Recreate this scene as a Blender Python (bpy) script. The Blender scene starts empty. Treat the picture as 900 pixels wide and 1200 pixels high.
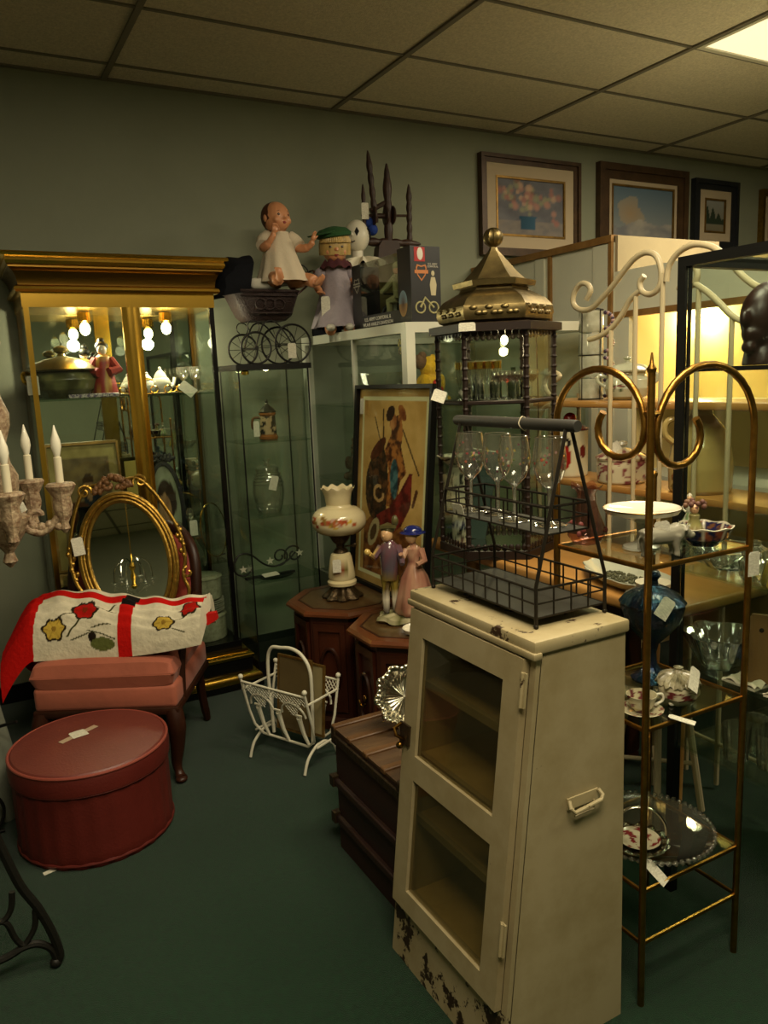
import bpy, bmesh, math, random
from mathutils import Vector, Matrix, noise as mnoise
random.seed(7)
S = bpy.context.scene
COL = S.collection
PI = math.pi; TAU = 2*PI
def R(a): return math.radians(a)

# ---------------------------------------------------------------- camera
FPX = 915.0; CAM = Vector((0, 0, 1.55))
YAW, PITCH, ROLL = R(28.5), R(9.9), R(2.4)
_f = Vector((math.sin(YAW)*math.cos(PITCH), math.cos(YAW)*math.cos(PITCH), -math.sin(PITCH)))
_r = Vector((math.cos(YAW), -math.sin(YAW), 0)); _u = _r.cross(_f)
C_RT = _r*math.cos(ROLL) - _u*math.sin(ROLL); C_UP = _u*math.cos(ROLL) + _r*math.sin(ROLL)
cd = bpy.data.cameras.new('camera'); cam = bpy.data.objects.new('camera', cd); COL.objects.link(cam)
cd.sensor_fit = 'VERTICAL'; cd.sensor_height = 36.0; cd.lens = 36.0*FPX/1200.0
cd.clip_start = 0.05; cd.clip_end = 60
m3 = Matrix((C_RT, C_UP, -_f)).transposed()
cam.matrix_world = Matrix.Translation(CAM) @ m3.to_4x4()
S.camera = cam
def P(px, py, x=None, y=None, z=None):
    """point where the photo pixel's ray meets a plane of known x, y or z"""
    d = _f*FPX + C_RT*(px-450) - C_UP*(py-600)
    if x is not None: t = (x-CAM.x)/d.x
    elif y is not None: t = (y-CAM.y)/d.y
    else: t = (z-CAM.z)/d.z
    return CAM + d*t

# ---------------------------------------------------------------- exposure, world, ceiling lamps' light
vs = S.view_settings
vs.view_transform = 'Standard'; vs.look = 'None'; vs.gamma = 1.0; vs.use_curve_mapping = False
vs.exposure = 0.35
w = bpy.data.worlds.new('world'); S.world = w; w.use_nodes = True
w.node_tree.nodes['Background'].inputs[0].default_value = (0.02, 0.02, 0.016, 1)
w.node_tree.nodes['Background'].inputs[1].default_value = 1.0
S.cycles.transparent_max_bounces = 40
S.cycles.max_bounces = 10; S.cycles.diffuse_bounces = 4; S.cycles.glossy_bounces = 5
S.cycles.sample_clamp_indirect = 4.0
S.cycles.caustics_reflective = False; S.cycles.caustics_refractive = False
ZC = 3.015          # ceiling height
YW = 4.205          # back wall
# recessed fluorescent troffers (x0, x1, y0, y1, watts): one shows at the top right, the others hang over the shop behind
TROFFERS = [(3.275, 4.495, 2.16, 2.77, 34), (0.835, 2.055, 0.94, 1.55, 44), (-0.385, 0.835, -0.28, 0.33, 56), (3.275, 4.495, -0.28, 0.33, 50)]
LAMP_COL = (1.0, 0.86, 0.60)
for i, (x0, x1, y0, y1, wt) in enumerate(TROFFERS):
    ld = bpy.data.lights.new('troffer_light', 'AREA'); ld.shape = 'RECTANGLE'; ld.size = x1-x0-.06; ld.size_y = y1-y0-.06
    ld.energy = wt; ld.color = LAMP_COL
    lo = bpy.data.objects.new('troffer_light', ld); COL.objects.link(lo); lo.location = ((x0+x1)/2, (y0+y1)/2, ZC-.012)

# ---------------------------------------------------------------- materials
def lin(c):
    if isinstance(c, str):
        c = tuple(int(c[i:i+2], 16)/255 for i in (0, 2, 4))
    return tuple((v/12.92 if v <= .04045 else ((v+.055)/1.055)**2.4) for v in c[:3])
MATS = {}
def mat(name, col, rough=.5, metal=0., var=0., vscale=8., bump=0., bscale=40., spec=.5, col2=None, sheen=0., coat=0., stretch=None, emit=None, estr=0., vcol=False, contrast=.5):
    if name in MATS: return MATS[name]
    m = bpy.data.materials.new(name); m.use_nodes = True; MATS[name] = m
    nt = m.node_tree; N = nt.nodes; L = nt.links; b = N['Principled BSDF']
    c = lin(col); b.inputs['Base Color'].default_value = (*c, 1)
    b.inputs['Roughness'].default_value = rough; b.inputs['Metallic'].default_value = metal
    b.inputs['Specular IOR Level'].default_value = spec
    b.inputs['Sheen Weight'].default_value = sheen; b.inputs['Coat Weight'].default_value = coat
    tc = N.new('ShaderNodeTexCoord'); mp = N.new('ShaderNodeMapping'); L.new(tc.outputs['Object'], mp.inputs[0])
    if stretch: mp.inputs['Scale'].default_value = stretch
    if vcol:
        a = N.new('ShaderNodeAttribute'); a.attribute_name = 'Col'; L.new(a.outputs['Color'], b.inputs['Base Color'])
    elif var > 0 or col2:
        n = N.new('ShaderNodeTexNoise'); n.inputs['Scale'].default_value = vscale; n.inputs['Detail'].default_value = 6; n.inputs['Roughness'].default_value = .62
        L.new(mp.outputs[0], n.inputs['Vector'])
        r = N.new('ShaderNodeValToRGB'); L.new(n.outputs['Fac'], r.inputs[0])
        k2 = lin(col2) if col2 else tuple(v*(1-var) for v in c)
        k1 = c if col2 else tuple(min(1, v*(1+var*.5)) for v in c)
        r.color_ramp.elements[0].position = .5-contrast*.4; r.color_ramp.elements[0].color = (*k2, 1)
        r.color_ramp.elements[1].position = .5+contrast*.4; r.color_ramp.elements[1].color = (*k1, 1)
        L.new(r.outputs[0], b.inputs['Base Color'])
    if bump > 0:
        n2 = N.new('ShaderNodeTexNoise'); n2.inputs['Scale'].default_value = bscale; n2.inputs['Detail'].default_value = 4
        L.new(mp.outputs[0], n2.inputs['Vector'])
        bp = N.new('ShaderNodeBump'); bp.inputs['Strength'].default_value = bump; bp.inputs['Distance'].default_value = .01
        L.new(n2.outputs['Fac'], bp.inputs['Height']); L.new(bp.outputs[0], b.inputs['Normal'])
    if emit:
        b.inputs['Emission Color'].default_value = (*lin(emit), 1); b.inputs['Emission Strength'].default_value = estr
    return m
def glassmat(name, tint=(.93, .97, .94), refl=1.0, rough=.0, body=0., bodycol=(.5, .5, .5), power=3.5):
    """thin clear glass: see-through with a Fresnel reflection, optional faint body colour"""
    m = bpy.data.materials.new(name); m.use_nodes = True; MATS[name] = m
    nt = m.node_tree; N = nt.nodes; L = nt.links; N.remove(N['Principled BSDF']); o = N['Material Output']
    t = N.new('ShaderNodeBsdfTransparent'); t.inputs[0].default_value = (*tint, 1)
    g = N.new('ShaderNodeBsdfGlossy'); g.inputs['Roughness'].default_value = rough
    lw = N.new('ShaderNodeLayerWeight'); lw.inputs['Blend'].default_value = .5
    p = N.new('ShaderNodeMath'); p.operation = 'POWER'; L.new(lw.outputs['Facing'], p.inputs[0]); p.inputs[1].default_value = power
    q = N.new('ShaderNodeMath'); q.operation = 'MULTIPLY_ADD'; L.new(p.outputs[0], q.inputs[0]); q.inputs[1].default_value = .75*refl; q.inputs[2].default_value = .035*refl
    mx = N.new('ShaderNodeMixShader'); L.new(q.outputs[0], mx.inputs[0]); L.new(g.outputs[0], mx.inputs[2])
    src = t.outputs[0]
    if body > 0:
        d = N.new('ShaderNodeBsdfDiffuse'); d.inputs[0].default_value = (*lin(bodycol), 1)
        m2 = N.new('ShaderNodeMixShader'); m2.inputs[0].default_value = body; L.new(t.outputs[0], m2.inputs[1]); L.new(d.outputs[0], m2.inputs[2]); src = m2.outputs[0]
    L.new(src, mx.inputs[1]); L.new(mx.outputs[0], o.inputs[0])
    return m

# ---------------------------------------------------------------- mesh builder
def T(x=0, y=0, z=0): return Matrix.Translation((x, y, z))
def RX(a): return Matrix.Rotation(a, 4, 'X')
def RY(a): return Matrix.Rotation(a, 4, 'Y')
def RZ(a): return Matrix.Rotation(a, 4, 'Z')
def SC(x, y, z): return Matrix.Diagonal((x, y, z, 1))
class MB:
    def __init__(s): s.v = []; s.f = []
    def add(s, vs, fs, M=None):
        o = len(s.v)
        for p in vs:
            p = Vector(p); s.v.append(M @ p if M else p)
        s.f += [tuple(o+i for i in q) for q in fs]
        return s
    def box(s, x0, x1, y0, y1, z0, z1, M=None):
        return s.add([(x0,y0,z0),(x1,y0,z0),(x1,y1,z0),(x0,y1,z0),(x0,y0,z1),(x1,y0,z1),(x1,y1,z1),(x0,y1,z1)],
                     [(3,2,1,0),(4,5,6,7),(0,1,5,4),(1,2,6,5),(2,3,7,6),(3,0,4,7)], M)
    def rbox(s, x0, x1, y0, y1, z0, z1, r=.01, seg=2, M=None):
        bm = bmesh.new(); t = MB().box(x0, x1, y0, y1, z0, z1)
        vv = [bm.verts.new(p) for p in t.v]
        for q in t.f: bm.faces.new([vv[i] for i in q])
        bmesh.ops.bevel(bm, geom=bm.edges[:], offset=r, segments=seg, profile=.5, affect='EDGES')
        bm.verts.index_update(); s.add([v.co.copy() for v in bm.verts], [tuple(v.index for v in f.verts) for f in bm.faces], M); bm.free(); return s
    def rings(s, rings, closed=True, cap0=True, cap1=True, M=None):
        n = len(rings[0]); vs = [p for r in rings for p in r]; fs = []
        for i in range(len(rings)-1):
            for j in range(n if closed else n-1):
                k = (j+1) % n
                fs.append((i*n+j, i*n+k, (i+1)*n+k, (i+1)*n+j))
        if closed and cap0: fs.append(tuple(reversed(range(n))))
        if closed and cap1: fs.append(tuple((len(rings)-1)*n+j for j in range(n)))
        return s.add(vs, fs, M)
    def lathe(s, prof, n=20, M=None, mod=None, cap0=True, cap1=True):
        rs = []
        for i, (r, z) in enumerate(prof):
            ring = []
            for j in range(n):
                a = TAU*j/n; rr, zz = (r, z) if mod is None else mod(r, z, a, i)
                ring.append((rr*math.cos(a), rr*math.sin(a), zz))
            rs.append(ring)
        return s.rings(rs, True, cap0 and prof[0][0] > 1e-4, cap1 and prof[-1][0] > 1e-4, M)
    def tube(s, pts, r, n=8, closed=False, M=None, flat=None):
        pts = [Vector(p) for p in pts]; k = len(pts)
        rad = r if isinstance(r, (list, tuple)) else [r]*k
        tang = []
        for i in range(k):
            a = pts[(i-1) % k] if (closed or i > 0) else pts[0]
            b = pts[(i+1) % k] if (closed or i < k-1) else pts[-1]
            t = (b-a); tang.append(t.normalized() if t.length > 1e-9 else Vector((0, 0, 1)))
        up = Vector((0, 0, 1)) if abs(tang[0].z) < .9 else Vector((1, 0, 0))
        nrm = (up - tang[0]*up.dot(tang[0])).normalized(); rs = []
        for i in range(k):
            nrm = nrm - tang[i]*nrm.dot(tang[i])
            nrm = nrm.normalized() if nrm.length > 1e-6 else tang[i].orthogonal().normalized()
            bn = tang[i].cross(nrm); fl = flat or 1.0
            rs.append([pts[i] + nrm*(rad[i]*math.cos(TAU*j/n)) + bn*(rad[i]*fl*math.sin(TAU*j/n)) for j in range(n)])
        if closed: rs.append(rs[0]); return s.rings(rs, True, False, False, M)
        return s.rings(rs, True, True, True, M)
    def ball(s, c, rx, ry=None, rz=None, n=14, m=8, M=None):
        ry = rx if ry is None else ry; rz = rx if rz is None else rz
        pr = [(max(1e-5, math.sin(PI*i/m)), -math.cos(PI*i/m)) for i in range(m+1)]
        return s.lathe(pr, n, (M or Matrix()) @ T(*c) @ SC(rx, ry, rz))
    def prism(s, poly, z0, z1, M=None):
        return s.rings([[(x, y, z0) for x, y in poly], [(x, y, z1) for x, y in poly]], True, True, True, M)
    def frame(s, poly_o, poly_i, z0, z1, M=None):
        n = len(poly_o)
        vs = [(x, y, z0) for x, y in poly_o]+[(x, y, z0) for x, y in poly_i]+[(x, y, z1) for x, y in poly_o]+[(x, y, z1) for x, y in poly_i]; fs = []
        for j in range(n):
            k = (j+1) % n
            fs += [(j, n+j, n+k, k), (2*n+j, 2*n+k, 3*n+k, 3*n+j), (j, k, 2*n+k, 2*n+j), (n+k, n+j, 3*n+j, 3*n+k)]
        return s.add(vs, fs, M)
    def grid(s, fn, nu, nv, M=None, closed_u=False):
        vs = [fn(i/(nu if closed_u else nu-1), j/(nv-1)) for j in range(nv) for i in range(nu)]; fs = []
        for j in range(nv-1):
            for i in range(nu if closed_u else nu-1):
                k = (i+1) % nu; fs.append((j*nu+i, j*nu+k, (j+1)*nu+k, (j+1)*nu+i))
        return s.add(vs, fs, M)
    def build(s, name, m, parent=None, loc=None, rot=None, smooth=True, ang=40, vc=None, label=None, M=None, kind=None):
        me = bpy.data.meshes.new(name); me.from_pydata([tuple(v) for v in s.v], [], s.f); me.validate(); 
        bm = bmesh.new(); bm.from_mesh(me); bmesh.ops.recalc_face_normals(bm, faces=bm.faces[:]); bm.to_mesh(me); bm.free()
        if smooth:
            me.shade_smooth(); me.set_sharp_from_angle(angle=R(ang))
        me.materials.append(MATS[m] if isinstance(m, str) else m)
        if vc:
            at = me.color_attributes.new('Col', 'FLOAT_COLOR', 'POINT')
            for i, v in enumerate(me.vertices): at.data[i].color = (*lin(vc(v.co)), 1)
        o = bpy.data.objects.new(name, me); COL.objects.link(o)
        if parent: o.parent = parent
        if loc is not None: o.location = loc
        if rot is not None: o.rotation_euler = rot
        if M is not None: o.matrix_local = M
        if label: o['label'] = label
        if kind: o['kind'] = kind
        return o
def thing(name, label, cat, loc=(0, 0, 0), rz=0., group=None, M=None):
    o = bpy.data.objects.new(name, None); COL.objects.link(o); o.empty_display_size = .05
    o.location = loc; o.rotation_euler = (0, 0, rz)
    if M is not None: o.matrix_world = M
    o['label'] = label; o['category'] = cat
    if group: o['group'] = group
    return o
def tag(o, label, cat, group=None):
    o['label'] = label; o['category'] = cat
    if group: o['group'] = group
    return o
def struct(o): o['kind'] = 'structure'; return o
def cp(o, parent=None, M=None):
    c = o.copy(); COL.objects.link(c); c.parent = parent
    if M is not None: c.matrix_local = M
    return c
def clone(root, loc=None, rz=None, label=None, group=None):
    kids = [k for k in bpy.data.objects if k.parent == root]
    r = root.copy(); COL.objects.link(r)
    if loc is not None: r.location = loc
    if rz is not None: r.rotation_euler = (0, 0, rz)
    if label: r['label'] = label
    if group: r['group'] = group
    for k in kids:
        c = cp(k, r)
        for g in [g for g in bpy.data.objects if g.parent == k]: cp(g, c)
    return r
def arc(cx, cy, r, a0, a1, n=12): return [(cx+r*math.cos(R(a0+(a1-a0)*i/n)), cy+r*math.sin(R(a0+(a1-a0)*i/n))) for i in range(n+1)]
def spiral(cx, cy, r0, r1, a0, a1, n=24): return [(cx+(r0+(r1-r0)*i/n)*math.cos(R(a0+(a1-a0)*i/n)), cy+(r0+(r1-r0)*i/n)*math.sin(R(a0+(a1-a0)*i/n))) for i in range(n+1)]
def smooth(pts, n=6, closed=False):
    """Catmull-Rom through the points"""
    p = [Vector(q) for q in pts]; k = len(p); out = []
    for i in range(k if closed else k-1):
        a = p[(i-1) % k] if (closed or i > 0) else p[0]; b = p[i]; c = p[(i+1) % k]; d = p[(i+2) % k] if (closed or i < k-2) else p[-1]
        for j in range(n):
            t = j/n; out.append(.5*((2*b)+(c-a)*t+(2*a-5*b+4*c-d)*t*t+(3*b-a-3*c+d)*t**3))
    if not closed: out.append(p[-1])
    return out
def dens(prof, k=9):
    """subdivide a lathe profile so painted decoration has enough vertices"""
    out = []
    for (r0, z0), (r1, z1) in zip(prof, prof[1:]): out += [(r0+(r1-r0)*j/k, z0+(z1-z0)*j/k) for j in range(k)]
    return out+[prof[-1]]
def rect(x0, x1, y0, y1): return [(x0, y0), (x1, y0), (x1, y1), (x0, y1)]
def ngon(n, r, a0=0): return [(r*math.cos(a0+TAU*i/n), r*math.sin(a0+TAU*i/n)) for i in range(n)]
def face_cam(loc, extra=0.):
    """yaw that turns a thing's local -Y towards the viewer's side of the shop"""
    return math.atan2(loc[1]-CAM.y, loc[0]-CAM.x) - PI/2 + extra
def XZ(pts, y=0): return [(p[0], y, p[1]) for p in pts]
def YZ(pts, x=0): return [(x, p[0], p[1]) for p in pts]
# price tags: small folded paper cards tied to things
def price_tag(parent, loc, size=(.03, .045), rot=(PI/2, 0, 0), string=None):
    a, b = size
    poly = [(-a/2, -b/2), (a/2, -b/2), (a/2, b/2-.006), (a/2-.005, b/2), (-a/2+.005, b/2), (-a/2, b/2-.006)]
    o = MB().prism(poly, -.0006, .0006).build('price_tag', 'paper', parent, loc, rot, smooth=False, label='white paper price tag')
    if string:
        MB().tube([(0, b/2-.005, 0), (string[0]*.5, b/2+(string[1])*.6, string[2]*.5), (string[0], b/2+string[1], string[2])], .0008, 4).build('tag_string', 'string', o)
    return o
# ---------------------------------------------------------------- shared materials
mat('wall_paint', '888b76', .85, var=.10, vscale=1.6, bump=.06, bscale=160, spec=.2)
mat('wall_plain', '7d8372', .9)
mat('carpet', '082a14', .95, var=.45, vscale=60, bump=.5, bscale=420, spec=.1, sheen=.15)
mat('tile_white', 'd8cdb2', .92, var=.22, vscale=90, bump=.7, bscale=190, spec=.1)
mat('tbar', '6e6756', .6)  # cream bars made browner: shadow along the grid lines put into the colour
mat('troffer_lens', 'f0e6c8', .5, emit='fff0c4', estr=.75)
mat('paper', 'd8d4c0', .8, col2='c0bba8', vscale=95, contrast=.25, stretch=(1, 2.4, 1))
mat('string', 'c8bda0', .8)
mat('brass', 'dcb04a', .22, 1., var=.12, vscale=3, stretch=(1, 1, 1))
mat('brass_dark', '7a5a26', .28, 1.)
mat('hex_iron', '20140d', .5, .2, spec=.3)
mat('brass_old', '80704a', .40, 1., var=.45, vscale=14, bump=.1, bscale=30)
mat('gilt', 'a8843c', .34, 1., var=.35, vscale=40, bump=.25, bscale=60)
mat('gilt_rack', 'a07434', .33, 1., var=.35, vscale=30, bump=.1, bscale=90)
mat('black_gloss', '0c0b0a', .2)
mat('black_satin', '0c0b09', .5, spec=.25)
mat('black_iron', '17150f', .55, metal=.4, bump=.15, bscale=80)
mat('iron_wire', '2a241b', .5, metal=.6)
mat('mirror', 'd8ddd2', .015, 1.)
mat('white_metal', 'c9c4ae', .4, spec=.4)
mat('cream_metal', 'b3a582', .45)
mat('alu', 'c4c4b4', .4, .15)
mat('silver', 'b9b5a4', .2, 1., bump=.12, bscale=60)
mat('chrome', 'd0d0c8', .08, 1.)
mat('porcelain', 'e2dcc6', .14, coat=.4)
mat('porcelain_grey', 'b9b7a4', .2, coat=.3)
mat('vc', 'ffffff', .5, vcol=True); mat('vc_gloss', 'ffffff', .16, vcol=True, coat=.3); mat('vc_matte', 'ffffff', .85, vcol=True, spec=.15)
mat('vc_cloth', 'ffffff', .9, vcol=True, spec=.1, bump=.35, bscale=55); mat('vc_brass', 'ffffff', .3, .8, vcol=True)
mat('red_vinyl', '581d17', .45, spec=.35, var=.15, vscale=6, bump=.12, bscale=120)  # oxblood side vinyl, darkened further: dim light near the floor put into the colour
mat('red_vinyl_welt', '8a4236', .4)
mat('red_vinyl_top_lit', '6a3028', .45, var=.15, vscale=6, bump=.12, bscale=120)  # paler lid copy: brighter light on top put into the colour, plus some fading
mat('salmon', 'a25841', .75, var=.12, vscale=7, bump=.15, bscale=30, sheen=.1)
mat('salmon_back', '9a3a2c', .6, var=.15, vscale=9)
mat('wood_dark', '3a1d10', .4, spec=.3, col2='1f0e07', vscale=9, stretch=(1, 1, .15), contrast=.6)
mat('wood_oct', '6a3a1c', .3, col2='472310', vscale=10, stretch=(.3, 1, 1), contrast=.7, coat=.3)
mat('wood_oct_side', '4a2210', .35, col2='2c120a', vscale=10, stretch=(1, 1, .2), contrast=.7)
mat('wood_burl', '5c4426', .3, col2='35240f', vscale=26, contrast=.7, coat=.4)
mat('wood_trunk', '5d4326', .6, col2='2e1c0e', vscale=14, stretch=(.25, 1, 1), contrast=.6, bump=.3, bscale=40)
mat('wood_trunk_slat', '6a4a28', .5, col2='40260f', vscale=12, stretch=(.2, 1, 1), contrast=.6)
mat('trunk_metal', '3a2c1a', .5, .5, var=.4, vscale=30, bump=.4, bscale=70)
mat('wood_maple', 'b88a4c', .35, col2='98692f', vscale=7, stretch=(1, .2, 1), contrast=.6, coat=.2)
mat('wood_trim', '9a7440', .5, col2='7a5626', vscale=14, contrast=.6)
mat('wood_spin', '3c2415', .5, col2='23120a', vscale=20, contrast=.6)
mat('white_panel', 'd8d8c2', .7, var=.05, vscale=4)
mat('beige_panel', 'a39474', .8, var=.06, vscale=12)
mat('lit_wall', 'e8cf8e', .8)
mat('skin', 'c98a60', .4, var=.06, vscale=12, coat=.15)
mat('doll_cloth', 'cdbfa6', .9, bump=.2, bscale=90, spec=.1)
mat('dark_cloth', '15161a', .9, var=.2, vscale=14, bump=.2, bscale=60, spec=.1)
mat('wicker', '2a1712', .6, var=.4, vscale=50, bump=.6, bscale=140)
mat('red_cloth', 'b01a14', .85, var=.12, vscale=10, spec=.1)
mat('plush_yellow', 'd8a818', .95, var=.25, vscale=40, bump=.7, bscale=90)
mat('plush_brown', '6a4a34', .95, var=.3, vscale=40, bump=.7, bscale=90)
mat('plush_pink', 'b07a80', .95, var=.2, vscale=40, bump=.6, bscale=90)
mat('grey_cloth', '6b6f60', .9, var=.15, vscale=6, bump=.2, bscale=18)
mat('bulb', 'e8e2cc', .25, coat=.5)
mat('bulb_lit', 'fff4cc', .3, emit='fff0b8', estr=14.)
mat('ivory_sleeve', 'd8ceb0', .6)
mat('carved_cream', 'b7a282', .6, col2='6b4c34', vscale=55, contrast=.45, bump=.5, bscale=80)
mat('plate_print', 'c8c4b0', .35, col2='84805c', vscale=26, contrast=.4)
mat('picture_mat', 'b3a184', .85, bump=.1, bscale=200)
mat('frame_gold', '8a6a34', .4, .7, var=.4, vscale=20)
mat('frame_brown', '4a3520', .45, .2, var=.4, vscale=16)
mat('frame_blue', '222428', .45, .2, var=.3, vscale=16)
mat('basket_sheet', '3e3e38', .5, .4, var=.2, vscale=20)
mat('handle_wood', '34322c', .55, var=.3, vscale=20, stretch=(1, .2, 1))
glassmat('glass_pane', (.93, .97, .94))
glassmat('glass_green', (.955, .985, .96), body=.015, bodycol='5a7a60')
glassmat('glass_dirty', (.80, .77, .64), body=.07, bodycol='7a7050', refl=.8)
glassmat('glass_shelf', (.86, .93, .88))
glassmat('crystal', (.94, .95, .92), refl=2.2, body=.07, bodycol='c8c2ac', power=2.0)
glassmat('glass_pink', (.80, .58, .52), refl=1.3, body=.06, bodycol='7a4a44')
glassmat('glass_wine', (.42, .12, .10), refl=1.2, body=.25, bodycol='5a1a14')
mat('carnival', '1c4a55', .12, .75, col2='241a4a', vscale=14, bump=.6, bscale=70, coat=.5)

# worn cream paint: brown chips from a thresholded noise, over a faint dirt variation
def worn_paint(name, base, chip, thr=.30):
    m = mat(name, base, .5); nt = m.node_tree; N = nt.nodes; L = nt.links; b = N['Principled BSDF']
    tc = N.new('ShaderNodeTexCoord')
    n1 = N.new('ShaderNodeTexNoise'); n1.inputs['Scale'].default_value = 5; n1.inputs['Detail'].default_value = 8; n1.inputs['Roughness'].default_value = .7
    n2 = N.new('ShaderNodeTexNoise'); n2.inputs['Scale'].default_value = 13; n2.inputs['Detail'].default_value = 10; n2.inputs['Roughness'].default_value = .72
    for n in (n1, n2): L.new(tc.outputs['Object'], n.inputs['Vector'])
    r1 = N.new('ShaderNodeValToRGB'); L.new(n1.outputs['Fac'], r1.inputs[0]); c = lin(base)
    r1.color_ramp.elements[0].position = .36; r1.color_ramp.elements[0].color = (c[0]*.80, c[1]*.77, c[2]*.68, 1)
    r1.color_ramp.elements[1].position = .58; r1.color_ramp.elements[1].color = (*c, 1)
    r2 = N.new('ShaderNodeValToRGB'); L.new(n2.outputs['Fac'], r2.inputs[0])
    r2.color_ramp.elements[0].position = thr; r2.color_ramp.elements[0].color = (1, 1, 1, 1)
    r2.color_ramp.elements[1].position = thr+.012; r2.color_ramp.elements[1].color = (0, 0, 0, 1)
    mx = N.new('ShaderNodeMix'); mx.data_type = 'RGBA'; L.new(r2.outputs[0], mx.inputs[0]); L.new(r1.outputs[0], mx.inputs[6]); mx.inputs[7].default_value = (*lin(chip), 1)
    L.new(mx.outputs[2], b.inputs['Base Color'])
    return m
worn_paint('worn_cream', 'a09270', '33200f', .315)
worn_paint('worn_edge', 'a89a76', '33200f', .40)
worn_paint('worn_inside', 'b8a272', '33200f', .30)
worn_paint('worn_heavy', 'a09270', '2a1a0c', .455)

# ---------------------------------------------------------------- room shell
X0, X1, Y0 = -2.0, 7.6, -3.0
struct(MB().box(X0, X1, Y0, YW, -.05, 0).build('floor', 'carpet', smooth=False))
struct(MB().box(X0, X1, YW, YW+.1, 0, ZC+.2).build('wall_back', 'wall_paint', smooth=False))
struct(MB().box(X0-.1, X0, Y0, YW, 0, ZC+.2).build('wall_left', 'wall_paint', smooth=False))
struct(MB().box(X1, X1+.1, Y0, YW, 0, ZC+.2).build('wall_right', 'wall_paint', smooth=False))
struct(MB().box(X0, X1, Y0-.1, Y0, 0, ZC+.2).build('wall_front', 'wall_paint', smooth=False))
struct(MB().box(X0, X1, YW-.012, YW, 0, .09).build('baseboard_back', 'black_satin', smooth=False))
ceil = struct(MB().box(X0, X1, Y0, YW, ZC+.1, ZC+.15).build('ceiling', 'tile_white', smooth=False))
GX = [.835+1.22*k for k in range(-3, 7)]; GY = [4.0-.61*k for k in range(0, 12)]
GX = [X0]+[g for g in GX if X0 < g < X1]+[X1]; GY = sorted([YW]+GY+[Y0])
tmesh = {}
def ceiling_tile(x0, x1, y0, y1):
    k = (round(x1-x0, 3), round(y1-y0, 3))
    if k not in tmesh:
        o = MB().box(-k[0]/2+.004, k[0]/2-.004, -k[1]/2+.004, k[1]/2-.004, .006, .02).build('ceiling_tile', 'tile_white', ceil, smooth=False); tmesh[k] = o
    else: o = cp(tmesh[k], ceil)
    o.location = ((x0+x1)/2, (y0+y1)/2, ZC)
for i in range(len(GX)-1):
    for j in range(len(GY)-1):
        a = (GX[i]+GX[i+1])/2; b = (GY[j]+GY[j+1])/2
        if any(t[0] < a < t[1] and t[2] < b < t[3] for t in TROFFERS): continue
        ceiling_tile(GX[i], GX[i+1], GY[j], GY[j+1])
for g in GX[1:-1]: MB().box(g-.013, g+.013, Y0, YW, ZC-.004, ZC+.03).build('ceiling_bar', 'tbar', ceil, smooth=False)
for g in GY[1:-1]: MB().box(X0, X1, g-.008, g+.008, ZC-.001, ZC+.03).build('ceiling_bar', 'tbar', ceil, smooth=False)
MB().box(X0, X1, YW-.025, YW, ZC-.003, ZC+.03).build('wall_angle', 'tbar', ceil, smooth=False)
TL = ['recessed fluorescent ceiling light above the landscape paintings', 'recessed fluorescent ceiling light over the shop aisle', 'recessed fluorescent ceiling light over the shop entrance side', 'recessed fluorescent ceiling light over the far right aisle']
for i, (x0, x1, y0, y1, wt) in enumerate(TROFFERS):
    t = thing('ceiling_light', TL[i], 'ceiling light', ((x0+x1)/2, (y0+y1)/2, ZC))
    a, b = (x1-x0)/2, (y1-y0)/2
    MB().frame(rect(-a+.005, a-.005, -b+.005, b-.005), rect(-a+.03, a-.03, -b+.03, b-.03), -.008, .06).build('housing', 'white_metal', t, smooth=False)
    MB().box(-a+.03, a-.03, -b+.03, b-.03, .0, .01).build('lens', 'troffer_lens', t, smooth=False)

# ---------------------------------------------------------------- paintings on the back wall
def wall_picture(name, label, x0, x1, z0, z1, fw, fm, matw, fn, inner='frame_gold', innerw=.012, nu=48, nv=36):
    t = thing(name, label, 'picture', ((x0+x1)/2, YW-.001, (z0+z1)/2))
    a, b = (x1-x0)/2, (z1-z0)/2; M = RX(PI/2)
    g = MB()
    g.frame(rect(-a, a, -b, b), rect(-a+fw*.45, a-fw*.45, -b+fw*.45, b-fw*.45), 0, .045, M)
    g.frame(rect(-a+fw*.45, a-fw*.45, -b+fw*.45, b-fw*.45), rect(-a+fw, a-fw, -b+fw, b-fw), 0, .03, M)
    g.build('frame', fm, t, ang=20)
    MB().frame(rect(-a+fw, a-fw, -b+fw, b-fw), rect(-a+fw+matw, a-fw-matw, -b+fw+matw, b-fw-matw), 0, .022, M).build('liner', 'picture_mat', t, ang=20)
    i0 = fw+matw
    MB().frame(rect(-a+i0-.002, a-i0+.002, -b+i0-.002, b-i0+.002), rect(-a+i0+innerw, a-i0-innerw, -b+i0+innerw, b-i0-innerw), 0, .026, M).build('inner_moulding', inner, t, ang=20)
    A, Bz = a-i0, b-i0
    MB().grid(lambda u, v: (-A+2*A*u, -.016, -Bz+2*Bz*v), nu, nv).build('canvas', 'vc_matte', t, vc=lambda c: fn((c.x+A)/(2*A), (c.z+Bz)/(2*Bz)))
    return t
def mixc(a, b, t): t = max(0, min(1, t)); return tuple(a[i]*(1-t)+b[i]*t for i in range(3))
def fbm(x, y, s=0.): return mnoise.fractal(Vector((x, y, s)), 1.0, 2.0, 4)
def hx(h): return tuple(int(h[i:i+2], 16)/255 for i in (0, 2, 4))
rr = random.Random(3)
BLOOMS = [(.5+rr.gauss(0, .2), .62+rr.gauss(0, .15), rr.uniform(.03, .06), rr.choice(['a87f72', '9a6e66', 'b5967f', '7f5f52', '8a8a70'])) for _ in range(60)]
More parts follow.
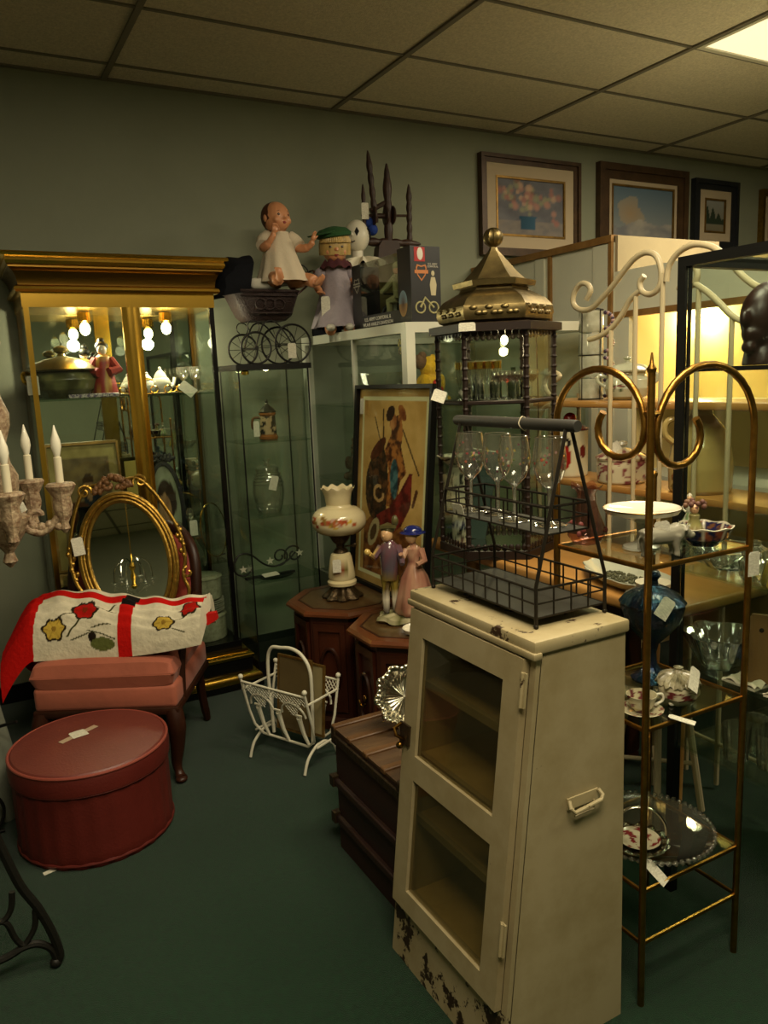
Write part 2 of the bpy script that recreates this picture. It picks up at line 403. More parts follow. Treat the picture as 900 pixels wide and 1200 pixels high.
def p_flowers(u, v):
    c = mixc(hx('5c5b60'), hx('76757a'), .5+.6*fbm(u*4, v*4)); 
    if v < .28: c = mixc(c, hx('8d8378'), .6+.4*fbm(u*9, v*9, 3))
    for bx_, by_, r_, h_ in BLOOMS:
        d = math.hypot(u-bx_, (v-by_)*.75)
        if d < r_: c = mixc(hx(h_), c, (d/r_)**2*.7)
    if .33 < u < .58 and .14 < v < .36 and abs(u-.455) < .10+.1*(v-.14): c = mixc(hx('2f4a5c'), hx('44647a'), (u-.33)*3)
    return c
def p_clouds(u, v):
    c = mixc(hx('8a8a84'), hx('5c7080'), v); f = fbm(u*3+1, v*3)
    d = math.hypot((u-.3)*1.2, v-.5)
    if d < .26+.12*f: c = mixc(hx('9a8468'), hx('8d8a80'), d*3)
    if v < .34+.15*f: c = mixc(hx('74757a'), hx('a29c90'), .5+f)
    return c
def p_forest(u, v):
    c = mixc(hx('6e6650'), hx('8d8f8a'), v)
    h = .38+.4*abs(math.sin(u*11))*(.5+.5*math.sin(u*3+1))
    if .25 < v < h: c = hx('2f3a2c')
    return c
wall_picture('framed_painting', 'framed flower painting with pink blooms in a blue vase', 3.045, 3.86, 2.275, 2.885, .05, 'frame_brown', .075, p_flowers)
wall_picture('framed_painting', 'framed cloudy landscape painting in a wide brown frame', 4.03, 4.90, 2.28, 2.915, .10, 'frame_brown', .03, p_clouds)
wall_picture('framed_painting', 'small framed forest painting in a dark blue frame', 4.97, 5.46, 2.38, 2.882, .07, 'frame_blue', .06, p_forest, nu=30, nv=30)
wall_picture('framed_painting', 'gold framed picture at the far end of the painting row', 5.74, 6.30, 2.40, 2.86, .05, 'gilt', .05, p_clouds, nu=20, nv=20)

# ---------------------------------------------------------------- white booth partition and lit showcase behind the racks
PX, PYN, PZ = 3.0, 3.0, 2.19
bt = struct(thing('wall_partition', 'white panelled partition with wooden trim', 'partition'))
del bt['category']; del bt['label']
MB().box(PX, PX+.04, PYN, YW-.002, 0, PZ).build('panel', 'white_panel', bt, smooth=False)
for yy, wz in ((PYN+.035, .10), (PYN+.52, .075)):
    MB().box(PX-.012, PX, yy, yy+wz, 0, PZ-.035).build('batten', 'white_panel', bt, smooth=False)
for yy in (PYN+.46, PYN+.002): MB().box(PX-.016, PX, yy, yy+.022, 0, PZ-.03).build('wood_strip', 'wood_trim', bt, smooth=False)
MB().box(PX-.02, PX+.05, PYN, YW-.002, PZ-.03, PZ+.005).build('wood_cap', 'wood_trim', bt, smooth=False)
SX = 3.005
sc_ = thing('lit_showcase', 'white showcase with a warm lit interior behind the cream rack', 'showcase', (SX, 0, 0))
zt = P(719, 319, x=SX).z; zb = P(718, 366, x=SX).z
MB().box(0, .03, 1.2, PYN-.002, zb, zt).build('header', 'white_panel', sc_, smooth=False)
MB().box(-.004, .034, 1.2, PYN-.002, zb-.03, zb).build('header_trim', 'wood_trim', sc_, smooth=False)
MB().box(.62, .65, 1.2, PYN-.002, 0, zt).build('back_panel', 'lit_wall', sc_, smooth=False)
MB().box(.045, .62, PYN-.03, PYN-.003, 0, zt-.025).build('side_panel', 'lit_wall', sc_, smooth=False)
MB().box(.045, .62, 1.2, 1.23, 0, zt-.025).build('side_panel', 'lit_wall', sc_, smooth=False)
MB().box(.032, .62, 1.2, PYN-.003, zt-.02, zt-.001).build('top_panel', 'white_panel', sc_, smooth=False)
for z in (.62, 1.0, 1.36): MB().box(.05, .62, 1.23, PYN-.03, z-.02, z).build('shelf', 'white_panel', sc_, smooth=False)
MB().box(.001, .04, 2.9, PYN-.003, 0, zb-.031).build('stile', 'white_panel', sc_, smooth=False)
# bare bulb lamp inside the showcase
MB().box(PX+.006-SX, .75, PYN-.02, PYN-.001, zt, PZ).build('end_panel', 'beige_panel', sc_, smooth=False)
lp = P(834, 366, x=3.62)
bl = thing('bulb_lamp', 'glowing bare bulb on a cord inside the lit showcase', 'lamp', (lp.x, lp.y, lp.z))
MB().ball((0, 0, 0), .034, rz=.045).build('bulb', 'bulb_lit', bl)
MB().lathe([(.016, .04), (.018, .08), (.006, .09)], 12).build('socket', 'brass_dark', bl)
MB().tube([(0, 0, .085), (0, 0, zt-.02-lp.z)], .003, 6).build('cord', 'black_satin', bl)
ld = bpy.data.lights.new('bulb_light', 'POINT'); ld.energy = 9; ld.color = (1, .78, .42); ld.shadow_soft_size = .05
lo = bpy.data.objects.new('bulb_light', ld); COL.objects.link(lo); lo.parent = bl; lo.location = (-.08, 0, -.03)
# ================================================================ brass and glass display cabinet
def sweep3(prof, x0, x1, y0, yb, closed_back=True):
    """moulding profile (outset, z) run round the left, front and right sides with mitred corners"""
    m = MB(); n = 4
    rs = [[(x0-o, yb, z), (x0-o, y0-o, z), (x1+o, y0-o, z), (x1+o, yb, z)] for o, z in prof]
    return m.rings(rs, True, True, True)
bx0, bx1, by0, byb = .325, 1.165, 3.78, 4.19
bc = thing('display_cabinet', 'tall brass and glass display cabinet with stepped cornice and mirrored back', 'cabinet', ((bx0+bx1)/2, by0, 0))
ox, oy = (bx0+bx1)/2, by0
hx_, dp = (bx1-bx0)/2, byb-by0
sweep3([(.0, 1.905), (.004, 1.905), (.004, 1.965), (.022, 1.968), (.03, 1.978), (.026, 1.99), (.014, 1.998)], -hx_, hx_, 0, dp).build('cornice_fascia', 'brass', bc, ang=25)
sweep3([(.012, 1.998), (.012, 2.004), (.016, 2.03), (.028, 2.055), (.044, 2.068), (.044, 2.075)], -hx_, hx_, 0, dp).build('cornice_cove', 'brass_dark', bc, ang=25)  # darker brass here: the cove's dark reflection is put into its colour
sweep3([(.044, 2.075), (.05, 2.08), (.056, 2.094), (.052, 2.108), (.066, 2.112), (.07, 2.122), (.066, 2.13)], -hx_, hx_, 0, dp).build('cornice_crown', 'brass', bc, ang=25)
sweep3([(.09, 0), (.09, .035)], -hx_, hx_, 0, dp).build('plinth_foot', 'black_gloss', bc, ang=20)
sweep3([(.088, .035), (.09, .05), (.084, .066), (.07, .078), (.058, .082)], -hx_, hx_, 0, dp).build('plinth_moulding', 'brass', bc, ang=40)
sweep3([(.05, .082), (.05, .15)], -hx_, hx_, 0, dp).build('plinth_band', 'black_gloss', bc, ang=20)
sweep3([(.056, .15), (.058, .165), (.046, .178), (.036, .18), (.034, .194)], -hx_, hx_, 0, dp).build('plinth_moulding', 'brass', bc, ang=40)
sweep3([(.012, .194), (.012, .235)], -hx_, hx_, 0, dp).build('plinth_band', 'black_gloss', bc, ang=20)
for sx in (-1, 1):
    a = sx*hx_
    MB().box(min(a, a-sx*.022), max(a, a-sx*.022), -.004, .02, .235, 1.905).build('corner_post', 'brass' if sx < 0 else 'black_gloss', bc, smooth=False)
    MB().box(min(a, a-sx*.016), max(a, a-sx*.016), dp-.02, dp, .235, 1.905).build('corner_post', 'brass_dark', bc, smooth=False)
    MB().box(a-.003, a+.003, .02, dp-.02, .235, 1.905).build('side_glass', 'glass_green', bc, smooth=False)
cs0, cs1 = .735-ox, .815-ox
g = MB()
g.grid(lambda u, v: (cs0+(cs1-cs0)*u, -.006-.012*math.sin(PI*u), .235+1.67*v), 9, 2); g.box(cs0, cs1, -.006, .012, .235, 1.905)
g.build('centre_stile', 'brass', bc)
MB().box(-hx_+.022, cs0, .002, .007, .235, 1.905).build('glass_door', 'glass_pane', bc, smooth=False)
MB().box(cs1, hx_-.022, .002, .007, .235, 1.905).build('glass_door', 'glass_pane', bc, smooth=False)
MB().box(-hx_+.02, hx_-.02, dp-.012, dp-.006, .235, 1.905).build('mirror_back', 'mirror', bc, smooth=False)
for z in (1.505, .652): MB().box(-hx_+.012, hx_-.012, .03, dp-.02, z-.008, z).build('glass_shelf', 'glass_shelf', bc, smooth=False)
CSH1, CSH2, CSB = 1.505, .652, .235
for i, x in enumerate((.60-ox, .98-ox)):
    s = MB().lathe([(.03, 1.9), (.032, 1.86), (.02, 1.85)], 14, T(x, .20, 0)).build('lamp_holder', 'brass', bc)
    MB().ball((x, .20, 1.825), .024, rz=.03).build('bulb', 'bulb_lit', s, M=Matrix())
    ld = bpy.data.lights.new('cabinet_light', 'POINT'); ld.energy = 8.0; ld.color = (1, .88, .60); ld.shadow_soft_size = .03
    lo = bpy.data.objects.new('cabinet_light', ld); COL.objects.link(lo); lo.parent = bc; lo.location = (x, .16, 1.77)

# ================================================================ slim glass display tower
tx0, tx1, ty0, ty1 = 1.255, 1.63, 3.75, 4.05
tw = thing('glass_tower', 'slim glass display tower with dark top beside the brass cabinet', 'display case', (tx0, ty0, 0))
W_, D_ = tx1-tx0, ty1-ty0
MB().box(0, W_, 0, D_, 0, .10).build('base', 'black_satin', tw, smooth=False)
MB().box(-.012, W_+.012, -.012, D_+.012, 1.605, 1.632).build('top', 'black_satin', tw, smooth=False)
MB().box(0, W_, 0, .005, .10, 1.605).build('front_glass', 'glass_green', tw, smooth=False)
MB().box(0, W_, D_-.005, D_, .10, 1.605).build('back_glass', 'glass_green', tw, smooth=False)
MB().box(0, .005, .005, D_-.005, .10, 1.605).build('side_glass', 'glass_green', tw, smooth=False)
MB().box(W_-.005, W_, .005, D_-.005, .10, 1.605).build('side_glass', 'glass_green', tw, smooth=False)
for x in (0, W_-.006):
    for y in (-.001, D_-.005): MB().box(x, x+.006, y, y+.006, .10, 1.605).build('edge_strip', 'black_satin', tw, smooth=False)
TSH = (1.245, .862, .52)
for z in TSH: MB().box(.006, W_-.006, .007, D_-.007, z-.007, z).build('glass_shelf', 'glass_shelf', tw, smooth=False)
MB().lathe([(.012, 1.605), (.02, 1.598), (.02, 1.585), (.008, 1.58)], 12, T(.07, .10, 0)).build('spot_lamp', 'brass', tw)

# ================================================================ white framed glass showcase (long side towards the tables)
kx0, kx1, ky0, ky1, kz = 1.775, 2.9, 3.0, 4.16, 1.776
kc = thing('glass_showcase', 'large glass showcase with white metal frame behind the framed poster', 'showcase', (kx0, ky0, 0))
W_, D_ = kx1-kx0, ky1-ky0; b_ = .045
MB().box(0, W_, 0, D_, 0, .45).build('base', 'grey_cloth', kc, smooth=False)
for x in (0, W_-b_):
    for y in (0, D_-b_): MB().box(x, x+b_, y, y+b_, .45, kz-b_).build('post', 'alu', kc, smooth=False)
MB().box(0, W_, 0, b_, kz-b_, kz).build('top_rail', 'alu', kc, smooth=False); MB().box(0, W_, D_-b_, D_, kz-b_, kz).build('top_rail', 'alu', kc, smooth=False)
MB().box(0, b_, b_, D_-b_, kz-b_, kz).build('top_rail', 'alu', kc, smooth=False); MB().box(W_-b_, W_, b_, D_-b_, kz-b_, kz).build('top_rail', 'alu', kc, smooth=False)
MB().box(b_, W_-b_, b_, D_-b_, kz-.012, kz-.004).build('top_glass', 'glass_pane', kc, smooth=False)
MB().box(.02, .025, b_, D_-b_, .45, kz-b_).build('side_glass', 'glass_green', kc, smooth=False)
MB().box(.012, .034, .545, .565, .45, kz-b_).build('sliding_stile', 'alu', kc, smooth=False)
MB().box(b_, W_-b_, .018, .023, .45, kz-b_).build('front_glass', 'glass_green', kc, smooth=False)
MB().box(b_, W_-b_, D_-.03, D_-.025, .45, kz-b_).build('back_panel', 'wall_plain', kc, smooth=False)
KSH = (1.405, 1.0)
for z in KSH: MB().box(.03, W_-.03, .03, D_-.035, z-.008, z).build('glass_shelf', 'glass_shelf', kc, smooth=False)
MB().prism([(-.018, -.034), (.018, -.034), (.018, .034), (-.018, .034)], 0, .001).build('sticker', 'sticker_y' if 'sticker_y' in MATS else mat('sticker_y', 'a8a020', .5, col2='3a3a10', vscale=60, contrast=.1), kc, loc=(.018, .085, 1.675), rot=(PI/2, 0, -PI/2), smooth=False)

# ================================================================ octagonal tables
def oct_table(label, cx, cy, h=.55, r=.27):
    t = thing('octagonal_table', label, 'table', (cx, cy, 0))
    a0 = PI/8
    MB().rings([[(x, y, z) for x, y in ngon(8, rr_, a0)] for rr_, z in ((r-.012, h-.028), (r, h-.022), (r, h-.012), (r-.01, h-.002), (r-.012, h))]).build('top', 'wood_oct', t, ang=20)
    MB().frame(ngon(8, r*.80, a0), ngon(8, r*.76, a0), h, h+.0012).build('inlay_line', 'wood_dark', t, smooth=False)
    MB().prism(ngon(8, r*.76, a0), h, h+.001).build('inlay_panel', 'wood_burl', t, smooth=False)
    MB().prism(ngon(8, r*.86, a0), .05, h-.028).build('body', 'wood_oct_side', t, ang=20)
    MB().rings([[(x, y, z) for x, y in ngon(8, rr_, a0)] for rr_, z in ((r*.92, 0), (r*.92, .04), (r*.87, .055))]).build('plinth', 'wood_oct_side', t, ang=20)
    ap = r*.86*math.cos(PI/8); s_ = r*.86*math.sin(PI/8)
    for k in range(8):
        a = k*PI/4; M = RZ(a+PI/2) @ T(0, -ap, 0)
        p = MB(); p.frame(rect(-s_*.82, s_*.82, .085, h-.06), rect(-s_*.58, s_*.58, .12, h-.095), 0, .012, M @ RX(PI/2))
        d = p.build('panel_moulding', 'wood_oct_side', t, ang=20)
        q = MB(); q.tube([(s_*.5*math.cos(u), -.014, h*.5+.105*math.sin(u)) for u in [TAU*i/20 for i in range(20)]], .008, 6, True, M)
        q.build('carved_oval', 'wood_dark', d, M=Matrix())
        if k == 4:
            MB().tube([(x, -.03, z) for x, z in arc(0, h*.5, .028, -160, -20, 8)], .004, 6, M=M).build('ring_pull', 'brass_dark', d, M=Matrix())
            MB().ball((0, -.016, h*.5), .014, .008, .014, M=M).build('pull_plate', 'brass_dark', d, M=Matrix())
    return t
OT1, OT2 = (1.492, 3.165), (1.55, 2.655)
oct_table('octagonal wooden table holding the painted hurricane lamp', *OT1)
oct_table('octagonal wooden table holding the porcelain couple', *OT2)

# ================================================================ framed poster leaning on the showcase
pa = P(413, 459, x=1.722); pb = P(503, 453, x=1.722)
PH = .96; PW = pa.y-pb.y
lean = math.asin((1.768-1.685)/PH)
pt = thing('framed_poster', 'framed poster of a standing warrior on cream paper leaning on the showcase', 'picture', M=T(1.672, (pa.y+pb.y)/2, .552) @ RY(lean) @ RZ(-PI/2))
# local: x runs along the wall (towards the near end), z up, -y faces the aisle
a = PW/2
MB().frame(rect(-a, a, 0, PH), rect(-a+.018, a-.018, .018, PH-.018), -.012, .018, RX(PI/2)).build('frame', 'black_satin', pt, smooth=False)
MB().box(-a+.01, a-.01, .008, .012, .01, PH-.01).build('backing', 'grey_cloth', pt, smooth=False)
def ell(u, v, cx, cy, rx, ry, rot=0):
    dx, dy = u-cx, v-cy; c, s = math.cos(R(rot)), math.sin(R(rot)); return ((dx*c+dy*s)/rx)**2+((-dx*s+dy*c)/ry)**2
def seg(u, v, x0, y0, x1, y1):
    dx, dy = x1-x0, y1-y0; t = max(0, min(1, ((u-x0)*dx+(v-y0)*dy)/(dx*dx+dy*dy))); return math.hypot(u-x0-t*dx, (v-y0-t*dy)*2)
def inpoly(u, v, poly):
    r = False; j = len(poly)-1
    for i in range(len(poly)):
        if (poly[i][1] > v) != (poly[j][1] > v) and u < (poly[j][0]-poly[i][0])*(v-poly[i][1])/(poly[j][1]-poly[i][1])+poly[i][0]: r = not r
        j = i
    return r
ROCK = [(.12, 0), (1, 0), (.92, .10), (.80, .28), (.60, .35), (.45, .34), (.25, .36), (.12, .30)]
CLOAK = [(.16, .47), (.18, .60), (.26, .70), (.36, .72), (.44, .66), (.46, .50), (.44, .40), (.30, .39)]
REDC = [(.30, .36), (.50, .42), (.62, .50), (.74, .60), (.78, .60), (.77, .44), (.66, .34), (.52, .28), (.40, .30)]
BODY = [(.40, .70), (.48, .78), (.50, .86), (.60, .88), (.64, .80), (.62, .72), (.70, .60), (.62, .55), (.58, .42), (.44, .42), (.46, .60), (.42, .66)]
def p_warrior(u, v):
    edge = min(u*PW, (1-u)*PW, v*PH, (1-v)*PH)
    f = fbm(u*5, v*8)
    c = mixc(hx('b79a5e'), hx('a48448'), .5+f)
    if edge < .038: return mixc(hx('a98c54'), hx('947740'), .5+f)
    if edge < .056: return hx('d2c294')
    g = fbm(u*14, v*20, 5)
    if seg(u, v, .24, .86, .36, .70) < .008 or seg(u, v, .36, .90, .38, .70) < .008 or seg(u, v, .64, .80, .86, .60) < .010: return hx('3a2a18')
    if inpoly(u, v, ROCK): c = mixc(hx('4e2c14'), hx('7a5028'), .5+g*1.5)
    if inpoly(u, v, CLOAK) or ell(u, v, .30, .50, .17, .17) < 1: c = mixc(hx('241c14'), hx('54381f'), .4+g*1.6)
    if ell(u, v, .30, .70, .12, .035, 25) < 1: c = mixc(hx('5a2c18'), hx('3a1c10'), .5+g)
    if inpoly(u, v, BODY): c = mixc(hx('93602e'), hx('3a1c0e'), .45+g*2.2)
    if ell(u, v, .54, .56, .055, .10, 4) < 1: c = mixc(hx('44666a'), hx('1e343a'), .5+g*2)
    if ell(u, v, .50, .84, .05, .04) < 1: c = mixc(hx('a87848'), hx('7a4a28'), .5+g)
    if ell(u, v, .46, .88, .06, .035, 20) < 1: c = hx('2a1a12')
    if ell(u, v, .62, .885, .06, .03, -30) < 1: c = mixc(hx('8a5626'), hx('5a2e14'), .5+g)
    if inpoly(u, v, REDC): c = mixc(hx('6a241c'), hx('40140f'), .5+g*1.5)
    for q in (((.33, .475), .075, .022),):
        e = ell(u, v, q[0][0], q[0][1], q[1], q[1]*.55); 
        if .5 < e < 1.2 and not (u > .36 and v > .48): c = hx('a88a5a')
    e = ell(u, v, .27, .27, .10, .055, 40)
    if e < 1: c = hx('9a9068') if e > .35 else hx('4a3a24')
    if seg(u, v, .80, .45, .84, .52) < .02: c = hx('4a2a18')
    return c
ia = a-.018
MB().grid(lambda u, v: (-ia+2*ia*u, .004, .018+(PH-.036)*v), 110, 200).build('print', 'vc_matte', pt, vc=lambda c: tuple(min(.96, k*1.28) for k in p_warrior((c.x+ia)/(2*ia), (c.z-.018)/(PH-.036))))
MB().box(-ia, ia, -.001, .002, .018, PH-.018).build('glass', glassmat('glass_framed', (.98, .98, .97), refl=.35), pt, smooth=False)
price_tag(pt, (-a+.075, -.014, PH-.10), (.035, .075), (PI/2, 0, R(0)))

# ================================================================ hexagonal case with brass pagoda roof on a maple counter
CZ = .85
ct = thing('wooden_counter', 'honey maple wooden counter under the hexagonal case', 'counter', (1.73, 1.52, 0))
MB().rbox(0, .55, 0, 1.30, CZ-.04, CZ, .012, 3).build('counter_top', 'wood_maple', ct)
for x, y in ((.30, .2), (.50, .5), (.19, 1.22), (.50, 1.22)): MB().lathe([(.03, 0), (.022, .03), (.026, .3), (.034, .5), (.022, .53), (.03, .6), (.03, CZ-.04)], 14, T(x, y, 0)).build('leg', 'wood_maple', ct)
MB().box(.29, .51, .19, .21, CZ-.13, CZ-.04).build('apron', 'wood_maple', ct, smooth=False)
MB().box(.28, .30, .22, .88, CZ-.13, CZ-.04).build('apron', 'wood_maple', ct, smooth=False)
hc = Vector((1.855, 2.47, CZ+.001))
HR = .232; ha = math.atan2(-hc.y, -hc.x)+PI/6
hxc = thing('hexagonal_display_case', 'hexagonal glass display case with hammered brass pagoda roof', 'display case', hc)
HZ = P(580, 378, y=2.3).z-CZ
hp = lambda r: ngon(6, r, ha)
MB().prism(hp(HR), 0, .03).build('base', 'hex_iron', hxc, smooth=False)
MB().prism(hp(HR*.95), .03, .034).build('base_glass', 'mirror', hxc, smooth=False)
MB().rings([[(x, y, z) for x, y in hp(q)] for q, z in ((HR, HZ-.03), (HR+.02, HZ-.028), (HR+.02, HZ), (HR, HZ+.004))]).build('top_slab', 'hex_iron', hxc, ang=20)
pp = hp(HR-.012)
for i, (x, y) in enumerate(pp):
    g = MB().lathe([(.010, .034), (.010, HZ-.03)], 8, T(x, y, 0))
    nsc = 22
    for k in range(nsc): g.ball((x, y, .05+(HZ-.1)*k/(nsc-1)), .013, .013, .012, 8, 4)
    g.build('scalloped_post', 'hex_iron', hxc)
    x2, y2 = pp[(i+1) % 6]; d = Vector((x2-x, y2-y, 0)); L_ = d.length; M = T(x, y, 0) @ RZ(math.atan2(d.y, d.x))
    MB().box(.012, L_-.012, -.002, .002, .034, HZ-.03, M).build('glass_pane', 'glass_pane', hxc, smooth=False)
    for z in (.05, HZ-.045):
        g = MB()
        for k in range(9): g.ball((L_*(k+.5)/9, 0, z+(.012 if z > .2 else -.006)), L_/18, .004, .014, 8, 5, M)
        g.build('scalloped_rail', 'hex_iron', hxc)
HSH = P(580, 471, y=2.3).z-CZ
MB().prism(hp(HR*.93), HSH-.006, HSH).build('glass_shelf', 'glass_shelf', hxc, smooth=False)
for i in range(6):
    (x, y), (x2, y2) = hp(HR*.95)[i], hp(HR*.95)[(i+1) % 6]
    MB().tube([(x, y, HSH-.004), (x2, y2, HSH-.004)], .008, 6).build('shelf_rail', 'hex_iron', hxc)
# roof: bell-shaped lower drum, overhanging plate, faceted spire, ribbed ball
rf = MB().rings([[(x, y, z) for x, y in hp(q)] for q, z in ((HR*.80, HZ+.004), (HR*.91, HZ+.015), (HR*.955, HZ+.04), (HR*.94, HZ+.065), (HR*.84, HZ+.092), (HR*.68, HZ+.112), (HR*.57, HZ+.125), (HR*.54, HZ+.14))]).build('roof_drum', 'brass_old', hxc, ang=28)
MB().rings([[(x, y, z) for x, y in hp(q)] for q, z in ((HR*.52, HZ+.138), (HR*.66, HZ+.14), (HR*.68, HZ+.158), (HR*.64, HZ+.162))]).build('roof_plate', 'brass_old', hxc, ang=20)
MB().rings([[(x, y, z) for x, y in hp(q)] for q, z in ((HR*.53, HZ+.162), (HR*.38, HZ+.195), (HR*.21, HZ+.24), (HR*.08, HZ+.275), (HR*.05, HZ+.29))]).build('roof_spire', 'brass_old', hxc, ang=20)
MB().lathe([(max(.0001, .036*math.sin(PI*i/14)), HZ+.322-.036*math.cos(PI*i/14)) for i in range(15)], 24, mod=lambda r, z, a, i: (r*(1+.05*math.cos(12*a)), z)).build('finial_ball', 'brass_old', hxc)
for k in range(6):
    am = ha+PI/6+k*PI/3; g = MB(); ap = HR*math.cos(PI/6)*.935
    for q in range(9):
        t_ = (q-4)/4; g.ball((ap+.002-.02*0, t_*.075, HZ+.044+.012*math.cos(q*2.1)), .006, .016, .009, 8, 5, RZ(am))
    g.build('embossed_leaves', 'brass_old', rf, M=Matrix())
ld = bpy.data.lights.new('hex_case_light', 'POINT'); ld.energy = 1.2; ld.color = (1, .8, .45); ld.shadow_soft_size = .02
sb = MB().ball((.03, -.02, HZ-.055), .014, rz=.018).build('bulb', 'bulb_lit', hxc)
lo = bpy.data.objects.new('hex_case_light', ld); COL.objects.link(lo); lo.parent = hxc; lo.location = (.03, -.02, HZ-.09)
MB().tube(smooth([(.16, -.05, HZ-.03), (.165, -.055, .5), (.16, -.045, .3), (.17, -.05, .04)]), .003, 6).build('cord', 'black_satin', hxc)
# flyer taped on the slab
price_tag(hxc, (-.215, -.125, HZ-.012), (.06, .03), (PI/2, 0, R(-38)))
def remesh(o, vox, it=4, fac=.5):
    m = o.modifiers.new('remesh', 'REMESH'); m.mode = 'VOXEL'; m.voxel_size = vox; m.use_smooth_shade = True
    if it: s = o.modifiers.new('smooth', 'SMOOTH'); s.iterations = it; s.factor = fac
    return o
# ================================================================ cream kitchen cabinet with sloping glazed front
wx_f, wx_t, wx_b = .888, 1.0, 1.25     # front foot, front of the top, back
wy0, wy1, wz = 1.205, 1.692, .972
wc = thing('pie_safe_cabinet', 'worn cream painted cabinet with a sloping glazed door', 'cabinet', (wx_f, wy0, 0))
dt, db, WW = wx_t-wx_f, wx_b-wx_f, wy1-wy0
sl = math.atan2(dt, wz)
def slope_x(z): return dt*z/wz
for y in (0, WW-.018):
    MB().prism([(.012, 0), (db, 0), (db, wz), (dt+.012, wz)], y, y+.018, M=Matrix(((1,0,0,0),(0,0,1,0),(0,1,0,0),(0,0,0,1)))).build('side_panel', 'worn_cream', wc, smooth=False)
MB().box(db-.012, db, .018, WW-.018, .02, wz-.01).build('back_panel', 'worn_inside', wc, smooth=False)
tp = MB().rbox(dt-.012, db+.006, -.008, WW+.008, wz-.002, wz+.028, .006, 2).build('top', 'worn_edge', wc)
MB().rbox(dt-.018, dt+.006, -.012, WW+.012, wz-.012, wz+.004, .004, 2).build('front_lip', 'worn_cream', tp)
wz += .028
for z in (.16, .385, .555, .755):
    sh_ = MB().box(slope_x(z)+.05, db-.012, .018, WW-.018, z-.016, z).build('shelf', 'worn_inside', wc, smooth=False)
    MB().box(slope_x(z)+.036, slope_x(z)+.05, .018, WW-.018, z-.02, z+.002).build('shelf_edge', 'worn_cream', sh_, smooth=False)
MB().box(.02, db-.012, .018, WW-.018, .03, .045).build('bottom_board', 'worn_inside', wc, smooth=False)
# door and face frame lie in the sloping plane: local u along y, v up the slope
Ms = Matrix.Translation((0, 0, 0)) @ RY(sl) @ Matrix(((0, 0, -1, 0), (1, 0, 0, 0), (0, 1, 0, 0), (0, 0, 0, 1)))   # (u,v,w) -> y, slope, outwards -x
SL = .967/math.cos(sl)
MB().box(0, WW, .0, .155, -.014, .0, Ms).build('bottom_rail', 'worn_heavy', wc, smooth=False)
MB().box(0, .018, .155, SL-.01, -.014, .0, Ms).build('face_stile', 'worn_cream', wc, smooth=False)
MB().box(WW-.03, WW, .155, SL-.01, -.014, .0, Ms).build('face_stile', 'worn_heavy', wc, smooth=False)
dr = MB().box(.02, .082, .16, SL-.012, .0, .018, Ms).box(WW-.075, WW-.012, .16, SL-.012, .0, .018, Ms).box(.082, WW-.075, .16, .215, .0, .018, Ms).box(.082, WW-.075, SL-.075, SL-.012, .0, .018, Ms).box(.082, WW-.075, .52, .585, .0, .018, Ms).build('door', 'worn_cream', wc, smooth=False)
for v0, v1 in ((.215, .52), (.585, SL-.075)):
    MB().box(.082, WW-.075, v0, v1, .006, .009, Ms).build('door_glass', 'glass_dirty', dr, smooth=False)
for v in (.30, .86):
    MB().box(.004, .022, v, v+.075, .016, .021, Ms).tube([(.013, v, .022), (.013, v+.075, .022)], .004, 8, M=Ms).build('hinge', 'worn_edge', dr)
MB().box(WW-.05, WW-.005, .60, .655, .018, .024, Ms).build('latch_plate', 'trunk_metal', dr, smooth=False)
MB().tube([(WW-.03, .615, .026), (WW-.03, .63, .05), (WW-.02, .645, .05), (WW-.02, .655, .03)], .005, 6, M=Ms).ball((WW-.028, .60, .036), .010, M=Ms).build('latch', 'brass_dark', dr)
# bail handle on the side that faces the aisle
hp_ = T(.235, -.001, .60)
hb = MB().box(-.045, .045, -.004, 0, -.004, .022, hp_).build('handle_plate', 'worn_edge', wc, smooth=False)
MB().tube([(-.042, -.006, .018), (-.046, -.016, .006), (-.038, -.02, -.004), (.038, -.02, .004), (.046, -.016, .012), (.042, -.006, .022)], .0045, 8, M=hp_).tube([(-.03, -.006, -.003), (-.028, -.008, -.022), (.028, -.008, -.02), (.03, -.006, .0)], .002, 6, M=hp_).build('bail', 'worn_edge', hb, M=Matrix())

# ================================================================ two-tier wire basket stand on the cream cabinet
bz = wz+.001
fx0, fx1, fy0, fy1 = 1.045, 1.243, 1.262, 1.672
bs = thing('wire_basket_stand', 'two-tier black wire basket stand with a round wooden handle', 'basket', ((fx0+fx1)/2, (fy0+fy1)/2, bz))
a, b = (fx1-fx0)/2, (fy1-fy0)/2
def wire_tray(z0, z1, a, b, ns, nl, bz0, parent=bs):
    g = MB(); r = .0022
    for z in (z0, z1): g.tube([(-a, -b, z), (a, -b, z), (a, b, z), (-a, b, z)], .003 if z == z1 else r, 6, True)
    for i in range(ns+1):
        x = -a+2*a*i/ns
        for y in (-b, b): g.tube([(x, y, z0), (x, y, z1)], r, 5)
    for i in range(nl+1):
        y = -b+2*b*i/nl
        for x in (-a, a): g.tube([(x, y, z0), (x, y, z1)], r, 5)
    g.tube([(-a, -b, (z0+z1)/2), (a, -b, (z0+z1)/2), (a, b, (z0+z1)/2), (-a, b, (z0+z1)/2)], r, 5, True)
    o = g.build('wire_basket', 'iron_wire', parent)
    MB().box(-a+.002, a-.002, -b+.002, b-.002, z0-.002, z0+.001).build('basket_floor', 'basket_sheet', o, smooth=False)
    return o
wire_tray(.022, .085, a, b, 4, 9, 0)
UT = .198
wire_tray(UT, UT+.06, a*.62, b*.94, 3, 8, 0)
HZ2 = .428
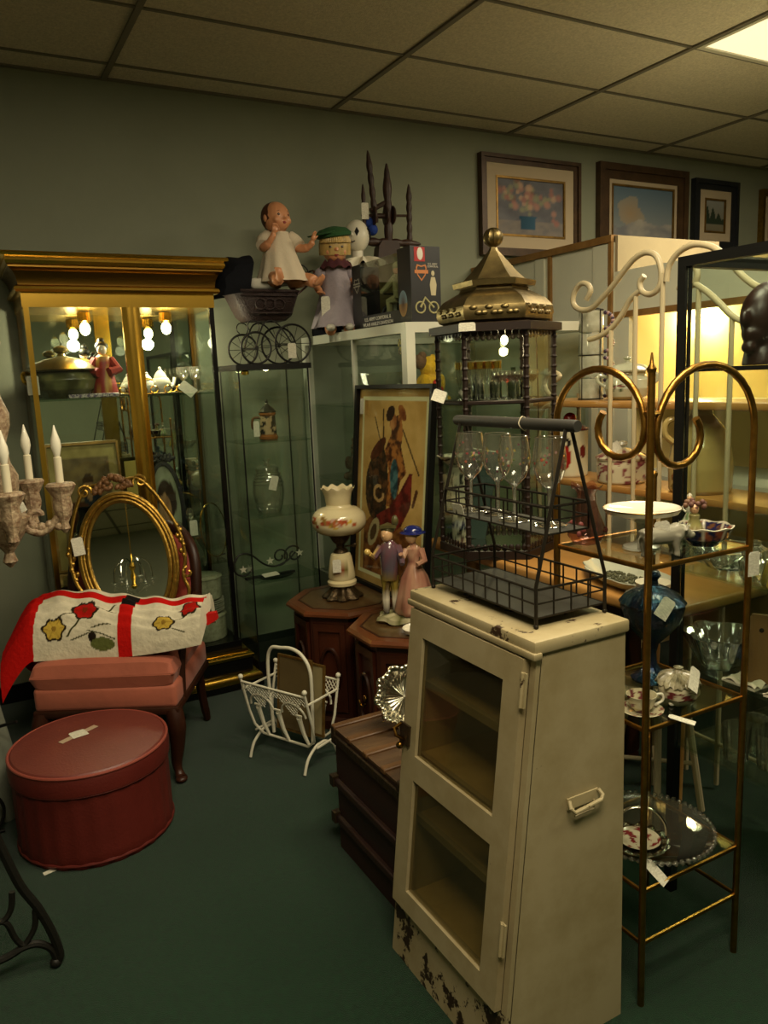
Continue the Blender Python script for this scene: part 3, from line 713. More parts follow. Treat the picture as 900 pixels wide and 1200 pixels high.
for sy in (-1, 1):
    for sx in (-1, 1):
        MB().tube([(sx*a*1.0, sy*b, .0), (sx*a, sy*b, .09), (sx*.006, sy*b*.96, HZ2)], .0042, 8).ball((sx*a, sy*b, .004), .006, n=8, m=6).build('side_rod', 'iron_wire', bs)
MB().lathe([(.012, -b-.02), (.0135, -b-.012), (.0135, b+.012), (.012, b+.02)], 14, T(0, 0, HZ2) @ RX(-PI/2)).build('handle_bar', 'handle_wood', bs)
price_tag(bs, (-a*.62-.002, b*.66, UT+.015), (.045, .028), (PI/2+.25, 0, -PI/2))
MB().tube(smooth([(0, -.05, HZ2+.015), (.014, -.05, HZ2), (0, -.052, HZ2-.016), (-.015, -.048, HZ2), (0, -.045, HZ2+.016), (.02, -.03, HZ2-.02)]), .0012, 5).build('twine', 'string', bs)
# four wine goblets with painted flowers on the upper tray
GOB = [(.0345*1.0, 0), (.033, .002), (.012, .005), (.0042, .012), (.0036, .05), (.0042, .074), (.012, .083), (.026, .098), (.034, .12), (.036, .14), (.033, .165), (.0295, .188)]
gob_r = random.Random(11)
gl_m = None
for i, (px, lab) in enumerate(((549, 'painted flower wine goblet at the far end of the wire tray'), (573, 'painted flower wine goblet second from the far tray end'), (604, 'painted flower wine goblet second from the near tray end'), (637, 'painted flower wine goblet at the near end of the wire tray'))):
    q = P(px, 604+i*3 if i else 590, x=1.145); yv = (1.622, 1.535, 1.445, 1.345)[i]
    t = thing('wine_goblet', lab, 'glass', (1.135+(.02 if i % 2 else 0), yv, bz+UT+.002), face_cam((1.14, yv)), group='painted wine goblets'); t.scale = (1.06, 1.06, 1.06)
    if gl_m is None:
        gl_m = MB().lathe(GOB, 28, cap1=False).build('goblet', 'crystal', t).data
    else:
        o = bpy.data.objects.new('goblet', gl_m); COL.objects.link(o); o.parent = t
    MB().lathe([(.0046, .010), (.004, .05), (.0048, .076), (.009, .082)], 12).build('stem', glassmat('glass_stem', (.9, .9, .86), refl=2.5, body=.22, bodycol='d0cab4', power=1.6) if 'glass_stem' not in MATS else 'glass_stem', t)
    for nm_, r_m, z_m in (('rim', .0295, .188), ('foot_glint', .0345, .0015)): MB().tube([(r_m*math.cos(TAU*j/32), r_m*math.sin(TAU*j/32), z_m) for j in range(32)], .0009, 5, True).build(nm_, 'glass_stem', t)  # pale rings added: glint along rim and foot put into shape and colour
    fl = MB(); cols = []
    for k in range(26):
        an = gob_r.uniform(0, TAU); zz = gob_r.gauss(.138, .012); rr_ = .0362-.9*max(0, zz-.14)*.1+.0006; c = gob_r.choice(['8a2f30', 'a8503a', 'b09a40', '5a6a34', 'c08a80', '7a2a4a'])
        M = RZ(an) @ T(rr_-.35*abs(zz-.14), 0, zz) @ RY(PI/2); n0 = len(fl.v)
        fl.add([(0, 0, .001)]+[(gob_r.uniform(.002, .0042)*math.cos(TAU*j/6), gob_r.uniform(.002, .0042)*math.sin(TAU*j/6), 0) for j in range(6)], [(0, j+1, (j+1) % 6+1) for j in range(6)], M)
        cols += [hx(c)]*(len(fl.v)-n0)
    me_c = {tuple(round(x, 5) for x in v): cols[j] for j, v in enumerate(fl.v)}
    fl.build('painted_flowers', 'vc', t, kind='stuff', vc=lambda c: me_c.get(tuple(round(x, 5) for x in c), (.5, .2, .2)))

# ================================================================ old trunk and scalloped silver dish
kx, ky = .965, 1.745
tk = thing('travel_chest', 'old dark wooden trunk with slatted lid behind the cream cabinet', 'trunk', (kx, ky, 0))
TW, TD, TH = .375, .455, .433
MB().box(.008, TW-.008, .008, TD-.008, .0, TH-.05).build('body', 'wood_trunk_body' if 'wood_trunk_body' in MATS else mat('wood_trunk_body', '34180d', .6, col2='1c0c06', vscale=9, stretch=(1, .2, 1), contrast=.6), tk, smooth=False)
ld_ = MB().box(.003, TW-.003, .003, TD-.003, TH-.05, TH-.008).build('lid', 'wood_trunk_body', tk, smooth=False)
n = 4
for i in range(n):
    y0 = .005+(TD-.01)*i/n; y1 = y0+(TD-.01)/n
    MB().box(.002, TW-.002, y0+.004, y1-.024, TH-.010, TH-.002).build('lid_panel', 'wood_trunk', ld_, smooth=False)
    MB().rbox(-.002, TW+.002, y1-.024, y1+.004, TH-.012, TH+.006, .003, 1).build('lid_slat', 'wood_trunk_slat', ld_)
for z in (.10, .23):
    MB().rbox(-.008, .010, -.002, TD+.002, z, z+.025, .004, 1).build('side_slat', 'wood_trunk_body', tk)
    MB().box(-.014, .012, TD-.02, TD+.006, z-.003, z+.033).build('slat_clamp', 'trunk_metal', tk, smooth=False)
for z in (TH-.052,): MB().rbox(-.004, .010, 0, TD, z, z+.03, .003, 1).build('edge_iron', 'trunk_metal', tk)
for x in (-.003, TW-.017):
    for y in (-.003, TD-.027): MB().rbox(x, x+.02, y, y+.03, TH-.06, TH+.004, .004, 1).build('corner_iron', 'trunk_metal', tk)
dq = P(479, 858, z=TH+.006); dc = Vector((dq.x+.012, dq.y+.02, TH+.0075))
sd = thing('silver_dish', 'scalloped silver serving dish tilted up on the trunk', 'dish', M=T(*dc) @ RZ(R(-12)) @ RX(R(62)) @ T(0, .098, 0))
def sc_mod(r, z, an, i): k = 1+.05*math.cos(10*an)*(r/.1); return r*k, z+.006*math.cos(20*an)*(r/.1)
MB().lathe([(.002, .012), (.05, .006), (.066, .012), (.078, .03), (.083, .036)], 80, mod=lambda r, z, a, i: (r*(1+.02*math.cos(10*a)), z+.004*math.cos(28*a)*(r/.08)), cap0=False, cap1=False).build('bowl', 'silver', sd)
rm = MB().lathe([(.081, .035), (.09, .041), (.098, .040), (.101, .034), (.096, .030)], 80, mod=lambda r, z, a, i: (r*(1+.055*math.cos(10*a)), z+.003*math.cos(40*a)), cap0=False, cap1=False).build('rim', 'silver', sd)
g = MB()
for k in range(40):
    an = TAU*k/40; g.ball((.0935*(1+.055*math.cos(10*an))*math.cos(an), .0935*(1+.055*math.cos(10*an))*math.sin(an), .043), .006, .006, .005, 6, 4)
g.build('rim_scrolls', 'silver', rm)

# ================================================================ white wire magazine rack with old prints
ma, mb2 = P(289, 886, z=0), P(365, 912, z=0)
md = (mb2-ma); mrz = math.atan2(md.y, md.x); ML = md.length*.97; mv = Vector((-md.y, md.x, 0)).normalized()
mc = (ma+mb2)/2+mv*.10
mr = thing('magazine_rack', 'white wire magazine rack with gothic arches on the carpet', 'magazine rack', mc, mrz)
h2 = ML/2
for sy in (-1, 1):
    yb, yt = sy*.045, sy*.105
    def pt3(u, z): t = z/.36; return (u, yb+(yt-yb)*min(1, max(0, (z-.10)/.24)), z)
    g = MB()
    g.tube([pt3(-h2, .345), pt3(-h2, .2), pt3(-h2+.01, .13), pt3(-h2+.05, .095), pt3(h2-.05, .095), pt3(h2-.01, .13), pt3(h2, .2), pt3(h2, .345)], .0055, 8)
    g.tube([pt3(-h2, .335), pt3(h2, .335)], .005, 8)
    for u in (-h2, h2): g.ball(pt3(u, .356), .011, n=10, m=6)
    g.build('side_frame', 'white_metal', mr)
    # pierced panel: three arches carry a lattice band
    g = MB(); z0, z1 = .235, .335; n = 20
    for i in range(n+7):
        for s2 in (-1, 1):
            u0 = -h2+(2*h2)*i/n; u1 = u0+s2*.1*.85
            pa_, pb_ = (u0, z1), (u1, z0)
            def clipu(p, q):
                (xa, za), (xb, zb_) = p, q
                if xb < -h2:
                    if xa < -h2: return None
                    t = (xa+h2)/(xa-xb); return p, (-h2, za+(zb_-za)*t)
                if xb > h2:
                    if xa > h2: return None
                    t = (h2-xa)/(xb-xa); return p, (h2, za+(zb_-za)*t)
                if xa > h2:
                    t = (xa-h2)/(xa-xb); return (h2, za+(zb_-za)*t), q
                return p, q
            c = clipu(pa_, pb_)
            if c:
                # keep the lattice above the arch openings
                (xa, za), (xb, zb_) = c; keep = []
                for k in range(9):
                    x = xa+(xb-xa)*k/8; z = za+(zb_-za)*k/8; ph = ((x+h2)/(2*h2)*2.0+.5) % 1.0-.5
                    lim = .235+(.055*math.sqrt(max(0, 1-(ph/.36)**2)) if abs(ph) < .36 else -.02)
                    if z >= lim: keep.append(pt3(x, z))
                    else: break
                if len(keep) > 1: g.tube([keep[0], keep[-1]], .0022, 4)
    g.build('lattice_panel', 'white_metal', mr)
    g = MB()
    for q in (0, 1, 2):
        uc = -h2+h2*q
        if q < 2:
            c0 = uc+h2/2
            g.tube([pt3(c0+h2*.36*math.cos(t), .235+.055*math.sin(t)) for t in [PI*i/12 for i in range(13)]], .0045, 6)
    for uc in (-h2*.5*1.28, 0.0, h2*.5*1.28):
        g.tube([pt3(uc-.016, .238), pt3(uc+.016, .238)], .005, 6); g.tube([pt3(uc-.011, .225), pt3(uc+.011, .225)], .005, 6)
        g.tube([pt3(uc, .225), pt3(uc+.004, .15), pt3(uc+.02, .098)], [.010, .008, .006], 8)
    g.build('arch_columns', 'white_metal', mr)
g = MB()
g.tube(smooth([(-h2*.62, 0, .085), (-h2*.68, 0, .36), (-h2*.55, 0, .455), (-h2*.2, 0, .47), (h2*.15, 0, .475), (h2*.45, 0, .455), (h2*.66, 0, .40), (h2*.68, 0, .30), (h2*.62, 0, .085)]), .0075, 10)
g.build('carry_handle', 'white_metal', mr)
for u in (-h2, h2):
    MB().tube([(u, -.10, .30), (u, .10, .30)], .005, 6).build('end_bar', 'white_metal', mr)
    MB().tube([(u*.97, -.046, .10), (u*.97, .046, .10)], .005, 6).build('end_bar', 'white_metal', mr)
for u in (-h2*.86, h2*.86):
    MB().tube(smooth([(u, -.105, .006), (u, -.08, .06), (u, -.03, .095), (u, 0, .098), (u, .03, .095), (u, .08, .06), (u, .105, .006)]), .006, 8).build('leg', 'white_metal', mr)
for i, (y0, tl, w0, w1, h, mm, lab) in enumerate(((.012, .10, -h2*.55, h2*.52, .32, 'print_a', 'old brown print in a thin frame standing in the magazine rack'), (.036, .10, -h2*.1, h2*.8, .30, 'print_b', 'pale mounted print standing behind the brown one in the rack'))):
    mat('print_a', '6b5a34', .6, col2='4e3f22', vscale=5, contrast=.8); mat('print_b', '9a8c62', .6, col2='766a48', vscale=6, contrast=.8)
    t = thing('framed_print', lab, 'print', M=T(*mc) @ RZ(mrz) @ T(0, y0, .104) @ RX(-tl))
    MB().box(w0+.01, w1-.01, -.003, .003, .01, h-.01).build('print', mm, t, smooth=False)
    MB().frame(rect(w0, w1, 0, h), rect(w0+.008, w1-.008, .008, h-.008), -.005, .005, RX(PI/2)).build('thin_frame', 'frame_gold', t, smooth=False)

# ================================================================ round red ottoman
oc = Vector((.288, 2.77, 0))
ot = thing('round_ottoman', 'round red vinyl ottoman with a price card taped on top', 'ottoman', oc)
orr = .262
def pleat(r, z, a, i): return r*(1+.008*math.cos(26*a)*(1 if z < .27 else 0)), z
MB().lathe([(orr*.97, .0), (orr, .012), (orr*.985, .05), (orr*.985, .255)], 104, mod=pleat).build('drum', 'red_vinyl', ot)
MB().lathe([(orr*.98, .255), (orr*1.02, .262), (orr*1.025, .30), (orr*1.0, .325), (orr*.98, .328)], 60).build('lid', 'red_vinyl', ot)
MB().lathe([(orr*.985, .326), (orr*.96, .333), (orr*.6, .343), (.001, .346)], 60).build('lid_top', 'red_vinyl_top_lit', ot)
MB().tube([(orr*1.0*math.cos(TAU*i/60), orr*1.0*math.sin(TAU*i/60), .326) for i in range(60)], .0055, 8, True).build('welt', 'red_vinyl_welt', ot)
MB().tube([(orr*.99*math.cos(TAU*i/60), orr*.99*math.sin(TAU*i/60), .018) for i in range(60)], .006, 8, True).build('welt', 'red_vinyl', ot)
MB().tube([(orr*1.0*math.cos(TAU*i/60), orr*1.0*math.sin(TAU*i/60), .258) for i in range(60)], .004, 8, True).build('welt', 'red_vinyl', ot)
pc = P(92, 860, z=.347)-oc
price_tag(ot, (pc.x, pc.y, .3475), (.055, .055), (0, 0, R(12)))
MB().prism(rect(-.075, .075, -.012, .012), 0, .0012).build('tape', mat('tape', 'b09a80', .3), ot, loc=(pc.x, pc.y, .3455), rot=(0, 0, R(30)), smooth=False)
fp = P(58, 1022, z=0)
tag(MB().prism([(-.02, -.008), (.018, -.011), (.02, .008), (-.018, .009)], .001, .003).build('paper_scrap', 'paper', None, fp, (0, 0, .3), smooth=False), 'scrap of white paper on the carpet by the ottoman', 'paper')

# ================================================================ salmon armchair
crz = R(-29); cc = Vector((.525, 3.295, 0))
ch = thing('armchair', 'salmon upholstered armchair with carved dark wood frame and cabriole legs', 'armchair', cc, crz)
def subd(o, lv=1): m = o.modifiers.new('sub', 'SUBSURF'); m.levels = lv; m.render_levels = lv; return o
g = MB(); NX, NY = 44, 40
def pillow(g, x0, x1, y0, y1, zc, h, ex=.35):
    def top(s):
        def f(u, v):
            a_, b_ = 2*u-1, 2*v-1
            k = (max(0, 1-abs(a_)**8)*max(0, 1-abs(b_)**8))**ex
            return ((x0+x1)/2+a_*(x1-x0)/2, (y0+y1)/2+b_*(y1-y0)/2, zc+s*h/2*k*(1+.25*(1-a_*a_)*(1-b_*b_)*(s > 0)))
        return f
    g.grid(top(1), NX, NY); g.grid(top(-1), NX, NY); return g
pillow(g, -.28, .28, -.29, .23, .452, .125, .22).build('seat_cushion', 'salmon', ch)
MB().tube([(x, y, .455) for x, y in [(-.275, -.285), (.275, -.285), (.275, .23), (-.275, .23)]], .006, 8, True).build('cushion_piping', 'salmon', ch)
MB().rbox(-.28, .28, -.28, .24, .31, .41, .02, 3).build('seat_deck', 'salmon', ch)
MB().rbox(-.285, .285, -.285, .245, .285, .318, .008, 2).build('seat_rail', 'wood_dark', ch)
def cab_leg(x, y, sx, sy):
    pts = smooth([(x, y, .30), (x+sx*.012, y+sy*.012, .24), (x+sx*.006, y+sy*.006, .15), (x-sx*.006, y-sy*.004, .07), (x+sx*.004, y+sy*.006, .025), (x+sx*.014, y+sy*.018, .012)], 5)
    n = len(pts); rad = [(.036 if i < n*.25 else 0)+.0 or .036-.02*min(1, (i-n*.2)/(n*.5)) if i < n*.7 else .018+.006*((i-n*.7)/(n*.3)) for i in range(n)]
    return MB().tube(pts, rad, 10).ball((x+sx*.014, y+sy*.02, .014), .024, .026, .014)
for sx in (-1, 1):
    cab_leg(sx*.255, -.255, sx, -1).build('front_leg', 'wood_dark', ch)
    MB().tube(smooth([(sx*.24, .215, .30), (sx*.24, .24, .16), (sx*.245, .285, .012)]), [.022]*6+[.02]*5+[.017]*2, 8).build('rear_leg', 'wood_dark', ch)
    MB().tube(smooth([(sx*.27, -.17, .31), (sx*.275, -.16, .45), (sx*.285, -.13, .56), (sx*.285, -.08, .62)]), .017, 8).build('arm_post', 'wood_dark', ch)
    MB().tube(smooth([(sx*.285, -.12, .615), (sx*.29, -.05, .63), (sx*.285, .08, .625), (sx*.262, .24, .66)]), .018, 8).build('arm', 'wood_dark', ch)
bo = [(-.24, .40), (-.262, .55), (-.272, .70), (-.258, .82), (-.20, .90), (-.10, .935), (0, .945), (.10, .935), (.20, .90), (.258, .82), (.272, .70), (.262, .55), (.24, .40)]
bo3 = [Vector((x, .235+.10*((z-.40)/.5)-.10*(abs(x)/.27)**2, z)) for x, z in bo]
MB().tube(smooth(bo3, 5), .024, 10, flat=.8).build('back_frame', 'wood_dark', ch)
g = MB()
def bkf(s):
    def f(u, v):
        x = (2*u-1); zt_ = .40+.52*v; wdt = .255 if v < .7 else .255*math.sqrt(max(0.02, 1-((v-.7)/.32)**2)); xx = x*wdt
        k = (1-x**6)*(1-(2*v-1)**6)
        return (xx, .235+.10*((zt_-.40)/.5)-.10*(abs(xx)/.27)**2+s*(.012+.035*max(0, k)**.5*(1 if s < 0 else .4)), zt_)
    return f
g.grid(bkf(-1), 20, 16); g.grid(bkf(1), 20, 16); g.build('back_upholstery', 'salmon_back', ch)

# folded quilt heaped across the seat
q_t = thing('folded_quilt', 'folded white quilt with red bars and appliqued flowers on the armchair', 'quilt', cc+Vector((0, 0, .512)), crz)
def quilt_pt(u, v):
    # u 0..1 left to right, v 0..1 round the fold (0 = front bottom, .5 = top, 1 = back bottom)
    x = -.405+.795*u
    hgt = .205+.03*math.sin(u*5)+.05*max(0, .25-u)*4*.25-.02*u; dep = .145-.01*u
    a_ = PI*(1-v)*1.0
    cy = -.12+.02*math.sin(u*4); p = 2.6
    c, s = math.cos(a_), math.sin(a_)
    yy = cy+dep*math.copysign(abs(c)**(2/p), c)
    zz = hgt*abs(s)**(2/p)
    sag = -.16*max(0, (.16-u)/.16)**1.4 if u < .16 else 0
    lift = .05*max(0, (u-.55)/.45)**1.5
    wr = .006*math.sin(38*u+9*v)+.005*math.sin(22*v*PI+14*u)
    return (x, yy, zz+sag+lift+wr*abs(s))
QN, QM = 300, 150
QF = [(.275, .15, 'bfa040', .04), (.42, .29, 'a8160f', .044), (.815, .20, 'bfa040', .038), (.94, .32, 'a8160f', .038)]
def quilt_col(u, v):
    red, wht, blk = hx('b8140e'), hx('cfc6ac'), hx('14100e')
    f = 1+.06*fbm(u*20, v*20)
    # v runs front bottom -> top: paint on arc length
    if u < .17+.06*v: return red if v < .62 or u < .12 else wht
    bar = .585 < u < .655
    strip = .42 < v < .52
    if bar and .40 < v < .53: return blk
    if u < .20 and .42 < v < .50: return blk
    if bar and v < .52: return red
    if strip: return red
    for fu, fv, c, r in QF:
        d = math.hypot((u-fu)*.80, (v-fv)*.62); an = math.atan2((v-fv)*.62, (u-fu)*.80); rr_ = r*(1+.12*math.cos(6*an))
        if d < rr_*.9: return mixc(hx(c), hx('5a3a10'), .5*(d < r*.25)+.25*(math.cos(6*an) > .93))
        if d < rr_*1.12: return hx('2a2014')
    for (x0, y0, x1, y1) in ((.47, .33, .53, .31), (.53, .31, .56, .37), (.53, .31, .57, .30), (.30, .22, .36, .27), (.34, .10, .40, .22), (.44, .14, .57, .09), (.46, .16, .55, .19), (.86, .14, .92, .10), (.88, .22, .93, .26), (.36, .08, .44, .12)):
        if seg(u*1.6, v, x0*1.6, y0, x1*1.6, y1) < .009: return hx('3a3a1c')
    if ell(u, v, .51, .06, .06, .035) < 1: return hx('5a6030')
    if ell(u, v, .46, .10, .02, .03) < 1: return hx('20180f')
    return tuple(min(1, k*f) for k in wht)
qg = MB().grid(quilt_pt, QN, QM)
qc = {}
for j in range(QM):
    for i in range(QN): qc[j*QN+i] = quilt_col(i/(QN-1), j/(QM-1))
me_q = qg.build('quilt_cover', 'vc_cloth', q_t, vc=lambda c: (1, 1, 1))
for i in range(len(me_q.data.vertices)): me_q.data.color_attributes['Col'].data[i].color = (*lin(qc[i]), 1)
for u, nm in ((0, 'quilt_end'), (1, 'quilt_end')):
    ring = [quilt_pt(u, j/30) for j in range(31)]; cen = sum((Vector(r_) for r_ in ring), Vector())/31+Vector(((-.02 if u == 0 else .015), 0, 0))
    MB().add([cen]+ring, [(0, i+1, i+2) for i in range(30)]).build(nm, 'red_cloth' if u == 0 else mat('quilt_white', 'cfc6ac', .9, bump=.3, bscale=40), q_t)
MB().prism([(-.012, 0), (.012, -.01), (.05, .012), (.045, .04), (0, .035)], 0, .03, RX(PI/2)).build('ribbon_end', 'red_cloth', q_t, loc=(.39, -.16, .11))

# ================================================================ oval gilt mirror leaning on the chair back
mcn = P(152, 656, y=3.36)
mir = thing('oval_mirror', 'oval gilt mirror with carved crest resting on the armchair', 'mirror', M=T(*mcn) @ RZ(R(-9)) @ RX(R(-14)) @ RY(R(-7)))
ma_, mb_ = .155, .25
MB().prism([(ma_*1.02*math.cos(TAU*i/48), mb_*1.02*math.sin(TAU*i/48)) for i in range(48)], -.002, .002, RX(PI/2)).build('mirror_glass', 'mirror', mir)
def oval(k, y, n=56): return [((ma_+k)*math.cos(TAU*i/n), y, (mb_+k)*math.sin(TAU*i/n)) for i in range(n)]
MB().tube(oval(.006, -.010), .010, 8, True).tube(oval(.022, -.012), .007, 8, True).tube(oval(.034, -.004), .012, 8, True).build('oval_frame', 'gilt', mir)
MB().prism([((ma_+.03)*math.cos(TAU*i/48), (mb_+.03)*math.sin(TAU*i/48)) for i in range(48)], -.014, -.004, RX(PI/2)).build('backing', 'wood_dark', mir)
fr = MB()
for sx in (-1, 1):
    fr.tube([(x, -.004, z) for x, z in [(p.x, p.z) for p in smooth([(sx*.03, 0, .335), (sx*.10, 0, .335), (sx*.145, 0, .285), (sx*.19, 0, .19), (sx*.225, 0, .07), (sx*.225, 0, -.04), (sx*.20, 0, -.12), (sx*.205, 0, -.20), (sx*.12, 0, -.30)])]], .008, 8)
    fr.tube([(x*sx, -.006, z) for x, z in spiral(.115, .318, .032, .008, 200, -240, 26)], .006, 7)
    fr.tube([(x*sx, -.006, z) for x, z in spiral(.222, -.11, .026, .006, 90, 420, 20)], .006, 7)
    for k in range(7): fr.ball((sx*(.222+.01*math.sin(k*2.1)), -.006, .10-.022*k), .010, .007, .013, 8, 5)
fr.build('scroll_frame', 'gilt', mir)
cr = MB(); cr_r = random.Random(5)
for k in range(46):
    x = cr_r.uniform(-.075, .075); z = .305+cr_r.uniform(0, .075)*(1-abs(x)/.09)
    cr.ball((0, 0, 0), .010, .007, .016, 7, 5, T(x, -.010+cr_r.uniform(-.006, .004), z) @ RY(cr_r.uniform(-1, 1)))
cr.build('carved_crest', mat('crest', '6e4a26', .45, .4, var=.5, vscale=60, bump=.3, bscale=90), mir)
price_tag(mir, (-.185, -.03, .10), (.045, .075))
# ================================================================ hurricane lamp on the first octagonal table
def blossoms(seed, n, cx, cz, sx, sz, cols, r0=.008, r1=.016):
    q = random.Random(seed); return [(q.gauss(cx, sx), q.gauss(cz, sz), q.uniform(r0, r1), hx(q.choice(cols))) for _ in range(n)]
def paint(base, bl, front=True):
    b0 = hx(base)
    def f(c):
        if front and c.y > 0: return b0
        for x, z, r, col in bl:
            if (c.x-x)**2+(c.z-z)**2 < r*r: return col
        return b0
    return f
lq = P(403, 700, z=.552); lq = Vector((lq.x, lq.y+.01, .552))
hl = thing('hurricane_lamp', 'cream glass hurricane lamp painted with flowers on octagonal table', 'lamp', lq, face_cam(lq))
MB().lathe([(.085, 0), (.09, .008), (.08, .018), (.066, .03), (.05, .052), (.052, .06)], 48, mod=lambda r, z, a, i: (r*(1+(.10 if i < 4 else .03)*math.cos(8*a)), z)).build('metal_base', mat('antique_metal', '4a3c28', .4, .8, var=.5, vscale=40, bump=.5, bscale=60), hl)
MB().lathe([(.05, .058), (.066, .064), (.068, .078), (.058, .088), (.063, .10), (.058, .14), (.05, .19), (.045, .205), (.03, .212)], 40).build('font', 'vc_gloss', hl, vc=paint('cfc094', blossoms(4, 9, .0, .135, .016, .008, ['7a3a20', '93552e', '6a6030'])))
MB().lathe([(.03, .21), (.036, .215), (.03, .225), (.018, .235), (.02, .25), (.034, .262), (.05, .29), (.052, .298)], 24).tube([(.02, -.01, .24), (.06, -.02, .245)], .004, 6).ball((.064, -.021, .246), .01, .004, .01).build('burner', 'antique_metal', hl)
gl_pr = [(.05, .296), (.09, .305), (.116, .33), (.124, .36), (.116, .392), (.09, .415), (.062, .424), (.056, .43), (.054, .436)]
prf = [(p.x, p.z) for p in smooth([(r, 0, z) for r, z in gl_pr], 4)]
MB().lathe(prf, 72, cap0=False, cap1=False).build('globe_shade', 'vc_gloss', hl, vc=paint('d2c49a', blossoms(9, 46, -.028, .366, .034, .010, ['a8502c', '93391f', 'c9a93c', 'b0683a', 'b89a86', '8a6a34'], .005, .011)))
MB().lathe([(.054, .434), (.056, .44), (.06, .47), (.068, .495), (.076, .508), (.0765, .512), (.067, .497)], 64, mod=lambda r, z, a, i: (r*(1+.03*math.cos(10*a)*(i > 2)), z+(.006*math.cos(10*a) if i > 2 else 0)), cap0=False, cap1=False).build('ruffled_collar', mat('lamp_glass', 'd2c49a', .2, coat=.4), hl)
price_tag(hl, (-.02, -.075, .165), (.038, .06), (PI/2, 0, 0), (.015, .03, .01))

# ================================================================ porcelain couple on the second table
fq = P(474, 727, z=.552); fz = .5525
fg = thing('porcelain_figurine', 'porcelain figurine of a courting couple in old dress', 'figurine', (fq.x, fq.y, fz), face_cam(fq)); fg.scale = (1.17, 1.17, 1.17)
MB().lathe([(.075, 0), (.085, .008), (.08, .022), (.05, .03), (.001, .032)], 36, SC(1.15, .8, 1), mod=lambda r, z, a, i: (r*(1+.07*math.cos(7*a+1)), z+.004*math.cos(5*a))).build('rocky_base', 'vc_gloss', fg, vc=lambda c: mixc(hx('b8ae8c'), hx('5a5a34'), .5+1.2*fbm(c.x*30, c.y*30)))
def small_head(M, r, hair, skin='d8b890'):
    g = MB().ball((0, 0, 0), r, r*1.05, r*1.25, 12, 9, M).ball((0, -r*1.02, -r*.05), r*.16, r*.2, r*.22, 6, 4, M).ball((0, -r*.85, -r*.5), r*.3, r*.1, r*.1, 6, 4, M)
    return g
man = MB()
for sx in (-1, 1): man.tube([(-.045+sx*.016, .0, .03), (-.045+sx*.017, .004, .08), (-.045+sx*.015, -.004, .12), (-.045+sx*.012, 0, .165)], [.010, .014, .013, .022], 8)
man.tube([(-.045, 0, .15), (-.045, .002, .19), (-.043, .002, .24), (-.043, 0, .275), (-.043, -.002, .292)], [.03, .03, .036, .03, .012], 10)
man.tube([(-.072, 0, .268), (-.098, -.02, .235), (-.112, -.045, .255)], [.014, .012, .009], 7).tube([(-.014, 0, .268), (-.002, -.03, .23), (.0, -.05, .215)], [.014, .012, .009], 7)
man.ball((-.118, -.05, .262), .012, n=8, m=5)
def man_col(c):
    if c.z < .05: return hx('1c140e')
    if c.z < .118: return hx('cfc6b0')
    if c.z < .175: return mixc(hx('8a7a30'), hx('4e3a1c'), .5+fbm(c.x*60, c.z*60)*1.4)
    if c.x < -.095: return hx('c9a85a')
    return mixc(hx('4e4a52'), hx('6a4048'), .5+fbm(c.x*40, c.z*40)*1.2)
man.build('gentleman', 'vc_gloss', fg, vc=man_col)
small_head(T(-.05, -.008, .312) @ RZ(R(-35)), .021, '').build('gentleman_head', mat('porc_skin', 'cfa578', .25, coat=.3), fg)
MB().ball((-.046, 0, .33), .026, .026, .016).prism([(-.03, -.025), (.03, -.03), (.0, .035)], 0, .01, T(-.046, 0, .337)).ball((-.02, -.01, .36), .012, .012, .02).build('gentleman_hat', mat('porc_hat', '57502e', .3, var=.4, vscale=60), fg)
lad = MB().lathe([(.066, .03), (.074, .045), (.062, .10), (.046, .16), (.024, .20), (.02, .215), (.028, .24), (.026, .26), (.010, .275), (.009, .29)], 40, T(.04, .0, 0), mod=lambda r, z, a, i: (r*(1+.05*math.cos(9*a)*(z < .17)), z))
lad.tube([(.014, -.006, .255), (.0, -.03, .23), (-.004, -.045, .25)], [.012, .010, .008], 7).tube([(.066, -.004, .255), (.076, -.03, .22), (.05, -.045, .21)], [.013, .012, .009], 7)
lad.build('lady', 'vc_gloss', fg, vc=lambda c: mixc(hx('b08a6e'), hx('8a5a4a'), .3+1.1*fbm(c.x*35, c.z*35)))
small_head(T(.034, -.008, .302) @ RZ(R(-50)), .020, '').build('lady_head', 'porc_skin', fg)
MB().ball((.040, .004, .318), .034, .030, .022).lathe([(.03, .30), (.046, .306), (.03, .312)], 20, T(.04, .004, .008)).build('lady_bonnet', mat('cobalt', '1a2260', .2, coat=.4), fg)
wd = P(485, 742, z=.552)
tag(MB().lathe([(.03, 0), (.05, .006), (.058, .022), (.055, .024), (.046, .01), (.001, .006)], 28).build('shallow_dish', 'porcelain', None, (wd.x+.012, wd.y-.005, .5525)), 'small white china dish beside the porcelain couple', 'dish')

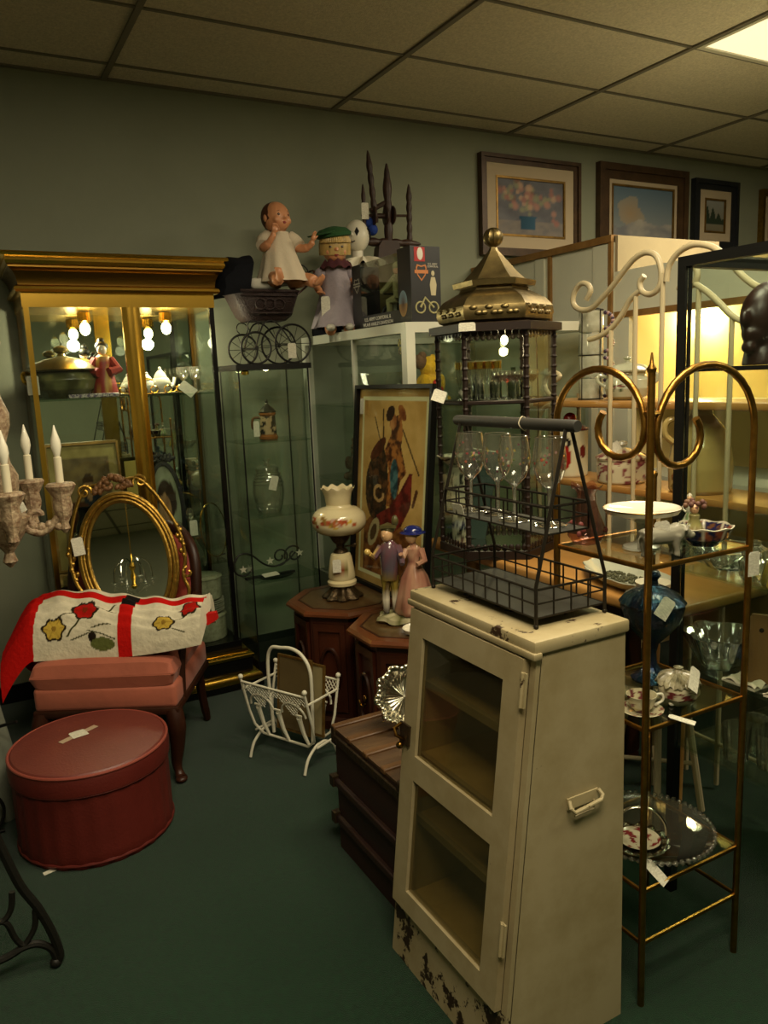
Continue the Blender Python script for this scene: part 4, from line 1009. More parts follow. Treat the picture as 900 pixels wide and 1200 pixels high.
# ================================================================ doll pram on the glass tower
pz = 1.633
pr_ = thing('doll_pram', 'black wicker doll pram with dark hood on the glass tower', 'doll carriage', (1.46, 3.90, pz))
def wheel(r, parent, loc, nsp=10):
    g = MB().tube([(r*math.cos(TAU*i/32), 0, r*math.sin(TAU*i/32)) for i in range(32)], .0055, 8, True)
    g.lathe([(.010, -.012), (.012, 0), (.010, .012)], 12, RX(PI/2))
    for k in range(nsp): g.tube([(.006*math.cos(TAU*k/nsp), 0, .006*math.sin(TAU*k/nsp)), (r*math.cos(TAU*k/nsp), 0, r*math.sin(TAU*k/nsp))], .0015, 4)
    return g.build('wheel', 'black_iron', parent, loc)
for y in (-.10, .10):
    wheel(.078, pr_, (-.085, y, .079)); wheel(.096, pr_, (.115, y, .098))
    MB().tube(smooth([(-.085, y*.9, .079), (-.03, y*.85, .20), (.04, y*.85, .20), (.115, y*.9, .098)]), .004, 6).tube(spiral_p := [(x, y*.86, z) for x, z in spiral(-.09, .185, .035, .025, -60, 240, 18)], .003, 6).build('spring', 'black_iron', pr_)
for x, z in ((-.085, .079), (.115, .098)): MB().tube([(x, -.105, z), (x, .105, z)], .004, 6).build('axle', 'black_iron', pr_)
def tubring(z, x0, x1, hy): return [(x, y, z) for x, y in [(x0, -hy*.75), (x0+.03, -hy), (x1-.03, -hy), (x1, -hy*.75), (x1, hy*.75), (x1-.03, hy), (x0+.03, hy), (x0, hy*.75)]]
MB().rings([tubring(.215, -.10, .10, .075), tubring(.24, -.125, .13, .09), tubring(.34, -.17, .165, .105), tubring(.355, -.175, .17, .108)]).build('wicker_tub', 'wicker', pr_)
MB().tube(tubring(.357, -.178, .173, .11), .008, 8, True).build('rim', 'wicker', pr_)
fr_ = MB().tube([(x, -.112, z) for x, z in [(-.15, .335), (.145, .335), (.115, .25), (-.10, .25)]], .005, 6, True); fr_.build('woven_border', 'wicker', pr_)
for k in (-1, 0, 1): MB().tube([(.05*k+.028*math.cos(t), -.111, .293+.026*math.sin(t)) for t in [TAU*i/16 for i in range(16)]], .003, 6, True).build('woven_ring', 'wicker', pr_)
hd = MB()
def hood(u, v):
    an = R(78+112*u); r = .17-.01*math.cos(v*PI*2); f = 1+.05*math.cos(u*PI*6)
    y = (2*v-1)*.115
    k = math.sqrt(max(0, 1-(2*v-1)**4*.35))
    return (-.10+r*f*math.cos(an)*k, y, .355+r*f*math.sin(an)*k)
hd.grid(hood, 14, 11).build('hood', 'dark_cloth', pr_)
for v, y in ((0, -1), (1, 1)):
    ring = [hood(i/13, v) for i in range(14)]; MB().add([(-.10, y*.113, .355)]+ring, [(0, i+1, i+2) for i in range(13)]).build('hood_side', 'dark_cloth', pr_)
MB().tube(smooth([(.16, -.09, .345), (.23, -.09, .40), (.26, -.085, .46), (.26, 0, .465), (.26, .085, .46), (.23, .09, .40), (.16, .09, .345)]), .005, 7).build('push_handle', 'wood_dark', pr_)
MB().tube([(x+.20, -.05, z) for x, z in arc(0, .45, .045, -60, 150, 14)], .004, 6).build('handle_ring', 'black_iron', pr_)
MB().rbox(-.06, .17, -.09, .09, .34, .366, .01, 2).build('blanket', 'dark_cloth', pr_)
price_tag(pr_, (.10, -.118, .062), (.045, .075))

# ---------------------------------------------------------------- dolls
def hand(g, M, s=1.):
    g.ball((0, 0, 0), .016*s, .011*s, .014*s, 10, 6, M)
    for k, (dx, ln) in enumerate(((-.010, .016), (-.0035, .02), (.003, .019), (.0095, .014))):
        g.tube([(dx*s, 0, .008*s), (dx*1.15*s, -.003*s, (.01+ln*.6)*s), (dx*1.2*s, -.010*s, (.012+ln)*s)], [.0046*s, .0042*s, .0034*s], 6, M=M)
    g.tube([(.012*s, -.002*s, -.004*s), (.020*s, -.007*s, .005*s), (.020*s, -.012*s, .013*s)], [.005*s, .0045*s, .0035*s], 6, M=M)
def foot(g, M, s=1.):
    g.ball((0, -.012*s, 0), .016*s, .030*s, .013*s, 10, 7, M)
    for k in range(5): g.ball(((-.012+.006*k)*s, (-.040+.0018*k)*s, .003*s), (.0048-.0005*k)*s, .006*s, .0055*s, 6, 5, M)
def face(t, M, r, eye='2a1a10', lip='8a2a24', brow='5a3a22'):
    for sx in (-1, 1): MB().ball((sx*r*.36, -r*.90, r*.02), r*.15, r*.08, r*.12, 10, 6, M).build('eye', mat('eye_'+eye, eye, .08, coat=.6), t)
    e = MB().ball((0, -r*.97, -r*.50), r*.17, r*.07, r*.07, 10, 5, M).ball((0, -r*.94, -r*.57), r*.12, r*.08, r*.05, 8, 5, M); e.build('lips', mat('lip_'+lip, lip, .4), t)
    for sx in (-1, 1): MB().tube([(sx*r*.22, -r*.93, r*.24), (sx*r*.36, -r*.92, r*.29), (sx*r*.52, -r*.83, r*.23)], r*.025, 5, M=M).build('eyebrow', mat('brow_'+brow, brow, .7), t)
dq_ = Vector((1.56, 3.87, pz+.367))
bd = thing('baby_doll', 'vintage baby doll in a cream dress sitting in the pram', 'doll', dq_, R(-4))
bd.scale = (1.12,)*3
hm = T(-.01, -.01, .315) @ RZ(R(18)) @ RX(R(-4)); hr = .062
body = MB().ball((0, 0, 0), hr*.98, hr*1.06, hr*1.12, 20, 14, hm).ball((0, -hr*.45, -hr*.45), hr*.72, hr*.55, hr*.5, 14, 9, hm).ball((0, -hr*1.05, -hr*.18), hr*.14, hr*.16, hr*.13, 8, 6, hm)
for sx in (-1, 1): body.ball((sx*hr*.98, 0, -hr*.1), hr*.13, hr*.2, hr*.26, 8, 6, hm).ball((sx*hr*.45, -hr*.72, -hr*.32), hr*.32, hr*.26, hr*.28, 10, 7, hm)
body.tube([(-.005, 0, .27), (0, .005, .22), (0, .01, .12), (0, .01, .03)], [.03, .05, .062, .068], 14)
# arms: the left one raised to the chest, the right one reaching forward
body.tube(smooth([(-.05, 0, .225), (-.082, -.02, .185), (-.066, -.06, .20), (-.045, -.075, .235)]), [.022]*6+[.019]*6+[.014]*7, 10)
hand(body, T(-.042, -.078, .25) @ RX(R(10)))
body.tube(smooth([(.05, 0, .225), (.085, -.03, .185), (.115, -.07, .185), (.13, -.09, .205)]), [.022]*6+[.019]*6+[.014]*7, 10)
hand(body, T(.133, -.094, .22) @ RX(R(15)) @ RZ(R(40)))
body.tube(smooth([(-.035, -.02, .035), (-.06, -.09, .045), (-.058, -.15, .032)]), [.036]*6+[.03]*6+[.02], 10); foot(body, T(-.058, -.165, .035) @ RX(R(-70)) @ RZ(R(-15)), 1.15)
body.tube(smooth([(.035, -.02, .035), (.085, -.08, .042), (.115, -.13, .025)]), [.036]*6+[.03]*6+[.02], 10); foot(body, T(.122, -.145, .02) @ RZ(R(35)) @ RX(R(-35)), 1.15)
remesh(body.build('body', 'skin', bd), .0042, 3)
face(bd, hm, hr)
MB().lathe([(hr*1.03*math.sin(t), hr*1.16*math.cos(t)) for t in [max(.001, PI*.62*i/12) for i in range(13)]], 24, hm @ T(0, hr*.12, hr*.02) @ RX(R(-28)), cap1=False).build('hair', mat('doll_hair', '4a2614', .55, var=.3, vscale=40), bd)
def dress(u, v):
    a_ = TAU*u; zz = .255-.225*v; r = .045+.05*v**.8+.018*v**3
    f = 1+.06*v*math.cos(9*a_)+.03*v*math.sin(5*a_)
    fwd = -.03*v**2
    return (r*f*math.cos(a_)*1.05, fwd+r*f*math.sin(a_)*(.9+.25*v), zz)
MB().grid(dress, 60, 16, closed_u=True).build('dress', 'doll_cloth', bd)
for sx in (-1, 1):
    MB().tube(smooth([(sx*.04, 0, .235), (sx*.07, -.01, .212), (sx*.085, -.03, .19)], 5), [.032, .036, .037, .037, .038, .037, .036, .035, .034, .033, .032], 12).build('sleeve', 'doll_cloth', bd)
MB().rbox(-.16, -.03, -.06, .06, .0, .05, .02, 3).build('pillow', mat('pillow_white', 'c9c4b4', .9), bd)

bq = P(404, 384, x=1.86); bq = Vector((1.862, bq.y+.075, kz+.002))
dd = thing('girl_doll', 'blonde doll in a lilac dress and green cap on the showcase', 'doll', bq, R(-24))
dd.scale = (1.32,)*3
hm = T(0, -.01, .335) @ RZ(R(4)) @ RX(R(8)); hr = .056
body = MB().ball((0, 0, 0), hr*.95, hr*1.0, hr*1.12, 20, 14, hm).ball((0, -hr*.45, -hr*.5), hr*.66, hr*.5, hr*.5, 14, 9, hm).ball((0, -hr*1.02, -hr*.18), hr*.13, hr*.15, hr*.13, 8, 6, hm)
for sx in (-1, 1): body.ball((sx*hr*.48, -hr*.68, -hr*.34), hr*.28, hr*.24, hr*.26, 10, 7, hm)
body.tube([(0, 0, .29), (0, 0, .23), (0, 0, .12), (0, 0, .05)], [.022, .042, .05, .052], 12)
for sx in (-1, 1):
    body.tube(smooth([(sx*.045, 0, .24), (sx*.078, -.03, .19), (sx*.07, -.08, .16)]), [.018]*6+[.015]*6+[.012], 9)
    hand(body, T(sx*.068, -.092, .155) @ RX(R(80)), .95)
    body.tube(smooth([(sx*.03, -.01, .05), (sx*.036, -.10, .055), (sx*.036, -.15, .0), (sx*.036, -.15, -.0)]), [.028]*6+[.024]*6+[.018]*6+[.018], 9)
remesh(body.build('body', 'skin', dd), .0045, 3)
face(dd, hm, hr, eye='3a2416')
hair = MB().lathe([(hr*1.12*math.sin(t), hr*1.2*math.cos(t)) for t in [max(.001, PI*.56*i/12) for i in range(13)]], 40, hm @ T(0, hr*.10, hr*.05), cap1=False, mod=lambda r, z, a, i: (r*(1+.02*math.cos(24*a)), z-(.02 if i > 10 else 0)))
for k in range(21):
    an = R(198+144*k/20); hair.tube([(hr*.9*math.cos(an), hr*.95*math.sin(an), hr*.75), (hr*1.08*math.cos(an), hr*1.12*math.sin(an), hr*.45), (hr*1.08*math.cos(an), hr*1.10*math.sin(an), hr*.30)], hr*.085, 6, M=hm)
hair.build('hair', mat('blonde', 'b89a5a', .45, var=.3, vscale=60, stretch=(1, 1, .2)), dd)
cap = MB().lathe([(hr*1.0, hr*.62), (hr*1.28, hr*.72), (hr*1.3, hr*.92), (hr*.95, hr*1.22), (hr*.3, hr*1.38), (.001, hr*1.4)], 26, hm @ RY(R(-6)))
cap.lathe([(hr*.02, 0), (hr*.75, -.002), (hr*.8, .003), (hr*.02, .006)], 20, hm @ T(-hr*.95, -hr*.75, hr*.85) @ RY(R(-10)) @ SC(1.3, 1, 1)); cap.build('green_cap', mat('cap_green', '1f4a22', .9, bump=.3, bscale=60), dd)
MB().grid(lambda u, v: ((.046+.06*v**1.2)*(1+.06*v*math.cos(8*TAU*u))*math.cos(TAU*u), -.06*v**2+(.046+.075*v)*(1+.06*v*math.cos(8*TAU*u))*math.sin(TAU*u), .265-.245*v), 56, 14, closed_u=True).build('dress', mat('lilac', '968c92', .9, var=.12, vscale=40, bump=.2, bscale=90), dd)
for sx in (-1, 1): MB().ball((sx*.06, -.008, .232), .028, .03, .028).build('puff_sleeve', 'lilac', dd)
MB().grid(lambda u, v: ((.06-.02*v)*math.cos(TAU*u)*1.1, -.02-.01*v+(.062-.02*v)*math.sin(TAU*u), .252+.028*v+.006*math.cos(9*TAU*u)), 40, 5, closed_u=True).build('ruffle', mat('ruffle_dark', '4a1c22', .9, var=.4, vscale=60), dd)
price_tag(dd, (-.05, -.12, .10), (.035, .075), (PI/2, 0, R(10)))
for sx in (-1, 1): MB().tube([(sx*.036, -.10, .04), (sx*.036, -.155, .012)], [.022, .018], 9).ball((sx*.036, -.175, .016), .018, .034, .014).build('shoe', mat('shoe_white', 'c4c0b0', .5), dd)

cq = P(424, 272, x=2.07); cq = Vector((2.07, cq.y, kz+.002))
cl = thing('clown_doll', 'white faced clown doll with black diamond eyes and a ruff', 'doll', cq, R(-20))
cl.scale = (1.45,)*3
hr = .05; hm = T(-.02, 0, .36) @ RZ(R(-28)) @ RX(R(-6))
MB().ball((0, 0, 0), hr*.95, hr, hr*1.2, 18, 12, hm).ball((0, -hr*1.0, -hr*.1), hr*.14, hr*.2, hr*.14, 8, 6, hm).tube([(-.02, 0, .31), (-.02, 0, .27)], .022, 10).build('head', mat('clown_white', 'd8d2be', .35), cl)
g = MB()
for sx in (-1, 1): g.add([(sx*hr*.38, -hr*.99, hr*.42), (sx*hr*.38+hr*.18, -hr*.93, hr*.1), (sx*hr*.38, -hr*.97, -hr*.25), (sx*hr*.38-hr*.18, -hr*.99, hr*.1), (sx*hr*.38, -hr*1.0, hr*.1)], [(4, 0, 1), (4, 1, 2), (4, 2, 3), (4, 3, 0)], hm)
g.tube([(-hr*.2, -hr*.88, -hr*.55), (0, -hr*.9, -hr*.62), (hr*.2, -hr*.88, -hr*.55)], hr*.04, 5, M=hm); g.build('face_paint', 'black_satin', cl)
MB().lathe([(hr*1.0*math.sin(t), hr*1.24*math.cos(t)) for t in [max(.001, PI*.5*i/8) for i in range(9)]], 18, hm @ T(0, hr*.15, hr*.05) @ RX(R(-55)), cap1=False).build('black_cap', 'black_satin', cl)
MB().ball((.03, .03, .415), .02, n=12, m=8).ball((.045, .035, .39), .022).build('blue_pompom', mat('pom_blue', '1c3a8a', .9, bump=.6, bscale=80), cl)
MB().grid(lambda u, v: ((.02+.075*v)*math.cos(TAU*u), (.02+.075*v)*math.sin(TAU*u), .285-.012*v-.03*v*v+.018*v*math.cos(11*TAU*u)), 110, 6, closed_u=True).grid(lambda u, v: ((.02+.06*v)*math.cos(TAU*u), (.02+.06*v)*math.sin(TAU*u), .262-.012*v-.03*v*v+.016*v*math.cos(10*TAU*u+1)), 100, 6, closed_u=True).build('ruff', mat('ruff_white', 'd8d2bc', .9, bump=.2, bscale=60), cl)
MB().tube([(-.01, 0, .27), (0, .005, .18), (0, .01, .06), (0, .01, .0)], [.03, .06, .07, .075], 14).build('body', 'black_satin', cl)
MB().tube(smooth([(-.045, -.02, .23), (-.09, -.055, .19), (-.10, -.085, .16)]), [.024]*6+[.028]*7, 10).ball((-.10, -.09, .145), .026).build('red_sleeve', 'red_cloth', cl)

# black lidded tin with a yellow label, on the showcase edge below the girl doll
sq = P(384, 383, x=1.84)
tn = thing('black_bag', 'small black handbag with a round yellow label by the dolls', 'bag', (1.842, min(4.06, sq.y+.02), kz+.001), R(-62))
MB().rings([[(x, y, z) for x, y in [(.09*k*math.cos(TAU*i/20), .05*k2*math.sin(TAU*i/20)) for i in range(20)]] for k, k2, z in ((1, 1, 0), (1.05, 1.05, .02), (1.0, .95, .06), (.85, .6, .095), (.6, .3, .11))]).build('bag_body', 'dark_cloth', tn)
MB().tube([(.05*math.cos(t), 0, .10+.06*math.sin(t)) for t in [PI*i/12 for i in range(13)]], .005, 6).build('bag_handle', 'black_satin', tn)
MB().lathe([(.026, 0), (.026, .002)], 24, T(0, -.052, .06) @ RX(PI/2)).build('yellow_label', mat('label_yellow', 'b89c18', .5, col2='6a5a14', vscale=60, contrast=.2), tn)

# ================================================================ boxed motorcycle toy
b0 = P(415, 381, x=1.845); b1 = P(483, 371, x=1.845)
BXL = b0.y-b1.y; BXD, BXH = .155, .33
tb = thing('toy_box', 'boxed motorcycle and rider toy with a window front on the showcase', 'toy box', (1.845, b1.y, kz+.001))
mat('box_black', '121214', .35); mat('box_white', 'cfcabc', .5); mat('box_red', 'a01c18', .5); mat('box_orange', 'b8713a', .5); mat('khaki', '9a9468', .8); mat('box_scene', '6a6238', .7, col2='8a8048', vscale=10, contrast=.8)
MB().box(0, BXD, 0, .012, 0, BXH).build('end_card', 'box_black', tb, smooth=False)
MB().box(0, BXD, BXL-.012, BXL, 0, BXH*.96).build('end_card', 'box_black', tb, smooth=False)
MB().box(0, BXD, .012, BXL-.012, 0, .012).build('bottom_card', 'box_black', tb, smooth=False)
MB().box(BXD-.006, BXD, .012, BXL-.012, .012, BXH-.01).build('back_card', 'box_scene', tb, smooth=False)
# window border on the long face: left strip, bottom strip, near strip
MB().box(0, .003, .012, BXL*.20, 0, BXH).box(0, .003, BXL*.20, BXL-.012, 0, BXH*.2).box(0, .003, BXL*.84, BXL-.012, BXH*.2, BXH*.96).build('window_card', 'box_black', tb, smooth=False)
MB().box(.0, .0015, BXL*.20, BXL*.84, BXH*.2, BXH*.96).build('window_film', 'glass_pane', tb, smooth=False)
MB().box(0, BXD, .012, BXL-.012, BXH*.955, BXH*.96).build('top_film', 'glass_pane', tb, smooth=False)
# rider and motorcycle inside
yc = BXL*.42
rd = MB().tube([(.07, yc-.02, .13), (.07, yc-.03, .20), (.07, yc-.015, .235)], [.03, .038, .02], 10).tube([(.05, yc-.02, .225), (.045, yc+.05, .19), (.045, yc+.11, .17)], [.017, .014, .011], 8).tube([(.06, yc-.02, .13), (.045, yc+.04, .12), (.045, yc+.03, .05)], [.024, .019, .014], 8)
rd.build('rider', 'khaki', tb)
MB().ball((.07, yc-.01, .262), .024, .026, .03).build('rider_head', 'skin', tb); MB().ball((.07, yc-.012, .275), .027, .03, .022).build('rider_cap', 'khaki', tb)
for yy in (yc-.075, yc+.105): MB().tube([(.07, yy+.042*math.cos(TAU*i/24), .062+.042*math.sin(TAU*i/24)) for i in range(24)], .009, 8, True).build('motorcycle_wheel', 'black_satin', tb)
MB().tube([(.07, yc-.075, .062), (.07, yc-.02, .12), (.07, yc+.06, .13), (.07, yc+.105, .062)], .012, 8).rbox(.05, .09, yc-.02, yc+.05, .05, .11, .01, 2).tube([(.04, yc+.085, .16), (.10, yc+.085, .16)], .005, 6).build('motorcycle', mat('moto_green', '3a3a22', .4, .3), tb)
MB().lathe([(.001, 0), (.046, 0)], 30, T(-.0015, BXL*.125, BXH*.27) @ RY(-PI/2) @ SC(1.25, .8, 1), cap1=False).build('oval_photo', 'vc', tb, vc=lambda c: mixc(hx('a8824a') if c.z < BXH*.28 else hx('7d9aa8'), hx('4a2c1c'), 1.0 if abs(c.y-BXL*.125) < .02 and BXH*.18 < c.z < BXH*.36 else 0))
def text(parent, body, size, loc, rot, m, name='lettering'):
    cu = bpy.data.curves.new(name, 'FONT'); cu.body = body; cu.size = size; cu.align_x = 'CENTER'; cu.extrude = .0004
    o = bpy.data.objects.new(name, cu); COL.objects.link(o); dg = bpy.context.evaluated_depsgraph_get()
    me = bpy.data.meshes.new_from_object(o.evaluated_get(dg)); COL.objects.unlink(o); bpy.data.objects.remove(o)
    me.materials.append(MATS[m]); t = bpy.data.objects.new(name, me); COL.objects.link(t); t.parent = parent; t.location = loc; t.rotation_euler = rot; return t
LR = (PI/2, 0, -PI/2)
text(tb, 'U.S. ARMY CORPORAL &', .024, (-.001, BXL*.56, BXH*.115), LR, 'box_white')
text(tb, 'WLA45 HARLEY-DAVIDSON', .024, (-.001, BXL*.56, BXH*.04), LR, 'box_white')
# bar and shield emblem on the far strip
shield = [(-.028, .02), (-.022, .034), (0, .028), (.022, .034), (.028, .02), (.022, -.012), (0, -.038), (-.022, -.012)]
MB().frame(shield, [(x*.86, y*.86) for x, y in shield], 0, .0012, T(-.001, BXL*.91, BXH*.66) @ Matrix.Rotation(-PI/2, 4, 'Z') @ RX(PI/2)).box(-.034, .034, -.006, .012, 0, .0015, T(-.001, BXL*.91, BXH*.66) @ RZ(-PI/2) @ RX(PI/2)).build('shield_emblem', 'box_white' if False else mat('emblem_grey', '8a8578', .5), tb, smooth=False)
text(tb, 'HARLEY-DAVIDSON', .0085, (-.003, BXL*.91, BXH*.66), LR, 'box_black')
# near end card print
MB().box(.02, .075, -.0012, 0, BXH*.80, BXH*.985).build('red_panel', 'box_red', tb, smooth=False)
MB().ball((.05, -.001, BXH*.9), .016, .001, .028).build('white_figure', 'box_white', tb)
MB().frame([(x+.055, y+BXH*.66) for x, y in shield], [(x*.8+.055, y*.8+BXH*.66) for x, y in shield], 0, .0012, RX(PI/2)).box(.02, .09, -.0016, 0, BXH*.645, BXH*.69).build('shield_emblem', 'box_orange', tb, smooth=False)
text(tb, 'U.S. ARMY\nCORPORAL', .011, (.115, -.001, BXH*.76), (PI/2, 0, 0), 'box_white')
MB().tube([(.115, -.001, BXH*.36), (.115, -.001, BXH*.50), (.115, -.001, BXH*.60)], [.012, .018, .01], 8, M=T(0, -.001, 0) @ SC(1, .06, 1)).ball((.115, -.001, BXH*.65), .009, .001, .012).build('printed_soldier', mat('print_khaki', 'b3a886', .6), tb)
g = MB()
for cx_ in (.045, .115): g.tube([(cx_+.024*math.cos(TAU*i/20), -.001, BXH*.2+.024*math.sin(TAU*i/20)) for i in range(20)], .004, 6, True)
g.tube([(.045, -.001, BXH*.2), (.07, -.001, BXH*.33), (.115, -.001, BXH*.2)], .006, 6); g.build('printed_motorcycle', 'khaki', tb)

# ================================================================ small upright spinning wheel behind the box
sw = P(455, 275, y=3.92); sw = Vector((sw.x, 3.92, kz+.001))
sp = thing('spinning_wheel', 'dark turned wood spinning wheel flyer stand behind the toy box', 'spinning wheel', sw, R(-10))
def turned(g, p0, p1, rr_, M=None, n=9):
    p0, p1 = Vector(p0), Vector(p1); pts = []; rad = []
    for i in range(n*4+1):
        t = i/(n*4); pts.append(p0.lerp(p1, t)); rad.append(rr_*(.72+.28*abs(math.sin(t*PI*n*.62+.4)))*(1 if t < .86 else (1-t)/.14*.8+.2))
    return g.tube(pts, rad, 10)
zt_ = lambda py: P(455, py, y=3.92).z-sw.z
turned(MB(), (0, 0, .30), (.005, 0, zt_(192)), .026).build('main_post', 'wood_spin', sp)
turned(MB(), (-.07, .0, .60), (-.10, 0, zt_(178)), .018).build('distaff', 'wood_spin', sp)
turned(MB(), (.125, 0, zt_(284)), (.13, 0, zt_(215)), .017).build('front_maiden', 'wood_spin', sp)
turned(MB(), (-.135, 0, .50), (-.135, 0, zt_(217)), .013).build('rear_maiden', 'wood_spin', sp)
MB().tube([(-.15, 0, .635), (.13, 0, .64)], .007, 8).lathe([(.012, -.02), (.05, -.014), (.05, -.006), (.014, 0), (.014, .05), (.05, .056), (.05, .064), (.012, .07)], 20, T(-.07, 0, .635) @ RY(PI/2)).build('bobbin', 'wood_spin', sp)
MB().lathe([(.012, -.008), (.045, -.006), (.05, 0), (.045, .006), (.012, .008)], 24, T(.03, 0, .64) @ RY(PI/2)).build('whorl', 'wood_spin', sp)
MB().tube([(-.10, 0, .66), (0, 0, .71)], .013, 8).build('tension_bar', 'wood_spin', sp)
turned(MB(), (-.18, 0, .50), (.19, 0, .49), .024).build('cross_arm', 'wood_spin', sp)
MB().rings([[(x, y, z) for x, y in rect(-a_, b_, -.045, .045)] for a_, b_, z in ((.07, .04, .30), (.085, .055, .36), (.07, .05, .47), (.05, .04, .50))]).build('bench_block', 'wood_spin', sp)
for x, y in ((-.09, -.05), (.07, -.05), (-.01, .06)): turned(MB(), (x*1.3, y*1.3, 0), (x*.6, y*.6, .33), .018).build('leg', 'wood_spin', sp)
price_tag(sp, (-.135, -.02, .655), (.04, .085), (PI/2, 0, 0))
# ================================================================ gilt tube etagere
ex0, ex1, ey0, ey1 = 1.312, 1.655, 1.20, 1.50
et = thing('gilt_etagere', 'gilt metal etagere with scrolled arches and glass shelves', 'shelf', (ex0, ey0, 0))
EW, ED = ex1-ex0, ey1-ey0; tr = .0085
EZ = (1.104, .719, .308)
ztop = 1.545
def arch_side(p_out, p_in, zspring):
    """tube: rises as the outer post, bends over in a half round, comes down beside the inner post and curls back in"""
    o, i = Vector(p_out), Vector(p_in); L_ = (i-o).length; d = (i-o).normalized(); up = Vector((0, 0, 1))
    r = L_/2-.008
    pts2 = [(0, 0), (0, zspring*.5), (0, zspring-.12), (0.0, zspring)]
    pts2 += [(r-r*math.cos(R(a_)), zspring+r*math.sin(R(a_))*.92) for a_ in range(12, 181, 12)]
    cx_, r2 = 2*r-.075, .075
    pts2 += [(cx_+(r2-.014*(k/15))*math.cos(R(-20*k)), zspring-.005-(r2-.014*(k/15))*math.sin(R(20*k))*.9) for k in range(1, 12)]
    return [o+d*x+up*z for x, z in pts2]
zs = ztop-(EW/2)*.92
MB().tube(arch_side((0, ED, 0), (0, 0, 0), ztop-.92*(ED/2-.008)), tr, 10).build('arched_post', 'gilt_rack', et)
MB().tube(arch_side((EW, 0, 0), (0, 0, 0), ztop-.92*(EW/2-.008)), tr, 10).build('arched_post', 'gilt_rack', et)
MB().tube([(0, 0, 0), (0, 0, ztop-.01)], tr, 10).lathe([(.009, ztop-.012), (.011, ztop-.004), (.005, ztop+.006), (.002, ztop+.03)], 10).build('corner_post', 'gilt_rack', et)
MB().tube([(EW, ED, 0), (EW, ED, 1.25)], tr, 10).ball((EW, ED, 1.255), .011).build('corner_post', 'gilt_rack', et)
for x, y, z in ((.012, 0, ztop-.10), (0, .012, ztop-.10)): MB().tube([(0, 0, z), (x*1.8, y*1.8, z)], .007, 8).build('collar', 'gilt_rack', et)
for z in EZ+(.169,):
    MB().tube([(0, 0, z), (EW, 0, z), (EW, ED, z), (0, ED, z)], .0065, 8, True).build('shelf_rail', 'gilt_rack', et)
for z in EZ: MB().box(.004, EW-.004, .004, ED-.004, z, z+.005).build('glass_shelf', 'glass_shelf', et, smooth=False)
ES = tuple(z+.0065 for z in EZ)
price_tag(et, (EW, -.014, 1.065), (.036, .06), (PI/2, 0, R(-4)))

def lathe_thing(name, label, cat, loc, prof, m, n=32, part='body', mod=None, vc=None, rz=None, group=None, sx=1, sy=1):
    t = thing(name, label, cat, loc, face_cam(loc) if rz is None else rz, group)
    MB().lathe(dens(prof) if vc else prof, n, SC(sx, sy, 1), mod=mod, cap1=False).build(part, m, t, vc=vc)
    return t
# --- top shelf
z1 = ES[0]
q = P(752, 640, z=z1)
q = Vector((1.435, 1.335, z1))
ck = lathe_thing('cake_stand', 'white porcelain pedestal cake stand on the gilt etagere', 'cake stand', q, [(.045, 0), (.043, .006), (.016, .016), (.011, .035), (.013, .062), (.03, .074)], 'porcelain_grey', 30, 'pedestal')
MB().lathe([(.028, .072), (.085, .088), (.092, .099), (.089, .101), (.08, .093), (.001, .087)], 48).build('plate', 'porcelain', ck)
MB().tube([(.0915*math.cos(TAU*i/48), .0915*math.sin(TAU*i/48), .0995) for i in range(48)], .0014, 5, True).build('gilt_edge', 'brass_dark', ck)
price_tag(ck, (.045, -.095, .068), (.034, .034), (PI/2, R(-10), R(10)))
q = P(752, 655, z=z1); q = Vector((1.405, 1.245, z1))
ox_ = thing('ox_figurine', 'grey ceramic ox figurine in front of the cake stand', 'figurine', q, R(-12))
g = MB().tube(smooth([(-.052, 0, .046), (-.04, 0, .05), (0, 0, .049), (.03, 0, .052), (.045, 0, .055)], 4), [.012]+[.021]*4+[.0205]*4+[.022]*4+[.023]*4, 12)
g.tube([(.03, 0, .056), (.055, 0, .056), (.068, -.004, .048)], [.019, .016, .011], 10).ball((.074, -.005, .045), .012, .009, .009)
for x, y in ((-.045, -.012), (-.042, .012), (.03, -.013), (.034, .012)): g.tube([(x, y, .05), (x-.002, y, .028), (x+.002, y, .012), (x+.001, y, 0)], [.014, .0085, .0065, .0085], 8)
for sy in (-1, 1): g.tube([(.058, sy*.010, .066), (.058, sy*.02, .070), (.062, sy*.022, .078)], [.004, .003, .0015], 6).ball((.052, sy*.018, .060), .004, .009, .005, 6, 4)
g.tube([(-.055, 0, .056), (-.064, 0, .045), (-.062, 0, .022)], [.004, .003, .004], 6)
remesh(g.build('body', mat('ox_grey', '8f8a78', .35, var=.12, vscale=20), ox_), .0032, 2)
q = P(834, 640, z=z1); q = Vector((1.578, 1.272, z1))
def imari(c):
    a_ = math.atan2(c.y, c.x); k = int((a_/TAU*8) % 8) % 2; n_ = fbm(c.x*70+3, c.z*70+c.y*40)
    if c.z > .044: return hx('b9b29a')
    if abs((a_/TAU*8) % 1-.5) > .46: return hx('b9b29a')
    if k: return mixc(hx('1a1a3a'), hx('5a3a24'), 1 if n_ > .18 else 0)
    return mixc(hx('1e2040'), hx('8a4a30'), .5+n_*1.8)
im = lathe_thing('imari_bowl', 'octagonal blue and rust patterned porcelain bowl on the etagere', 'bowl', q, [(.034, 0), (.036, .004), (.056, .018), (.066, .04), (.069, .047), (.066, .048), (.054, .02), (.034, .008), (.001, .007)], 'vc_gloss', 64, 'bowl', mod=lambda r, z, a, i: (r*(1+.02*math.cos(8*a)), z+(.002*math.cos(8*a) if z > .03 else 0)), vc=imari)
q2 = Vector((1.578, 1.30, z1+.0085))
dl = thing('posy_figurine', 'tiny flower girl figurine standing in the patterned bowl', 'figurine', q2, face_cam(q2))
